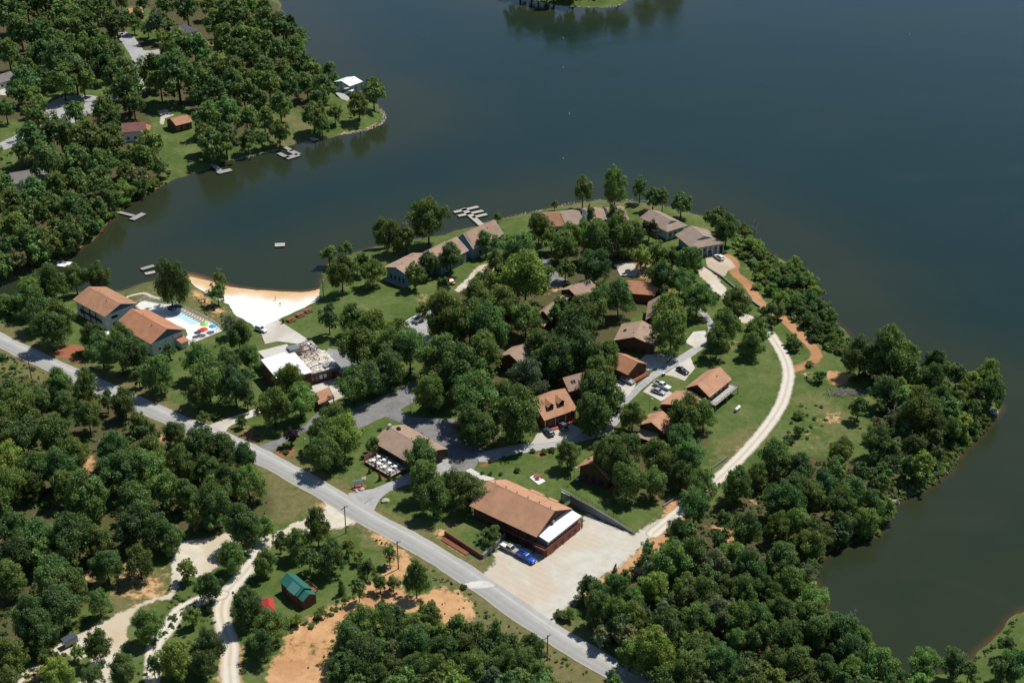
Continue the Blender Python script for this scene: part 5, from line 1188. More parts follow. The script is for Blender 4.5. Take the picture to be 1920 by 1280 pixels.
def condo(label, e0, e1, r, at, ze, lm, **k): return house('condominium', label, 'building', e0, e1, r, at, ze, 'blue_wall', 'pink', .6, group='stepped lakeside condominiums', lm=lm, **k)
k1, L, W, rs = condo('blue gabled condominium block at the lawn end of the stepped row', (764.5, 516.7), (817, 490), (742, 500.6), 0, 4.8, 'the blue condominium gable', opens=[('l', y, 1.8, .9, 1.8, 'window', 'grey_trim') for y in (-3, -1, 1, 3)] + [('f', x, 1.8, 1.5, 1.8) for x in (-4, 0, 4)], trim='white_trim')
deck(k1, -L / 2 - 1.4, -L / 2 + .55, -W / 2 + .8, W / 2 - .8, .4, 'wood_grey', 'white_trim', '', False)
k2, L, W, rs = condo('middle block of the stepped lakeside condominiums with pinkish grey roof', (827, 495), (878.5, 469), (851.7, 442.2), 1, 4.8, 'the middle condominium', opens=[('f', x, 1.8, 1.5, 1.8) for x in (-4, 0, 4)], W=11.5, trim='white_trim')
k3, L, W, rs = condo('condominium block nearest the finger dock with a tall shadowed blue gable', (887, 466), (944.6, 439.4), (868.6, 437.3), 0, 4.8, 'the condominium near the finger dock', opens=[('f', x, 1.8, 1.5, 1.8) for x in (-4, 0, 4)], trim='white_trim')
for i, (a, b_, lab, rf, lm) in enumerate((((1030, 426), (1060, 423), 'orange brown condominium roof by the lawn on the point', 'umber', 'the orange roofed point condominium'), ((1062, 424), (1098, 419), 'dull brown condominium roof in the middle of the point row', 'wornbrown', 'the dull brown point condominium'),
        ((1106, 418), (1140, 415), 'pale pinkish condominium roof behind bushy trees on the point', 'pink', 'the pale point condominium'), ((1146, 415), (1180, 412), 'pale roofed end condominium of the point row, mostly behind a tree', 'pink', 'the end point condominium'))):
    h_, L, W, rs = house('condominium', lab, 'building', a, b_, None, 0, 3.8, 'pale_blue', rf, .5, W=14, rise=2.4, group='condominiums on the point', lm=lm, opens=[('f', 0, 1.6, 2, 1.6)])

# --- green log cabin and the red pavilion across the road
green, L, W, rs = house('park_cabin', 'small log cabin with a dark green metal roof and pale lean-to panel', 'cabin', (524, 1090), (557, 1118), (533.7, 1073.7), 0, 3.2, 'log_wall', 'green_metal', .25, W=4.6, rise=1.5, lm='the green roofed log cabin', ridge_cap=True, opens=[('r', -.9, 1.5, .7, .9, 'window', 'white_trim'), ('r', .7, 1.5, .7, .9, 'window', 'white_trim'), ('f', 0, 1.6, .9, .9), ('f', -2.2, 1.1, .9, 1.9, 'door', 'dark_trim', 'dark_trim')])
b = MB(); sl = rs / (W / 2)
b.slab([(-.4, -W / 2 - .25, 3.2 - sl * .25 + .14), (3.0, -W / 2 - .25, 3.2 - sl * .25 + .14), (3.0, -W * .10, 3.2 + rs * .8 + .14), (-.4, -W * .10, 3.2 + rs * .8 + .14)], .1); b.build('roof_panel', M['pale_green_metal'], green)
b = MB()
for s in (-1, 1): b.slab([(L / 2 - .1, s * (W / 2 - .2), 2.75), (L / 2 + 2.1, s * (W / 2 - .2), 2.75), (L / 2 + 2.1, 0, 4.05), (L / 2 - .1, 0, 4.05)], .1)
b.build('porch_roof', M['green_metal'], green)
b = MB(); b.loft([[(L / 2 - .24, y, z) for y, z in ((-1.9, -.5), (1.9, -.5), (1.9, 2.75), (0, 3.9), (-1.9, 2.75))], [(L / 2 + 1.85, y, z) for y, z in ((-1.9, -.5), (1.9, -.5), (1.9, 2.75), (0, 3.9), (-1.9, 2.75))]]); pr = b.build('porch_wall', M['log_wall'], green)
for y in (-.85, .85):
    b = MB(); b.box(L / 2 + 1.83, L / 2 + 1.92, y - .35, y + .35, 1.1, 2.1); b.build('window', M['glass'], pr)
deck(green, -1.6, 2.6, W / 2 + .02, W / 2 + 2.1, .6, 'wood_new', 'wood_new', 'blr', False)
for x in (-.6, .9): 
    b = MB(); b.box(x - .3, x + .3, W / 2 + .7, W / 2 + 1.3, .6, 1.0); b.box(x - .3, x + .3, W / 2 + .62, W / 2 + .70, 1.0, 1.5)
    o = b.build('deck_chair', M['white_plastic'], None); x_, y_ = green.location.x, green.location.y; o.location = green.location; o.rotation_euler = green.rotation_euler; tag(o, 'white deck chair on the %s end of the green cabin porch' % ('log' if x < 0 else 'window'), 'chair', 'deck chairs at the green cabin')
red, L, W, rs = house('red_pavilion', 'steep bright red roofed hut half under the trees by the green cabin', 'hut', (488, 1150), (517, 1145), None, 0, 2.4, 'log_wall', 'red_metal', .3, W=5.4, rise=2.2, lm='the red roofed hut', hip=1.4)

# --- far shore village
for args in (('large_house', 'big dark grey hipped roof house between trees near the top of the far shore', 'house', (330, 67), (374, 58), None, 0, 4.0, 'white_wall', 'darkgrey', dict(W=14, rise=3.0, hip=4), 'the dark grey far house'),
    ('shed', 'small orange roofed shed beside a lawn on the far shore', 'shed', (384, 87), (401, 86), None, 0, 3.0, 'white_wall', 'tan', dict(W=6, rise=1.4), 'the small orange far shed'),
    ('bungalow', 'grey roofed bungalow with white posts by the looping street', 'house', (66, 158), (92, 145), None, 0, 3.4, 'white_wall', 'greyroof', dict(W=8, rise=1.8), 'the grey bungalow by the loop'),
    ('bungalow', 'grey bungalow roof at the picture edge above a tan driveway', 'house', (-6, 158), (34, 146), None, 0, 3.4, 'white_wall', 'greyroof', dict(W=11, rise=2.2), 'the edge bungalow'),
    ('house', 'maroon roofed white house half hidden by trees on the far shore', 'house', (229, 249), (275, 245), None, 0, 4.6, 'white_wall', 'maroon', dict(W=11, rise=2.4), 'the maroon roofed house'),
    ('house', 'brown roofed far house beside a curved pale driveway', 'house', (330, 236), (362, 228), None, 0, 3.4, 'brown_wall', 'brown', dict(W=10, rise=2.0), 'the brown far house'),
    ('house', 'low grey roofed house in trees near the inlet, far shore', 'house', (24, 346), (98, 334), None, 0, 4.0, 'white_wall', 'greyroof', dict(W=13, rise=2.6, hip=4), 'the grey roofed inlet house'),
    ('house', 'tan brown house among trees at the very top of the far shore', 'house', (244, 27), (270, 24), None, 0, 3.6, 'brown_wall', 'tan', dict(W=10, rise=2), 'the topmost tan house')):
    n_, lab, cat, e0, e1, r_, at, ze, wl, rf, kw, lm = args
    hh, L, W, rs = house(n_, lab, cat, e0, e1, r_, at, ze, wl, rf, .5, group='far shore houses', lm=lm, opens=[('f', x, 1.6, 1.3, 1.3) for x in (-3, 0, 3)] if n_ != 'shed' else [('f', 0, 1.2, 1, 2, 'door', 'white_trim', 'dark_trim')], **kw)

# --- restaurant under reconstruction
O = P(580.6, 721.2); A = P(633.75, 706.9); d = A - O; rz = math.atan2(d[1], d[0])
con = thing('construction_building', 'half demolished building with white metal roofs, torn flat roof and brick front', 'building', (O[0], O[1], Z0), rz)
landmark(570, 690, 'the half demolished building')
b = MB(); b.box(-10.4, -3.0, -2.4, 12.0, -1, 5.95); b.build('wall', M['brick'], con)
b = MB(); b.slab([(-10.9, -3.0, 5.95), (-2.75, -3.0, 6.5), (-2.75, 12.4, 6.5), (-10.9, 12.4, 5.95)], .25); b.build('roof', M['white_metal'], con)
b = MB(); b.box(-2.98, -.05, -2.2, 11.4, -1, 5.55); b.build('wall', M['brown_wall'], con)
b = MB(); b.slab([(-2.7, -2.7, 5.85), (.2, -2.7, 5.85), (.2, 11.8, 5.85), (-2.7, 11.8, 5.85)], .22); b.build('roof', M['white_metal'], con)
b = MB(); b.box(-8.6, .4, 12.45, 19.6, -1, 4.3); b.build('wall', M['white_wall'], con)
b = MB(); b.slab([(-9.0, 12.5, 5.2), (.8, 12.5, 5.2), (.8, 20.4, 4.5), (-9.0, 20.4, 4.5)], .22); b.build('roof', M['cream_metal'], con)
b = MB(); b.box(-.04, 10.0, 0, 11.6, -1, 3.7); b.build('wall', M['brick'], con)
b = MB(); b.box(.22, 10.3, -.5, 11.8, 3.71, 3.9); b.build('flat_roof', M['debris_pale'], con)
b = MB(); b.box(.22, 10.4, -.72, -.51, 3.2, 3.98); b.build('fascia', M['grey_trim'], con)
for i in range(4):
    x = .5 + i * 1.4; b = MB(); b.box(x, x + 1.2, -.10, .05, 1.0, 2.7); w_ = b.build('window', M['dark_trim'], con)
    b = MB(); b.box(x + .1, x + 1.1, -.14, .0, 1.1, 2.6); b.build('pane', M['glass' if i < 2 else 'white_plastic'], w_)
b = MB(); b.box(7.6, 8.7, -.12, .05, 0, 2.4); b.build('door', M['dark_trim'], con)
# stripped rafters and open back rooms
b = MB(); b.box(3.2, 9.2, 11.85, 20.4, 0, 3.1); b.build('back_wall', M['brown_wall'], con)
b = MB(); b.box(3.0, 9.5, 11.86, 20.8, 3.2, 3.35); b.build('back_roof', M['flatroof'], con)
for i in range(9):
    y = 9.0 + i * 1.0; b = MB(); b.box(.6, 7.0 + rng.uniform(-1.5, 1.5), y - .05, y + .05, 4.15 + rng.uniform(-.1, .25), 4.38 + rng.uniform(0, .25)); b.build('rafter', M['wood_new' if i % 3 else 'wood_red'], con)
for x in (.8, 4.0, 7.0):
    b = MB(); b.box(x - .08, x + .08, 8.8, 17.4, 3.9, 4.13); b.build('beam', M['wood_red'], con)
b = MB(); b.loft([[(-.6, 12.6, 4.3), (2.6, 12.6, 4.3), (2.6, 12.6, 6.4), (-.6, 12.6, 6.4)], [(-.6, 17.0, 4.0), (2.6, 17.0, 4.0), (2.6, 17.0, 5.6), (-.6, 17.0, 5.6)]]); b.build('vent_hood', M['steel'], con)
db = MB(); rr = random.Random(3)
for i in range(200):
    x, y = rr.uniform(.6, 9.9), rr.uniform(-.2, 11.4)
    if rr.random() < .35: x = rr.gauss(3.5, 1.8)
    if not .5 < x < 10: continue
    l, w = rr.uniform(.3, 2.0), rr.uniform(.06, .8); a = rr.uniform(0, 3.14); z = 3.92 + rr.uniform(0, .18)
    ca, sa = math.cos(a), math.sin(a); q = [(x + ca * sx * l - sa * sy * w, y + sa * sx * l + ca * sy * w, z + rr.uniform(-.02, .05)) for sx, sy in ((-.5, -.5), (.5, -.5), (.5, .5), (-.5, .5))]
    db.slab(q, .05, rr.choice([0, 0, 0, 1, 1, 1, 2, 3, 3, 4]))
for i in range(60):
    x, y = rr.uniform(3.2, 9.2), rr.uniform(12, 20.4); l, w = rr.uniform(.3, 2.0), rr.uniform(.06, .8); a = rr.uniform(0, 3.14); ca, sa = math.cos(a), math.sin(a)
    db.slab([(x + ca * sx * l - sa * sy * w, y + sa * sx * l + ca * sy * w, 3.42 + rr.uniform(0, .25)) for sx, sy in ((-.5, -.5), (.5, -.5), (.5, .5), (-.5, .5))], .05, rr.choice([0, 1, 3, 3, 4]))
o = db.build('roof_debris', [M['white_plastic'], M['debris_pale'], M['wood_new'], M['flatroof'], M['dark_trim']], None)
o.location = con.location; o.rotation_euler = con.rotation_euler; tag(o, 'scattered boards and torn sheets lying on the flat roof', 'debris', kind='stuff')
b = MB(); b.prism([(10.05, 1.0), (18, 2.6), (20.5, 12), (14.2, 18.5), (9.6, 13)], -.2, .12)
o = b.build('yard_slab', M['flatroof'], None); o.location = con.location; o.rotation_euler = con.rotation_euler; o['kind'] = 'structure'
# entrance walk and low brown porch in front
b = MB(); b.prism([(-1.8, -14.0), (6.8, -11.8), (9.8, -.4), (.0, -.4), (-.1, -3.2), (-2.4, -3.4)], -.2, .13); o = b.build('entrance_slab', M['concrete'], None); o.location = con.location; o.rotation_euler = con.rotation_euler; o['kind'] = 'structure'
b = MB(); b.slab([(-3.6, -16.0, 2.5), (2.2, -14.9, 2.5), (2.9, -9.2, 3.2), (-2.2, -10.4, 3.2)], .25); pr = b.build('porch_roof', M['brown'], con)
for x, y in ((-3.3, -15.6), (1.9, -14.6), (2.5, -9.6), (-2.0, -10.7)): post(pr, x, y, -.3, 2.4, .12, 'dark_trim')
b = MB(); b.box(-13.6, -11.6, -5.5, 1.5, 0, .7); b.build('loading_dock', M['kerb'], con)

# ---------------------------------------------------------------- vehicles
CARP = dict(
  sedan=dict(L=4.8, w=.92, body=[(-2.4, .55, .80, .80), (-2.3, .35, .92, .9), (-1.2, .30, .96, 1), (.9, .30, .95, 1), (1.9, .32, .82, .97), (2.3, .36, .70, .88), (2.4, .45, .60, .78)], cab=[(-1.75, .95), (-1.05, 1.42), (.15, 1.45), (1.05, .95)]),
  suv=dict(L=4.8, w=.95, body=[(-2.4, .6, .98, .84), (-2.32, .40, 1.08, .95), (-1.2, .36, 1.08, 1), (.9, .36, 1.06, 1), (1.9, .40, .98, .97), (2.32, .44, .84, .9), (2.4, .5, .7, .8)], cab=[(-2.25, 1.06), (-1.95, 1.72), (.15, 1.74), (1.0, 1.05)]),
  pickup=dict(L=5.9, w=1.0, body=[(-2.95, .6, .92, .92), (-2.9, .45, 1.0, 1), (-.75, .42, 1.0, 1), (.2, .42, 1.12, 1), (1.3, .42, 1.10, 1), (2.5, .46, 1.04, .98), (2.88, .5, .9, .92), (2.95, .55, .75, .84)], cab=[(-.95, 1.10), (-.75, 1.82), (.55, 1.84), (1.35, 1.10)]))

def car(label, cat, rear, front, kind, paint, group='parked vehicles', name=None, bedm='black'):
    a, b_ = P(*rear), P(*front); c = (a + b_) / 2; rz = math.atan2(b_[1] - a[1], b_[0] - a[0]); D = CARP[kind]; w = D['w']
    root = thing(name or {'sedan': 'parked_car', 'suv': 'parked_suv', 'pickup': 'pickup_truck'}[kind], label, cat, (c[0], c[1], Z0 + .06), rz, group)
    rings = []
    for x, zb, zt, k in D['body']:
        h = w * k; zm = zb + (zt - zb) * .55
        rings.append([(x, -h * .93, zb), (x, -h, zm), (x, -h * .97, zt - .08), (x, -h * .86, zt), (x, h * .86, zt), (x, h * .97, zt - .08), (x, h, zm), (x, h * .93, zb)])
    m = MB(); m.loft(rings); body = m.build('body', M[paint], root, True)
    (x0, z0), (x1, z1), (x2, z2), (x3, z3) = D['cab']; hb, ht = w * .90, w * .70
    m = MB(); m.loft([[(x0, -hb, z0 - .06), (x0, hb, z0 - .06), (x3, hb, z3 - .06), (x3, -hb, z3 - .06)], [(x1, -ht, z1 - .05), (x1, ht, z1 - .05), (x2, ht, z2 - .05), (x2, -ht, z2 - .05)], [(x1 + .12, -ht * .88, z1), (x1 + .12, ht * .88, z1), (x2 - .14, ht * .88, z2), (x2 - .14, -ht * .88, z2)]])
    m.build('cabin', M[paint], root)
    def lerp(p, q, t): return tuple(p[i] + (q[i] - p[i]) * t for i in range(3))
    def panel(nm, A, B, C, Dd, push, ks=(.10, .90), kt=(.12, .90)):
        cor = []
        for s, t in ((ks[0], kt[0]), (ks[1], kt[0]), (ks[1], kt[1]), (ks[0], kt[1])):
            p = lerp(lerp(A, B, s), lerp(Dd, C, s), t); cor.append((p[0] + push[0], p[1] + push[1], p[2] + push[2]))
        q = MB(); q.loft([cor, [(p[0] - push[0] * 2, p[1] - push[1] * 2, p[2] - push[2] * 2) for p in cor]]); q.build(nm, M['glass'], root)
    zb0, zb3 = z0 - .06, z3 - .06
    panel('windshield', (x3, -hb, zb3), (x3, hb, zb3), (x2, ht, z2 - .05), (x2, -ht, z2 - .05), (.02, 0, .02), (.06, .94), (.18, .96))
    panel('rear_window', (x0, hb, zb0), (x0, -hb, zb0), (x1, -ht, z1 - .05), (x1, ht, z1 - .05), (-.02, 0, .01), (.1, .9), (.3, .9))
    for s in (-1, 1):
        for k0, k1 in ((.10, .47), (.50, .86)):
            panel('side_window', (x0, s * hb, zb0), (x3, s * hb, zb3), (x2, s * ht, z2 - .05), (x1, s * ht, z1 - .05), (0, s * .015, .005), (k0, k1), (.22, .9))
    Lh = D['L'] / 2; r = .34 if kind == 'sedan' else .39
    for x in (-Lh * .60, Lh * .62):
        for s in (-1, 1):
            m = MB(); m.tube([(x, s * (w - .20), r), (x, s * (w + .01), r)], r, 14); wh = m.build('wheel', M['tyre'], root)
            m = MB(); m.tube([(x, s * (w - .02), r), (x, s * (w + .025), r)], r * .62, 10); m.build('rim', M['rim'], wh)
    zf = D['body'][-2][2]
    for s in (-1, 1):
        m = MB(); m.box(Lh - .14, Lh + .012, s * w * .68 - .16, s * w * .68 + .16, zf - .24, zf - .08); m.build('headlight', M['lamp_glass'], root)
        zr = D['body'][0][2]; m = MB(); m.box(-Lh - .012, -Lh + .12, s * w * .72 - .13, s * w * .72 + .13, zr - .25, zr - .05); m.build('tail_light', M['tail'], root)
    if kind == 'pickup':
        m = MB(); m.box(-2.88, -.98, -.80, .80, 1.004, 1.02); m.build('bed_liner', M[bedm], root)
        m = MB()
        for s in (-1, 1): m.box(-2.9, -.96, s * .90 - .09, s * .90 + .09, .98, 1.28)
        m.box(-2.95, -2.86, -.81, .81, .98, 1.27); m.build('bed_side', M[paint], root)
    return root

for k, c in dict(p_blue=(.01, .09, .55), p_silver=(.42, .43, .44), p_tan=(.42, .40, .36), p_slate=(.07, .09, .12), p_black=(.012, .014, .02), p_white=(.80, .80, .79), p_red=(.22, .02, .025), p_grey=(.13, .14, .16)).items():
    M[k] = mat_carpaint('paint_' + k[2:], c)
car('bright blue pickup truck on the white gravel below the lodge', 'truck', (971, 1040), (1002, 1057), 'pickup', 'p_blue')
car('silver tan pickup truck with a loaded bed beside the block wall', 'truck', (942, 1025), (971, 1040), 'pickup', 'p_tan', bedm='white_plastic')
car('slate grey suv in the open half of the two dormer cabin drive', 'car', (1036, 820), (1021, 806), 'suv', 'p_slate')
car('charcoal suv at the shaded edge of the two dormer cabin drive', 'car', (1061, 809), (1050, 795), 'suv', 'p_grey')
car('silver minivan parked alone on concrete below the steep rust roof', 'car', (1164, 711), (1189, 722), 'suv', 'p_silver')
car('black sedan parked alone on pale concrete beside the deck cabin', 'car', (1268, 691), (1291, 704), 'sedan', 'p_black')
car('white pickup truck parked next to a silver car by the lawn', 'truck', (1229, 721), (1254, 731), 'pickup', 'p_white')
car('silver white sedan parked next to a white pickup truck', 'car', (1222, 732), (1247, 741), 'sedan', 'p_silver')
car('white minivan alone on the pad below the tall post lake house', 'car', (1357, 491), (1339, 480), 'suv', 'p_white')
car('black sedan parked against the back of the restaurant', 'car', (780, 817), (803, 828), 'sedan', 'p_black')
car('white suv with dark windows at the corner of the beach', 'car', (481, 617), (499, 624), 'suv', 'p_white')
car('white pickup truck at the end of the short inner car park', 'truck', (778, 607), (796, 593), 'pickup', 'p_white')
car('dark red sedan on the cream drive behind the condominiums', 'car', (839, 526), (851, 534), 'sedan', 'p_red')
car('white sedan half hidden under trees beside the condominium wall', 'car', (819, 508), (833, 502), 'sedan', 'p_white')

a, b_ = P(122, 1213), P(142, 1203); c = (a + b_) / 2
tr = thing('cargo_trailer', 'dark box trailer parked on the cream track at the wood edge', 'trailer', (c[0], c[1], Z0 + .05), math.atan2(b_[1] - a[1], b_[0] - a[0]))
m = MB(); m.box(-1.7, 1.7, -.95, .95, .55, 2.1); m.build('body', M['p_grey'], tr, bevel=.06)
m = MB(); m.box(-1.72, 1.72, -.97, .97, 2.1, 2.16); m.build('roof', M['dark_fabric'], tr)
for s in (-1, 1): m = MB(); m.tube([(0, s * .86, .36), (0, s * 1.05, .36)], .36, 12); m.build('wheel', M['tyre'], tr)
m = MB(); m.tube([(1.7, .5, .5), (2.7, 0, .45)], .05, 6); m.tube([(1.7, -.5, .5), (2.7, 0, .45)], .05, 6); m.build('drawbar', M['steel'], tr)

# ---------------------------------------------------------------- poles and lamps
def on_ground(u, v): p = P(u, v); return (p[0], p[1], Z0)
ROADDIR = math.atan2(*(P(690, 971) - P(430, 828))[[1, 0]])
def pole(u, v, vtop, lab, light=False):
    p = P(u, v); d = ray(u, vtop); t = p[1] / d[1]; h = H + t * d[2] - Z0; h = max(5, min(13, h))
    if light:
        r = thing('street_lamp', lab, 'lamp', (p[0], p[1], Z0)); h = min(h, 7.5)
        m = MB(); m.tube([(0, 0, -.3), (0, 0, h)], [.075, .05], 8); m.build('pole', M['steel'], r)
        m = MB(); m.tube([(0, 0, h - .1), (.5, -.25, h + .15)], .035, 6); m.build('arm', M['steel'], r)
        m = MB(); m.box(.35, .95, -.42, -.12, h + .08, h + .22); m.build('lamp_head', M['white_trim'], r, bevel=.03)
    else:
        r = thing('utility_pole', lab, 'utility pole', (p[0], p[1], Z0), ROADDIR + math.pi / 2, 'utility poles')
        m = MB(); m.tube([(0, 0, -.5), (0, 0, h)], [.17, .11], 9); m.build('pole', M['pole_wood'], r)
        m = MB(); m.box(-1.2, 1.2, -.06, .06, h - .65, h - .5); ca = m.build('crossarm', M['pole_wood'], r)
        for x in (-1.1, -.45, .45, 1.1):
            m = MB(); m.cyl(x, 0, h - .5, h - .32, .05, 8); m.build('insulator', M['white_trim'], ca)
    return h
pole(59, 709, 664, 'wooden utility pole on the grass verge at the far left of the road')
pole(649, 999, 948, 'wooden utility pole at the mouth of the gravel fork')
pole(747, 1066, 1014, 'wooden utility pole beside a thin bare trunked tree')
pole(1026, 1236, 1190, 'wooden utility pole on the mown verge nearest the lower wood')
pole(571, 851, 822, 'pale street lamp pole by the purple tree', True)
pole(1232, 679, 648, 'tall lamp post on pale concrete by the shadowed gable cabin', True)
pole(1217, 778, 747, 'dark lamp post on the grass strip below two parked cars', True)
pole(770, 776, 747, 'lamp post on the small grass island of the car park', True)
pole(1076, 904, 890, 'short dark lamp post on the lawn beside the notched roof cabin', True)
pole(27, 270, 255, 'thin pole at the bend of the far left village street', True)

# ---------------------------------------------------------------- docks, raft, boathouse, buoys
def dock(name, lab, cat, base, quads, mat='wood_grey', z=.55, th=.22, group='docks'):
    p = PW(*base); root = thing(name, lab, cat, (p[0], p[1], 0), 0, group)
    for q in quads:
        pts = [(PW(u, v) - p) for u, v in q]
        m = MB(); ar = sum(pts[i][0] * pts[(i + 1) % len(pts)][1] - pts[(i + 1) % len(pts)][0] * pts[i][1] for i in range(len(pts)))
        if ar < 0: pts = pts[::-1]
        m.prism([(a_[0], a_[1]) for a_ in pts], z - th, z); dk = m.build('deck', M[mat], root)
        for a_ in pts: m = MB(); m.cyl(a_[0] * .97, a_[1] * .97, -1.0, z + .25, .09, 7); m.build('piling', M['pole_wood'], dk)
    return root
def strip(a, b, w):
    A, B = PW(*a), PW(*b); d = (B - A) / np.linalg.norm(B - A); n = np.array([-d[1], d[0], 0]) * w / 2
    return [PX(*(q[:2]), 0) for q in (A + n, B + n, B - n, A - n)]
dock('dock', 'narrow grey t shaped dock reaching out from the weedy far bank', 'dock', (214, 397), [strip((213, 397), (252, 407), 1.7), strip((247, 414), (270, 402), 2.6)])
dock('dock', 'grey u shaped dock with an open slip below the far lawn', 'dock', (535, 284), [strip((533, 277), (548, 285), 2.0), strip((523, 289), (540, 298), 2.2), strip((536, 299), (560, 292), 3.4), strip((543, 284), (560, 292), 3.0)])
dock('dock', 'small pale slab dock on the far bank near the tan tip', 'dock', (585, 262), [[(574, 256), (586, 266), (599, 264), (584, 258)]], 'raft')
dock('dock', 'grey corner dock below the far lawn under a dark tree', 'dock', (415, 318), [strip((397, 309), (413, 322), 2.2), strip((408, 326), (434, 320), 3.0)])
dock('dock', 'short grey dock at the left of the leaning shore tree', 'dock', (290, 505), [strip((265, 507), (289, 500), 2.0)])
dock('floating_platform', 'small pale floating platform beside the short grey dock', 'dock', (280, 514), [strip((272, 515), (291, 511), 1.9)], 'raft', .4)
dock('dock', 'white floating swim dock at the mouth of the narrow inlet', 'dock', (104, 492), [strip((101, 491), (114, 496), 1.6), strip((111, 496), (131, 498), 4.2)], 'white_plastic', .5)
dock('finger_dock', 'large pale finger dock with three cross arms off the condominium shore', 'dock', (902, 424), [strip((904, 425), (868, 393), 2.4), strip((851, 400), (897, 389.5), 1.9), strip((859, 407), (906, 397), 1.9), strip((886, 410), (913, 403.5), 1.9)], 'raft')
p = PW(525, 461); rt = thing('swim_raft', 'square pale swim raft floating alone in the bay', 'raft', (p[0], p[1], 0), .12)
m = MB(); m.box(-1.9, 1.9, -1.5, 1.5, .35, .55); m.build('deck', M['raft'], rt)
for x in (-1.4, 1.4): m = MB(); m.tube([(x, -1.4, .1), (x, 1.4, .1)], .28, 10); m.build('float', M['black'], rt)
m = MB(); m.tube([(1.92, -.2, -.4), (1.92, -.2, 1.1)], .03, 6); m.tube([(1.92, .2, -.4), (1.92, .2, 1.1)], .03, 6); m.build('ladder', M['steel'], rt)
for (u, v), lab in (((1056, 72), 'white buoy on the open lake closest to the top island'), ((1056, 127), 'white buoy on the open lake, second one out from the island'), ((1067, 215), 'tall white marker buoy in the middle of the open lake'), ((1056, 298), 'white buoy on the lake off the condominium point'), ((1705, 66), 'tiny white buoy alone on the upper right water')):
    p = PW(u, v); bo = thing('buoy', lab, 'buoy', (p[0], p[1], 0), 0, 'white lake buoys')
    tall = 'tall' in lab; bo.scale = (.55, .55, .55)
    m = MB(); m.tube([(0, 0, -.3), (0, 0, .1), (0, 0, .5), (0, 0, 1.9 if tall else .8), (0, 0, 2.1 if tall else .95)], [.3, .42, .42, .22 if tall else .3, .06], 12); m.build('body', M['white_plastic'], bo, True)
    m = MB(); m.cyl(0, 0, .16, .3, .435, 12); m.build('band', M['red_fabric'] if tall else M['dark_fabric'], bo)

E0_ = PW(656, 163)
bh, L, W, rs = house('boathouse', 'open boathouse with a bright white gable roof standing over the water', 'boathouse', (656, 162), (680.5, 153), None, 0, 3.6, 'white_wall', 'white_metal', .4, W=11, rise=1.5, lm='the white roofed boathouse')
for ch in list(bh.children):
    if ch.name.startswith('wall'): bpy.data.objects.remove(ch)
for x in (-L / 2 + .5, 0, L / 2 - .5):
    for y in (-W / 2 + .5, W / 2 - .5): post(bh, x, y, -3.2, 3.55, .13, 'dark_trim')
m = MB(); m.box(-L / 2 + .3, L / 2 - .3, W / 2 - 2.2, W / 2 - .3, -1.5, -1.3); m.box(-L / 2 - 6, -L / 2 + .29, -W / 2 + 1.0, -W / 2 + 2.8, -1.5, -1.3); m.box(-L / 2 + .3, L / 2 - .3, -W / 2 + .3, -W / 2 + 2.0, -1.5, -1.3); m.build('walkway', M['raft'], bh)
m = MB(); m.loft([[(-3.2, y, z) for y, z in ((-1.1, -1.5), (1.1, -1.5), (.7, -2.2), (-.7, -2.2))], [(1.5, y, z) for y, z in ((-1.1, -1.4), (1.1, -1.4), (.7, -2.2), (-.7, -2.2))], [(3.6, y, z) for y, z in ((-.15, -1.2), (.15, -1.2), (.1, -1.7), (-.1, -1.7))]])
bt = m.build('motor_boat', M['white_plastic']); bt.location = bh.location; bt.rotation_euler = bh.rotation_euler; tag(bt, 'white motor boat floating in the shade under the boathouse roof', 'boat')
sheet('terrace', [(629, 175), (640, 172), (656, 184), (652, 190), (640, 186)], M['raft'], .10, .05)

# ---------------------------------------------------------------- pool terrace
pw = sheet('pool_water', [(316, 584), (331, 578), (374, 604), (361, 610)], M['pool_water'], .152, .02)
def rel(o, c): return Vector((o[0] - c[0], o[1] - c[1], 0))
pts = [P(u, v) for u, v in [(255, 572), (272, 562.5), (300, 569), (327, 570), (397, 605), (416, 619), (346, 650)]]
fn = thing('pool_fence', 'white picket fence round the swimming pool terrace', 'fence', (pts[0][0], pts[0][1], Z0))
rb = MB(); base = pts[0]
for a, b_ in zip(pts[:-1], pts[1:]):
    a = a - base; b_ = b_ - base; L = np.linalg.norm(b_ - a); n = max(2, int(L / 2))
    for z in (.25, 1.35): rb.tube([(a[0], a[1], z), (b_[0], b_[1], z)], .045, 4)
    for i in range(n * 7):
        q = a + (b_ - a) * i / (n * 7); rb.tube([(q[0], q[1], .25), (q[0], q[1], 1.35)], .02, 4, cap=False)
    for i in range(n):
        q = a + (b_ - a) * i / n; m = MB(); m.box(q[0] - .06, q[0] + .06, q[1] - .06, q[1] + .06, -.2, 1.5); m.build('post', M['white_trim'], fn)
rb.build('railing', M['white_trim'], fn)

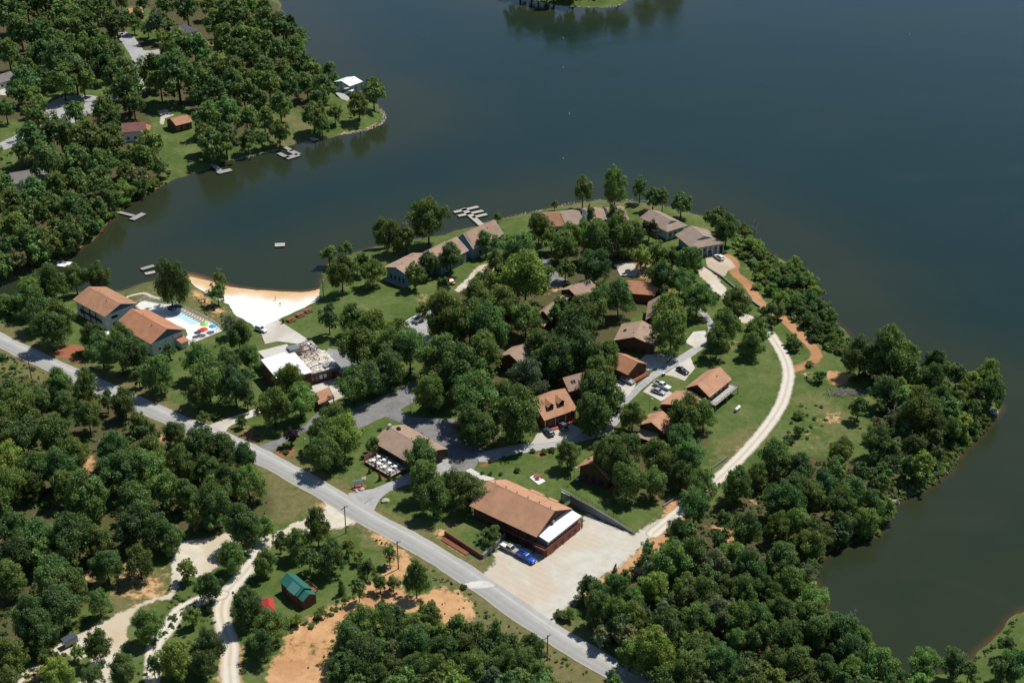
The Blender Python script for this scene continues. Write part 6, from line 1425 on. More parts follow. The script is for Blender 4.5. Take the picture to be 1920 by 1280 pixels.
proto = None
for i in range(9):
    t = i / 8; u, v = 343 + 38 * t, 584 + 20.5 * t; p = P(u, v)
    lab = 'tan sun lounger %s along the pool fence' % ('at the shady tree end of the row', 'second from the tree end', 'third from the tree end', 'fourth from the tree end', 'in the middle of the row', 'fourth from the umbrella end', 'third from the umbrella end', 'second from the umbrella end', 'at the umbrella end of the row')[i]
    if proto is None:
        proto = thing('sun_lounger', lab, 'sun lounger', (0, 0, 0), 0, 'sun loungers along the pool fence')
        m = MB(); m.box(-.95, .45, -.32, .32, .30, .38); m.build('seat', M['wicker'], proto)
        m = MB(); m.slab([(.45, -.32, .38), (.45, .32, .38), (1.0, .32, .80), (1.0, -.32, .80)], .07); m.build('backrest', M['wicker'], proto)
        for x in (-.85, .4):
            for s in (-.27, .27): post(proto, x, s, 0, .30, .03, 'white_trim', 'leg')
        o = proto
    else: o = copy_tree(proto)
    o['label'] = lab; o.location = (p[0], p[1], Z0 + .14); o.rotation_euler = (0, 0, math.radians(48))
def umbrella(u, v, r, m_, lab, h=2.6, closed=False):
    p = P(u, v); root = thing('patio_umbrella', lab, 'umbrella', (p[0], p[1], Z0 + .14), rng.uniform(0, 1), 'pool umbrellas')
    m = MB(); m.cyl(0, 0, 0, h, .035, 8); m.build('pole', M['white_trim'], root)
    m = MB(); n = 8; c_ = (0, 0, h + .05); rim_ = [(math.cos(2 * math.pi * k / n) * r, math.sin(2 * math.pi * k / n) * r, h - .62) for k in range(n)]
    for k in range(n): m.slab([rim_[k], rim_[(k + 1) % n], c_], .03)
    m.build('canopy', M[m_], root)
    m = MB(); m.cyl(0, 0, 0, .1, .3, 10); m.build('base', M['kerb'], root)
umbrella(384, 618, 1.5, 'lime_fabric', 'lime green patio umbrella behind the red one at the pool corner')
umbrella(383, 628, 1.5, 'red_fabric', 'red patio umbrella at the pool terrace corner')
umbrella(400, 622, 1.4, 'blue_fabric', 'bright blue patio umbrella nearest the pool gate')
umbrella(371, 631, 1.2, 'dark_fabric', 'small dark patio umbrella beside the red one', 2.0)
umbrella(329, 587, 2.6, 'dark_fabric', 'large dark patio umbrella at the back corner of the pool', 2.6)
p = P(185, 622); t_ = thing('garden_table', 'white garden table on the shaded terrace beside the brown roofed pool house', 'table', (p[0], p[1], Z0)); m = MB(); m.cyl(0, 0, .7, .76, 1.5, 18); m.build('table_top', M['white_plastic'], t_); m = MB(); m.cyl(0, 0, 0, .7, .2, 8); m.build('leg', M['white_plastic'], t_)
p = P(199, 628); t2 = copy_tree(t_); t2.location = (p[0], p[1], Z0); t2['label'] = 'white garden table nearer the gap between the two pool houses'; t_['group'] = t2['group'] = 'white garden tables'

# picnic tables on the beach lawn
proto = None
for (u, v, lab) in ((546, 601, 'red brown picnic table on the beach lawn nearest the boat ramp'), (563, 592, 'red brown picnic table in the middle of the three on the beach lawn'), (578, 584, 'red brown picnic table nearest the lake trees')):
    p = P(u, v)
    if proto is None:
        o = proto = thing('picnic_table', lab, 'picnic table', (0, 0, 0), 0, 'picnic tables on the beach lawn')
        m = MB(); m.box(-1.2, 1.2, -.5, .5, .72, .80); m.build('table_top', M['wood_red'], o)
        for s in (-1, 1):
            m = MB(); m.box(-1.2, 1.2, s * .85 - .16, s * .85 + .16, .42, .49); m.build('seat', M['wood_red'], o)
            m = MB(); m.box(s * .8 - .05, s * .8 + .05, -.9, .9, .34, .42); m.loft([[(s * .8 - .05, -.75, 0), (s * .8 + .05, -.75, 0), (s * .8 + .05, -.65, 0), (s * .8 - .05, -.65, 0)], [(s * .8 - .05, -.3, .72), (s * .8 + .05, -.3, .72), (s * .8 + .05, -.2, .72), (s * .8 - .05, -.2, .72)]]); m.loft([[(s * .8 - .05, .65, 0), (s * .8 + .05, .65, 0), (s * .8 + .05, .75, 0), (s * .8 - .05, .75, 0)], [(s * .8 - .05, .2, .72), (s * .8 + .05, .2, .72), (s * .8 + .05, .3, .72), (s * .8 - .05, .3, .72)]]); m.build('leg', M['wood_red'], o)
    else: o = copy_tree(proto)
    o['label'] = lab; o.location = (p[0], p[1], Z0); o.rotation_euler = (0, 0, .75 + rng.uniform(-.1, .1)); o.scale = (1.25, 1.25, 1.1)

# restaurant terrace: white tables, chairs and closed umbrellas
Lr, Wr = rest['dims'][0], rest['dims'][1]
ROWN = ('screen end', 'second from the screen end', 'middle', 'second from the steps', 'steps end')
tproto = cproto = None
for i in range(4):
    for j in range(2):
        x = -Lr / 2 + 5.0 + i * 2.35 + j * .4; y = -Wr / 2 - 1.6 - j * 2.3; X_, Y_ = rest_w(x, y)
        lab = 'white round terrace table, %s, %s row' % (('beside the wooden screen', 'second from the screen', 'third from the screen', 'last before the steps')[i], ('wall side', 'outer')[j])
        if tproto is None:
            tproto = thing('terrace_table', lab, 'table', (0, 0, 0), 0, 'white tables on the restaurant terrace')
            m = MB(); m.cyl(0, 0, .70, .75, .62, 16); m.build('table_top', M['white_plastic'], tproto); m = MB(); m.cyl(0, 0, .04, .70, .05, 8); m.cyl(0, 0, 0, .04, .28, 10); m.build('pedestal', M['white_plastic'], tproto)
            o = tproto
        else: o = copy_tree(tproto)
        o['label'] = lab; o.location = (X_, Y_, Z0 + .75)
        for k in range(3):
            a = 2 * math.pi * k / 3 + i + j; cl = 'white terrace chair drawn up to the table ' + lab.split('table, ')[1]
            if cproto is None:
                cproto = thing('terrace_chair', cl, 'chair', (0, 0, 0), 0, 'white chairs on the restaurant terrace')
                m = MB(); m.box(-.24, .24, -.24, .24, .42, .47); m.build('seat', M['white_plastic'], cproto); m = MB(); m.box(.20, .25, -.24, .24, .47, .92); m.build('backrest', M['white_plastic'], cproto)
                for sx in (-.2, .2):
                    for sy in (-.2, .2): post(cproto, sx, sy, 0, .42, .02, 'white_plastic', 'leg')
                o = cproto
            else: o = copy_tree(cproto)
            o['label'] = cl; o['group'] = 'white chairs at the table ' + lab.split('table, ')[1]
            o.location = (X_ + math.cos(a) * .95, Y_ + math.sin(a) * .95, Z0 + .75); o.rotation_euler = (0, 0, a)
X_, Y_ = rest_w(-Lr / 2 + 2.9, -Wr / 2 - 2.4)
sc = thing('wooden_screen', 'new wooden screen closing the garden end of the restaurant terrace', 'screen', (X_, Y_, Z0), rest.rotation_euler[2])
m = MB(); m.box(-.06, .06, -2.8, 2.8, .3, 2.3); m.build('panel', M['wood_new'], sc)
for y in (-2.7, 0, 2.7): post(sc, -.13, y, -.2, 2.4, .07, 'wood_new')

# sign, boulder, fire pit, tank
p = P(672, 913); sg = thing('roadside_sign', 'small grey roadside sign on a red mulch bed at the junction lawn', 'sign', (p[0], p[1], Z0), ROADDIR + .9)
m = MB(); m.box(-1.25, 1.25, -.08, .08, .9, 2.2); m.build('panel', M['pale_blue'], sg, bevel=.03)
m = MB(); m.box(-1.4, 1.4, -.16, .16, 2.2, 2.32); m.build('cap', M['steel'], sg)
for x in (-1.0, 1.0): post(sg, x, 0, -.2, .9, .1, 'dark_trim')
m = MB(); m.prism([(math.cos(a) * 2.1 + .2, math.sin(a) * 1.3 - .4) for a in np.linspace(0, 2 * math.pi, 14, False)], 0, .28); o = m.build('planter', M['mulch'], sg)
def boulder(u, v, s, lab, seed):
    g = random.Random(seed); p = P(u, v); bm = bmesh.new(); bmesh.ops.create_icosphere(bm, subdivisions=2, radius=1)
    for vv in bm.verts: vv.co *= g.uniform(.8, 1.15); vv.co.z = vv.co.z * .65 + .2
    me = bpy.data.meshes.new('boulder'); bm.to_mesh(me); bm.free(); me.materials.append(M['rock']); o = bpy.data.objects.new('boulder', me); COL.objects.link(o)
    o.location = (p[0], p[1], gz(p[0], p[1])); o.scale = (s, s * .75, s * .8); o.rotation_euler = (0, 0, g.uniform(0, 3)); tag(o, lab, 'boulder', 'pale boulders')
boulder(722, 940, 1.25, 'pale boulder on the grass at the entrance drive corner', 1)
boulder(679, 918, .8, 'pale rock at the front of the roadside sign bed', 2); boulder(669, 921, .7, 'smaller pale rock left in the roadside sign bed', 3)
boulder(1863, 764, 2.0, 'big pale rock on the bank below the tall lone shore tree', 4); boulder(682, 898, .9, 'cream rock by the restaurant garden bed', 5); boulder(695, 858, .8, 'cream rock under the bushy restaurant tree', 6)
boulder(410, 812, .5, 'small white stone marker where the office drive meets the road', 7); boulder(1156, 1217, .7, 'flat white slab of rock on the road verge by the lower wood', 8); boulder(1680, 930, 1.3, 'pale rocks at the weedy lake bank', 9)
rr = random.Random(4)
def rocks(line, n, lab):
    L_ = spline([PW(u, v) for u, v in line], 1.0); m = MB()
    for i in range(n):
        q = L_[rr.randrange(len(L_))]; s = rr.uniform(.12, .36); x, y = q[0] + rr.uniform(-.9, .9), q[1] + rr.uniform(-.9, .9); k = [rr.uniform(.7, 1.25) for _ in range(8)]
        m.loft([[(x + math.cos(a) * s * k[j], y + math.sin(a) * s * k[j], -.25) for j, a in enumerate(np.linspace(0, 6.28, 6, False))], [(x + math.cos(a) * s * .95 * k[j], y + math.sin(a) * s * .95 * k[j], s * .3) for j, a in enumerate(np.linspace(0, 6.28, 6, False))], [(x + math.cos(a) * s * .5, y + math.sin(a) * s * .5, s * rr.uniform(.5, .8)) for j, a in enumerate(np.linspace(0, 6.28, 6, False))]])
    o = m.build('shore_rocks', M['rock']); tag(o, lab, 'rocks', kind='stuff')
rocks([(650, 251), (690, 243), (716, 230), (721, 217), (712, 206)], 230, 'pale rocks lining the tip of the far shore')
rocks([(440, 300), (490, 288), (520, 281)], 110, 'pale rocks under the far bank trees')
rocks([(900, 421), (962, 405), (1022, 394), (1080, 380), (1180, 375), (1240, 383), (1290, 398)], 200, 'stones along the point shore')
rocks([(1000, 1), (1042, 10), (1080, 13), (1140, 14.5), (1162, 9)], 120, 'pale stones along the top island')
sheet('patio_slab', [(993, 895), (1006, 888), (1023, 902), (1010, 909)], M['pool_deck'], .12, .02)
p = P(1009, 896); fp = thing('picnic_table', 'dark round picnic table on a white slab in the lodge garden', 'picnic table', (p[0], p[1], Z0 + .12))
m = MB(); m.cyl(0, 0, .70, .78, .75, 16); m.build('table_top', M['wood_red'], fp); m = MB(); m.cyl(0, 0, 0, .70, .12, 8); m.build('leg', M['black'], fp)
for k in range(3):
    a = k * 2.09 + .4; m = MB(); m.loft([[(math.cos(a + t) * r_, math.sin(a + t) * r_, .44) for t, r_ in ((-.6, 1.05), (.6, 1.05), (.6, 1.5), (-.6, 1.5))], [(math.cos(a + t) * r_, math.sin(a + t) * r_, .5) for t, r_ in ((-.6, 1.05), (.6, 1.05), (.6, 1.5), (-.6, 1.5))]]); s_ = m.build('seat', M['wood_red'], fp)
    m = MB(); m.tube([(math.cos(a) * .1, math.sin(a) * .1, .2), (math.cos(a) * 1.25, math.sin(a) * 1.25, .42)], .05, 6); m.build('strut', M['black'], s_)
a, b_ = P(1377, 774), P(1388, 764); c = (a + b_) / 2
tk = thing('propane_tank', 'white propane tank lying on the mown grass below the deck cabin', 'tank', (c[0], c[1], Z0), math.atan2(b_[1] - a[1], b_[0] - a[0]))
m = MB(); m.tube([(-1.45, 0, .75), (-1.36, 0, .75), (-1.15, 0, .75), (1.15, 0, .75), (1.36, 0, .75), (1.45, 0, .75)], [.1, .36, .5, .5, .36, .1], 16); m.build('body', M['white_plastic'], tk, True)
for x in (-.8, .8): m = MB(); m.box(x - .12, x + .12, -.4, .4, 0, .35); m.build('leg', M['kerb'], tk)
m = MB(); m.cyl(0, 0, 1.22, 1.42, .2, 10); m.build('cap', M['white_plastic'], tk)
for (u, v, lab) in ((1244, 704, 'small white utility box on the grass between two concrete drives'), (1082, 903, 'small post box on the lodge lawn')):
    p = P(u, v); ub = thing('utility_box', lab, 'box', (p[0], p[1], Z0), .5); m = MB(); m.box(-.4, .4, -.35, .35, 0, .9); m.build('body', M['grey_trim'], ub, bevel=.04); m = MB(); m.box(-.42, .42, -.37, .37, .9, .96); m.build('lid', M['white_trim'], ub)

# ---------------------------------------------------------------- walls and banks round the lodge
def wallrun(pxs, hs, th, m_, name, lab, cat='wall', fence=None):
    pts = [P(u, v) for u, v in pxs]; base = pts[0]; root = thing(name, lab, cat, (base[0], base[1], Z0)); W_ = []
    m = MB(); rows = []
    for i, p in enumerate(pts):
        d = pts[min(i + 1, len(pts) - 1)] - pts[max(i - 1, 0)]; d = d / np.linalg.norm(d); n = np.array([-d[1], d[0], 0]) * th / 2; q = p - base
        rows.append([(q[0] - n[0], q[1] - n[1], -.6), (q[0] + n[0], q[1] + n[1], -.6), (q[0] + n[0], q[1] + n[1], hs[i]), (q[0] - n[0], q[1] - n[1], hs[i])]); W_.append((q, hs[i]))
    m.loft(rows); m.build('wall', M[m_], root)
    if fence:
        f = MB()
        for (a, ha), (b2, hb) in zip(W_[:-1], W_[1:]):
            n = max(2, int(np.linalg.norm(b2 - a) / .5))
            for z in (.15, 1.1): f.tube([(a[0], a[1], ha + z), (b2[0], b2[1], hb + z)], .03, 4)
            for i in range(n):
                q = a + (b2 - a) * i / n; hh = ha + (hb - ha) * i / n; f.tube([(q[0], q[1], hh - .02), (q[0], q[1], hh + 1.15)], .018 if i % 4 else .04, 4)
        f.build('railing', M[fence], root)
    return root, W_
wr, W_ = wallrun([(1070, 944), (1079, 950), (1110, 964), (1150, 982), (1189, 1000)], [3.1, 3.0, 2.6, 1.6, .3], .5, 'block', 'retaining_wall', 'long grey block retaining wall with black railing behind the lodge yard', fence='black')
landmark(1130, 972, 'the long grey retaining wall')
# grass bank held back by the wall
top = [(P(u, v), h) for (u, v), h in zip([(1070, 944), (1079, 950), (1110, 964), (1150, 982), (1189, 1000)], [3.0, 2.9, 2.5, 1.5, .2])]
gm = MB(); rows = []
for p, h in top:
    d = np.array([.62, .78, 0]); rows.append([p + d * .2 + np.array([0, 0, h]), p + d * (2.0) + np.array([0, 0, h * .98]), p + d * 5 + np.array([0, 0, h * .72]), p + d * 9 + np.array([0, 0, h * .34]), p + d * 14 + np.array([0, 0, .02])])
for r0, r1 in zip(rows[:-1], rows[1:]):
    for k in range(4): gm.poly([r0[k], r1[k], r1[k + 1], r0[k + 1]])
p0, h0 = top[0]; r0 = rows[0]; gm.poly([r0[0], r0[1], r0[2], r0[3], r0[4], (r0[0][0], r0[0][1], 0)])
o = gm.build('lawn_bank', M['ground'], smooth=False); o.location = (0, 0, 0); 
for v in o.data.vertices: v.co.z += (Z0 if v.co.z < 50 else 0) if False else 0
o['kind'] = 'structure'
p = P(1062, 936); st = thing('garden_stairs', 'grey garden stairs with white rails at the back corner of the lodge', 'stairs', (p[0], p[1], Z0), math.radians(-42))
m = MB()
for i in range(9): m.box(-.8, .8, i * .34 - 1.5, i * .34 - 1.16, -.2, 3.0 - i * .32)
m.build('step', M['kerb'], st)
for s in (-1, 1):
    m = MB(); m.tube([(s * .9, -1.5, 4.0), (s * .9, 1.6, 1.2)], .09, 6); m.tube([(s * .9, -1.5, 2.9), (s * .9, -1.5, 4.0)], .06, 6); m.tube([(s * .9, 1.6, -.1), (s * .9, 1.6, 1.2)], .06, 6); m.build('handrail', M['white_trim'], st)
# raised front lawn with block wall, brick edging and red planting bed
RL = [(836, 1002), (868, 987), (905, 972), (940, 972), (957, 991), (943, 1012), (906, 1046)]
rl = [P(u, v) for u, v in RL]
m = MB(); m.prism([(p[0], p[1]) for p in rl], Z0 - .3, Z0 + 1.15); o = m.build('raised_lawn', M['ground']); o['kind'] = 'structure'
wallrun([(957.5, 990), (944, 1012), (925, 1030), (905, 1047)], [1.55, 1.5, 1.4, 1.3], .5, 'block', 'retaining_wall', 'short stepped block wall beside the silver tan pickup')
wallrun([(834, 1002), (870, 1025), (904, 1047)], [1.35, 1.35, 1.3], .35, 'brick', 'garden_wall', 'low dark brick wall along the front of the raised lawn')
sheet('flower_bed', [(826, 1012), (838, 1004), (884, 1034), (874, 1041)], M['mulch'], .2, .08)
sheet('flower_bed', [(846, 985), (860, 980), (880, 992), (893, 983), (884, 980), (868, 986)], M['mulch'], .19, .08)
# track side walls
wallrun([(1243, 950), (1262, 938), (1280, 928)], [.5, .6, .5], .3, 'block', 'garden_wall', 'low pale wall along the orange bank of the gravel road')
wallrun([(1334, 880), (1350, 868), (1363, 858)], [.5, .5, .4], .3, 'block', 'garden_wall', 'low pale wall at the lower edge of the mown field')
wallrun([(1322, 500), (1354, 521), (1378, 541), (1402, 560), (1424, 576)], [.4, .7, .7, .7, .6], .45, 'block', 'retaining_wall', 'low block wall between gravel track and orange clay track')
wallrun([(756, 608), (768, 600), (780, 594)], [.5, .5, .5], .4, 'white_trim', 'garden_wall', 'low white kerb wall at the end of the inner car park')

# drift of yard stones: broken block and brush pile in the right hand field
m = MB(); p = P(1585, 737); g = random.Random(8)
for i in range(130):
    a = g.uniform(0, 3.14); x, y = g.gauss(0, 2.6), g.gauss(0, 1.0); L_ = g.uniform(.5, 1.8)
    m.tube([(x - math.cos(a) * L_, y - math.sin(a) * L_, g.uniform(.05, .5)), (x + math.cos(a) * L_, y + math.sin(a) * L_, g.uniform(.1, .8))], g.uniform(.03, .09), 5)
o = m.build('brush_pile', M['dead_bark']); o.location = (p[0], p[1], Z0); tag(o, 'grey pile of cut branches lying in the weedy field', 'brush pile')

# ---------------------------------------------------------------- landmarks for naming the vegetation
for u, v, s in ((350, 600, 'the swimming pool'), (490, 580, 'the white beach'), (885, 405, 'the large finger dock'), (525, 461, 'the bay swim raft'), (722, 940, 'the entrance corner boulder'), (672, 912, 'the roadside sign'), (1382, 768, 'the white propane tank'), (130, 1208, 'the dark box trailer'), (59, 700, 'the first roadside utility pole'),
        (649, 990, 'the gravel fork utility pole'), (747, 1060, 'the roadside pole by the yard'), (1026, 1230, 'the verge utility pole'), (770, 770, 'the car park lamp'), (1348, 485, 'the white van pad'), (1470, 700, 'the gravel road bend'), (1400, 850, 'the lower gravel road'), (1570, 710, 'the orange clay patch'), (1585, 737, 'the grey brush pile'), (1340, 980, 'the orange bank by the lodge track'),
        (370, 1040, 'the cream gravel clearing'), (280, 1100, 'the dry grass glade'), (170, 880, 'the bare patch in the wood'), (300, 840, 'the tan strip below the road'), (430, 1180, 'the gravel spur'), (60, 1260, 'the lower cream track'), (640, 1160, 'the orange clay field'), (830, 1140, 'the clay field corner'), (1060, 1150, 'the gravel yard mouth'), (1180, 1270, 'the lower end of the road'), (1860, 765, 'the big bank rock'),
        (1690, 930, 'the weedy bank rocks'), (1525, 1065, 'the inlet head'), (1700, 1250, 'the narrow water at the bottom'), (1850, 1200, 'the grassy right bank'), (1530, 668, 'the clay track loop'), (1420, 570, 'the clay track end'), (1008, 897, 'the white picnic slab'), (240, 405, 'the t shaped dock'), (115, 497, 'the white swim dock'), (280, 507, 'the short grey dock'), (100, 690, 'the left stretch of road'), (250, 750, 'the shaded stretch of road'),
        (340, 795, 'the sunny stretch of road'), (440, 780, 'the office drive'), (545, 820, 'the side drive'), (1290, 560, 'the top of the loop road'), (1145, 790, 'the loop road curve'), (1035, 510, 'the inner grey road'), (800, 590, 'the short inner car park'), (890, 515, 'the cream condominium drive'), (1175, 505, 'the pale concrete pad'), (60, 850, 'the deep left wood'), (1450, 1100, 'the deep lower right wood'), (1300, 1130, 'the wood by the verge'), (1600, 1000, 'the bank wood'), (760, 1230, 'the bottom thicket'), (1720, 780, 'the point wood'), (150, 1000, 'the lower left wood'), (140, 200, 'the looping village street'), (560, 150, 'the far wooded shore'), (1090, 5, 'the top island'), (300, 180, 'the far village trees')): landmark(u, v, s)

# ---------------------------------------------------------------- plant the trees
ORD = ['first', 'second', 'third', 'fourth', 'fifth', 'sixth', 'seventh', 'eighth', 'ninth', 'tenth', 'eleventh', 'twelfth', 'thirteenth', 'fourteenth', 'fifteenth', 'sixteenth', 'seventeenth', 'eighteenth', 'nineteenth', 'twentieth', 'twenty first', 'twenty second', 'twenty third', 'twenty fourth', 'twenty fifth', 'twenty sixth', 'twenty seventh', 'twenty eighth', 'twenty ninth', 'thirtieth']
def dedupe(lst, k):
    out = []
    for t in sorted(lst, key=lambda q: -q[2]):
        if all(math.hypot(t[0] - o[0], (t[1] - o[1]) * 1.3) > k * (t[2] + o[2]) * .5 for o in out): out.append(t)
    return out
SEEN = [(1020, 582), (1030, 573), (1018, 603), (1088, 547), (1100, 533), (950, 656), (955, 648), (930, 690), (1188, 530), (1206, 541), (1080, 716), (1228, 785), (1212, 822), (1250, 745), (1312, 742), (1088, 873), (1104, 863), (862, 527), (888, 507), (1035, 404), (1070, 404), (1118, 398), (1165, 398),
    (232, 1165), (215, 1200), (150, 1195), (100, 1215), (60, 1245), (280, 1130), (360, 1035), (392, 1025), (330, 1080), (350, 1130), (332, 1160), (450, 1065), (470, 1058), (430, 1092), (210, 1228), (150, 1245), (445, 1195), (165, 885), (300, 822), (20, 1130), (160, 1062), (260, 1100), (290, 1085), (240, 1210), (500, 1132), (505, 1140), (1340, 985), (1405, 940), (1300, 690), (1440, 565), (1395, 530), (1487, 612), (1515, 640), (1040, 512), (1030, 492)]
def open_view(lst):
    """keep what the photograph shows in the open from disappearing behind a crown placed too wide"""
    out = []
    for u, v, w, f in lst:
        k = min(math.hypot(u - a, (v - b) / 1.15) for a, b in SEEN) / (.56 * w)
        if k >= 1: out.append((u, v, w, f))
        elif k > .55: out.append((u, v, w * k, f))
    return out
ALL = open_view(dedupe(TREES, .36))
ALL.sort(key=lambda t: -t[2])
def is_cone(t): return 'c' in t[3]
def vis(t): return -40 < t[0] < 1960 and -30 < t[1] < 1320
ind = [t for t in ALL if not is_cone(t)]
INDIV = [t for t in ind[:300]]; NREST = len(ind) - 300; REST = ind[300:] + FAR_T + ISLE_T
CONES = [t for t in ALL if is_cone(t)] + [(u, v, w, 'c') for u, v, w in CEDARS]
SHR = open_view(dedupe(SHRUBS, .30))

PLANTS = []
# fill the closed woods: smaller trees standing between the ones picked out above
gq = np.random.default_rng(21); taken = [(t[0], t[1], t[2]) for t in INDIV + REST]
WOOD_FILL = [(WOODS[0][1], 15, 44), (WOODS[1][1], 60, 40), (WOODS[2][1], 30, 44), (WOODS[3][1], 150, 40), (WOODS[6][1], 25, 40)]
KEEP_OUT = CLEAR + [[(80, 170), (210, 170), (275, 150), (255, 60), (300, 90), (310, 110), (275, 115), (272, 170), (200, 205), (130, 245), (95, 225)], [(280, 180), (345, 190), (420, 310), (320, 345), (285, 240)], [(480, 215), (560, 205), (600, 260), (540, 285), (490, 280)], [(0, 225), (40, 225), (45, 260), (0, 300)], [(0, 285), (30, 280), (40, 320), (0, 320)], [(625, 160), (700, 190), (730, 240), (600, 265)], [(220, 210), (285, 210), (285, 270), (220, 262)], [(320, 190), (370, 190), (370, 250), (320, 250)], [(320, 20), (420, 20), (420, 100), (320, 80)], [(10, 300), (105, 300), (105, 350), (10, 350)],
    [(1290, 960), (1470, 830), (1640, 850), (1610, 950), (1400, 1020), (1300, 1010)], [(0, 640), (120, 700), (260, 770), (350, 825), (500, 895), (600, 950), (560, 980), (480, 900), (300, 840), (120, 740), (0, 690)], [(1250, 900), (1440, 780), (1460, 800), (1290, 960), (1180, 1080), (1040, 1160), (1180, 1290), (1080, 1290), (1000, 1180)]]
for pl, n, w0 in WOOD_FILL:
    pa = np.array(pl, float); lo, hi = pa.min(0), pa.max(0); cnt = 0
    for _ in range(n * 30):
        if cnt >= n: break
        u, v = gq.uniform(lo, hi); w = w0 * gq.uniform(.6, 1.15) * (pxm(v) / pxm(640 if lo[1] > 400 else 250)) ** .9
        if not inpoly(np.array([u]), np.array([v]), pa)[0] or any(math.hypot(u - a, v - b) < .7 * w for a, b in SEEN) or any(inpoly(np.array([u] * 3), np.array([v - w * .6, v, v + w * .6]), np.array(c, float)).any() for c in KEEP_OUT): continue
        if any(math.hypot(u - a, (v - b) * 1.25) < .40 * (w + c) * .5 * 1.25 for a, b, c in taken): continue
        taken.append((u, v, w)); REST.append((u, v, w, ['', 'b', 'd', 'g', ''][gq.integers(5)])); cnt += 1
    print('fill', cnt)
def plant(t, kind, i):
    u, v, w, f = t; tn = next((q for q in f if q in TONES), '')
    shape = 'tall' if 't' in f else kind; g = random.Random(i * 7 + int(u) * 3 + int(v))
    p, R, hc, kz = place(u, v, w, shape); z = gz(p[0], p[1])
    nm = dict(round='broadleaf_tree', tall='broadleaf_tree', cone='cedar_tree', bush='shrub')[shape]
    root = thing(nm, None, dict(broadleaf_tree='tree', cedar_tree='cedar', shrub='shrub')[nm], (p[0], p[1], z), g.uniform(0, 6.28))
    cr = bpy.data.objects.new('foliage' if shape == 'bush' else 'crown', CROWN[shape, g.randrange(NVAR[shape])]); COL.objects.link(cr); cr.parent = root
    cr.location = (0, 0, hc); s = R * 1.07; cr.scale = (s * g.uniform(.93, 1.08), s * g.uniform(.93, 1.08), s * kz * g.uniform(.92, 1.12)); cr.rotation_euler = (g.uniform(-.12, .12), g.uniform(-.12, .12), g.uniform(0, 6.28)); cr.color = tone_col(tn, i * 13 + 5)
    tk = bpy.data.objects.new('stem' if shape == 'bush' else 'trunk', TRUNK_BUSH if shape == 'bush' else TRUNK[g.randrange(5)]); COL.objects.link(tk); tk.parent = root
    sx = max(R * .95, .8) if shape != 'bush' else R * .8; tk.scale = (sx * 1.25, sx * 1.25, hc)
    bu, bv = PX(p[0], p[1], z)
    PLANTS.append((root, bu, bv, R, tn, shape, nm))
for i, t in enumerate(INDIV): plant(t, 'round', i)
for i, t in enumerate(CONES): plant(t, 'cone', 1000 + i)
for i, t in enumerate(SHR): plant(t, 'bush', 2000 + i)

# the rest of the woods, past the three hundred that show largest
P_, N_, S_, T_ = [], [], [], []; tb = MB()
for i, t in enumerate(REST):
    u, v, w, f = t; tn = next((q for q in f if q in TONES), ''); shape = 'tall' if 't' in f else 'round'; g = random.Random(i * 5 + 3)
    p, R, hc, kz = place(u, v, w, shape); z = gz(p[0], p[1]); c = np.array(tone_col(tn, i * 17 + 2)[:3])
    cp, cn, cs, ct = FAR_D[g.randrange(5)]; a = g.uniform(0, 6.28); ca, sa = math.cos(a), math.sin(a); R_ = np.array([[ca, -sa, 0], [sa, ca, 0], [0, 0, 1]])
    P_.append((cp @ R_.T) * np.array([R, R, R * (kz if i < NREST else kz * .95)]) * 1.04 + np.array([p[0], p[1], z + hc])); N_.append(cn @ R_.T); S_.append(cs * R); T_.append(ct * c)
    tb.tube([(p[0], p[1], z - .2), (p[0], p[1], z + hc)], [.07 * R, .03 * R], 6)
me = cards_mesh('far_woodland', np.concatenate(P_), np.concatenate(N_), np.concatenate(S_), np.concatenate(T_), M['leaf'])
o = bpy.data.objects.new('far_woodland', me); COL.objects.link(o); tag(o, 'crowded broadleaf trees of the far wooded shore and gaps in the woods', 'woodland', kind='stuff')
tr_ = tb.build('trunks', M['bark'], o)

# labels that single every plant out: by look, landmark, side and rank from it
def rel_of(u, v, lm):
    du, dv = u - lm[0], (v - lm[1]) * 1.7
    if abs(du) > abs(dv) * 1.3: return 'left of' if du < 0 else 'right of'
    return 'behind' if dv < 0 else 'in front of'
book = {}
for pl in PLANTS:
    root, u, v, R, tn, shape, nm = pl
    lm = min(LM, key=lambda q: math.hypot(u - q[0], (v - q[1]) * 1.7)); book.setdefault((nm, lm[2], rel_of(u, v, lm)), []).append((math.hypot(u - lm[0], (v - lm[1]) * 1.7), pl))
GROUP = dict(broadleaf_tree='broadleaf trees of the lake resort', cedar_tree='small dark cedars', shrub='shrubs and bushes')
for (nm, lmn, rl_), lst in book.items():
    lst.sort(key=lambda q: q[0])
    for k, (d_, (root, u, v, R, tn, shape, _)) in enumerate(lst):
        size = ('large' if R > 6.0 else '' if R > 4.4 else 'small') if nm == 'broadleaf_tree' else ('big' if R > 2.4 else 'small')
        look = TNAME[tn][0]; what = dict(round='tree', tall='narrow tree', cone='cedar', bush='bush')[shape]
        w_ = f'{size} {look} {what} {rl_} {lmn}' if len(lst) == 1 else f'{size} {look} {what} {rl_} {lmn}, {ORD[k]} one out'
        root['label'] = ' '.join(w_.split()).replace(' one out', ' out') if len(w_.split()) > 15 else ' '.join(w_.split()); root['group'] = GROUP[nm]

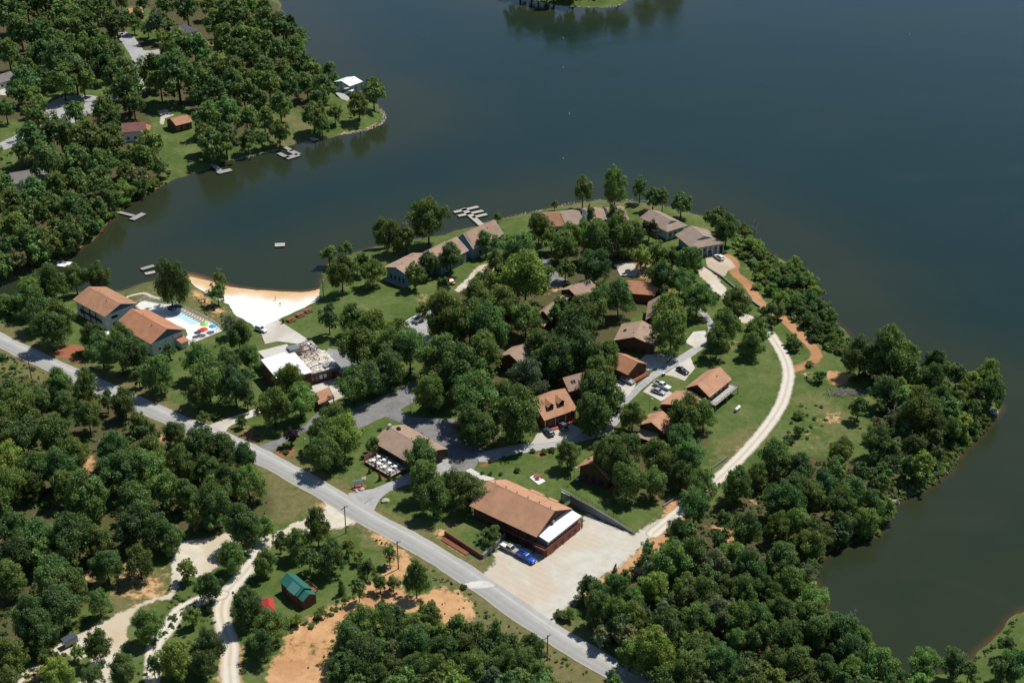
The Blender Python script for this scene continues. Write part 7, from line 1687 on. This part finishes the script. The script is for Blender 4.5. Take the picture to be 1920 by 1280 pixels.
# bare dead trees
for i, (u, v, vt, lab) in enumerate(((1413, 447, 402, 'bleached bare dead tree rising from shrubs beside the lake'), (606, 553, 512, 'thin grey bare tree at the corner of the beach'), (1600, 1178, 1122, 'ragged dead tree standing at the edge of the inlet'), (1210, 1175, 1130, 'grey dead tree inside the lower right wood'), (1672, 800, 752, 'pale bare leaning tree at the edge of the point wood'),
        (430, 640, 586, 'wispy bare topped tree beside the beach lawn'), (1008, 710, 664, 'grey bare tree standing in front of the shaded cabin'), (857, 1192, 1165, 'short dead snag in the bottom thicket'), (880, 1196, 1172, 'bare forked snag beside the shorter snag'))):
    p = P(u, v); d = ray(u, vt); t = p[1] / d[1]; h = max(3, H + t * d[2] - Z0); root = thing('dead_tree', lab, 'tree', (p[0], p[1], gz(p[0], p[1])), i * 1.3, 'dead trees')
    tb_, br = dead_mesh(40 + i); a = tb_.build('trunk', M['dead_bark'], root); b2 = br.build('branch', M['dead_bark'], root); a.scale = b2.scale = (h, h, h)

# people far away on the beach: tiny standing figures
def person(u, v, lab, skin, top, rz):
    p = P(u, v); z = gz(p[0], p[1]); root = thing('person', lab, 'person', (p[0], p[1], z), rz, 'people on the beach')
    vs = [(0, 0, .95), (0, 0, 1.2), (0, 0, 1.42), (0, 0, 1.52), (.02, 0, 1.68), (0, .19, 1.40), (.03, .27, 1.12), (.10, .27, .88), (0, -.19, 1.40), (-.02, -.27, 1.12), (.08, -.28, .88), (0, .10, .9), (.03, .11, .50), (-.02, .11, .06), (.1, .12, .03), (0, -.10, .9), (-.02, -.11, .5), (-.08, -.11, .06), (.05, -.12, .03)]
    ed = [(0, 1), (1, 2), (2, 3), (3, 4), (2, 5), (5, 6), (6, 7), (2, 8), (8, 9), (9, 10), (0, 11), (11, 12), (12, 13), (13, 14), (0, 15), (15, 16), (16, 17), (17, 18)]
    rd = [.15, .14, .15, .06, .11, .06, .045, .035, .06, .045, .035, .09, .065, .045, .04, .09, .065, .045, .04]
    me = bpy.data.meshes.new('body'); me.from_pydata(vs, ed, []); o = bpy.data.objects.new('body', me); COL.objects.link(o); o.parent = root; me.materials.append(M[skin])
    md = o.modifiers.new('skin', 'SKIN'); 
    for sv, r_ in zip(me.skin_vertices[0].data, rd): sv.radius = (r_, r_)
    me.skin_vertices[0].data[0].use_root = True; ms = o.modifiers.new('sub', 'SUBSURF'); ms.levels = ms.render_levels = 1
    m = MB(); m.tube([(0, 0, .80), (0, 0, 1.0), (0, 0, 1.25), (0, 0, 1.45)], [.19, .185, .18, .16], 10); m.build('clothing', M[top], root)
M['skin'] = mat_plain('skin', (.50, .29, .20), .6, .1)
person(516, 556, 'person standing in pale clothes near the water on the beach', 'skin', 'white_plastic', 1.0)
person(525, 569, 'person standing in tan clothes in the middle of the beach', 'skin', 'wicker', 2.2)
p = P(531, 606); bn = thing('litter_bin', 'dark litter bin on the grass at the ramp corner of the beach', 'bin', (p[0], p[1], Z0)); m = MB(); m.cyl(0, 0, 0, 1.3, .38, 12); m.build('body', M['black'], bn); m = MB(); m.cyl(0, 0, 1.3, 1.42, .42, 12); m.build('lid', M['dark_trim'], bn)

# ---------------------------------------------------------------- light, sky, camera
EL, AZ = math.radians(59), math.radians(50)
sd_ = Vector((math.sin(AZ) * math.cos(EL), math.cos(AZ) * math.cos(EL), math.sin(EL)))
ld = bpy.data.lights.new('sun', 'SUN'); ld.energy = 4.6; ld.angle = math.radians(.53); ld.color = (1.0, .955, .88)
lo = bpy.data.objects.new('sun', ld); COL.objects.link(lo); lo.rotation_euler = sd_.to_track_quat('Z', 'Y').to_euler(); lo.location = sd_ * 800
w = bpy.data.worlds.new('World'); scene.world = w; w.use_nodes = True; nt = w.node_tree
sk = nt.nodes.new('ShaderNodeTexSky'); sk.sky_type = 'NISHITA'; sk.sun_disc = False; sk.sun_elevation = EL; sk.sun_rotation = AZ; sk.altitude = 300; sk.air_density = 1.0; sk.dust_density = .05; sk.ozone_density = 2.6
bg = nt.nodes['Background']; bg.inputs['Strength'].default_value = .082; nt.links.new(sk.outputs[0], bg.inputs['Color'])

cam = bpy.data.cameras.new('camera'); co = bpy.data.objects.new('camera', cam); COL.objects.link(co)
cam.sensor_width = 36; cam.lens = 50; cam.clip_start = 1; cam.clip_end = 30000
co.location = (0, 0, H); co.rotation_euler = (math.pi / 2 - PITCH, 0, 0)
scene.camera = co
scene.render.resolution_x = 1024; scene.render.resolution_y = 682
vs = scene.view_settings; vs.view_transform = 'Standard'; vs.look = 'None'; vs.exposure = 0.0; vs.gamma = 1; vs.use_curve_mapping = False
scene.cycles.max_bounces = 6; scene.cycles.transmission_bounces = 3; scene.cycles.diffuse_bounces = 3; scene.cycles.glossy_bounces = 3
scene.cycles.caustics_reflective = False; scene.cycles.caustics_refractive = False
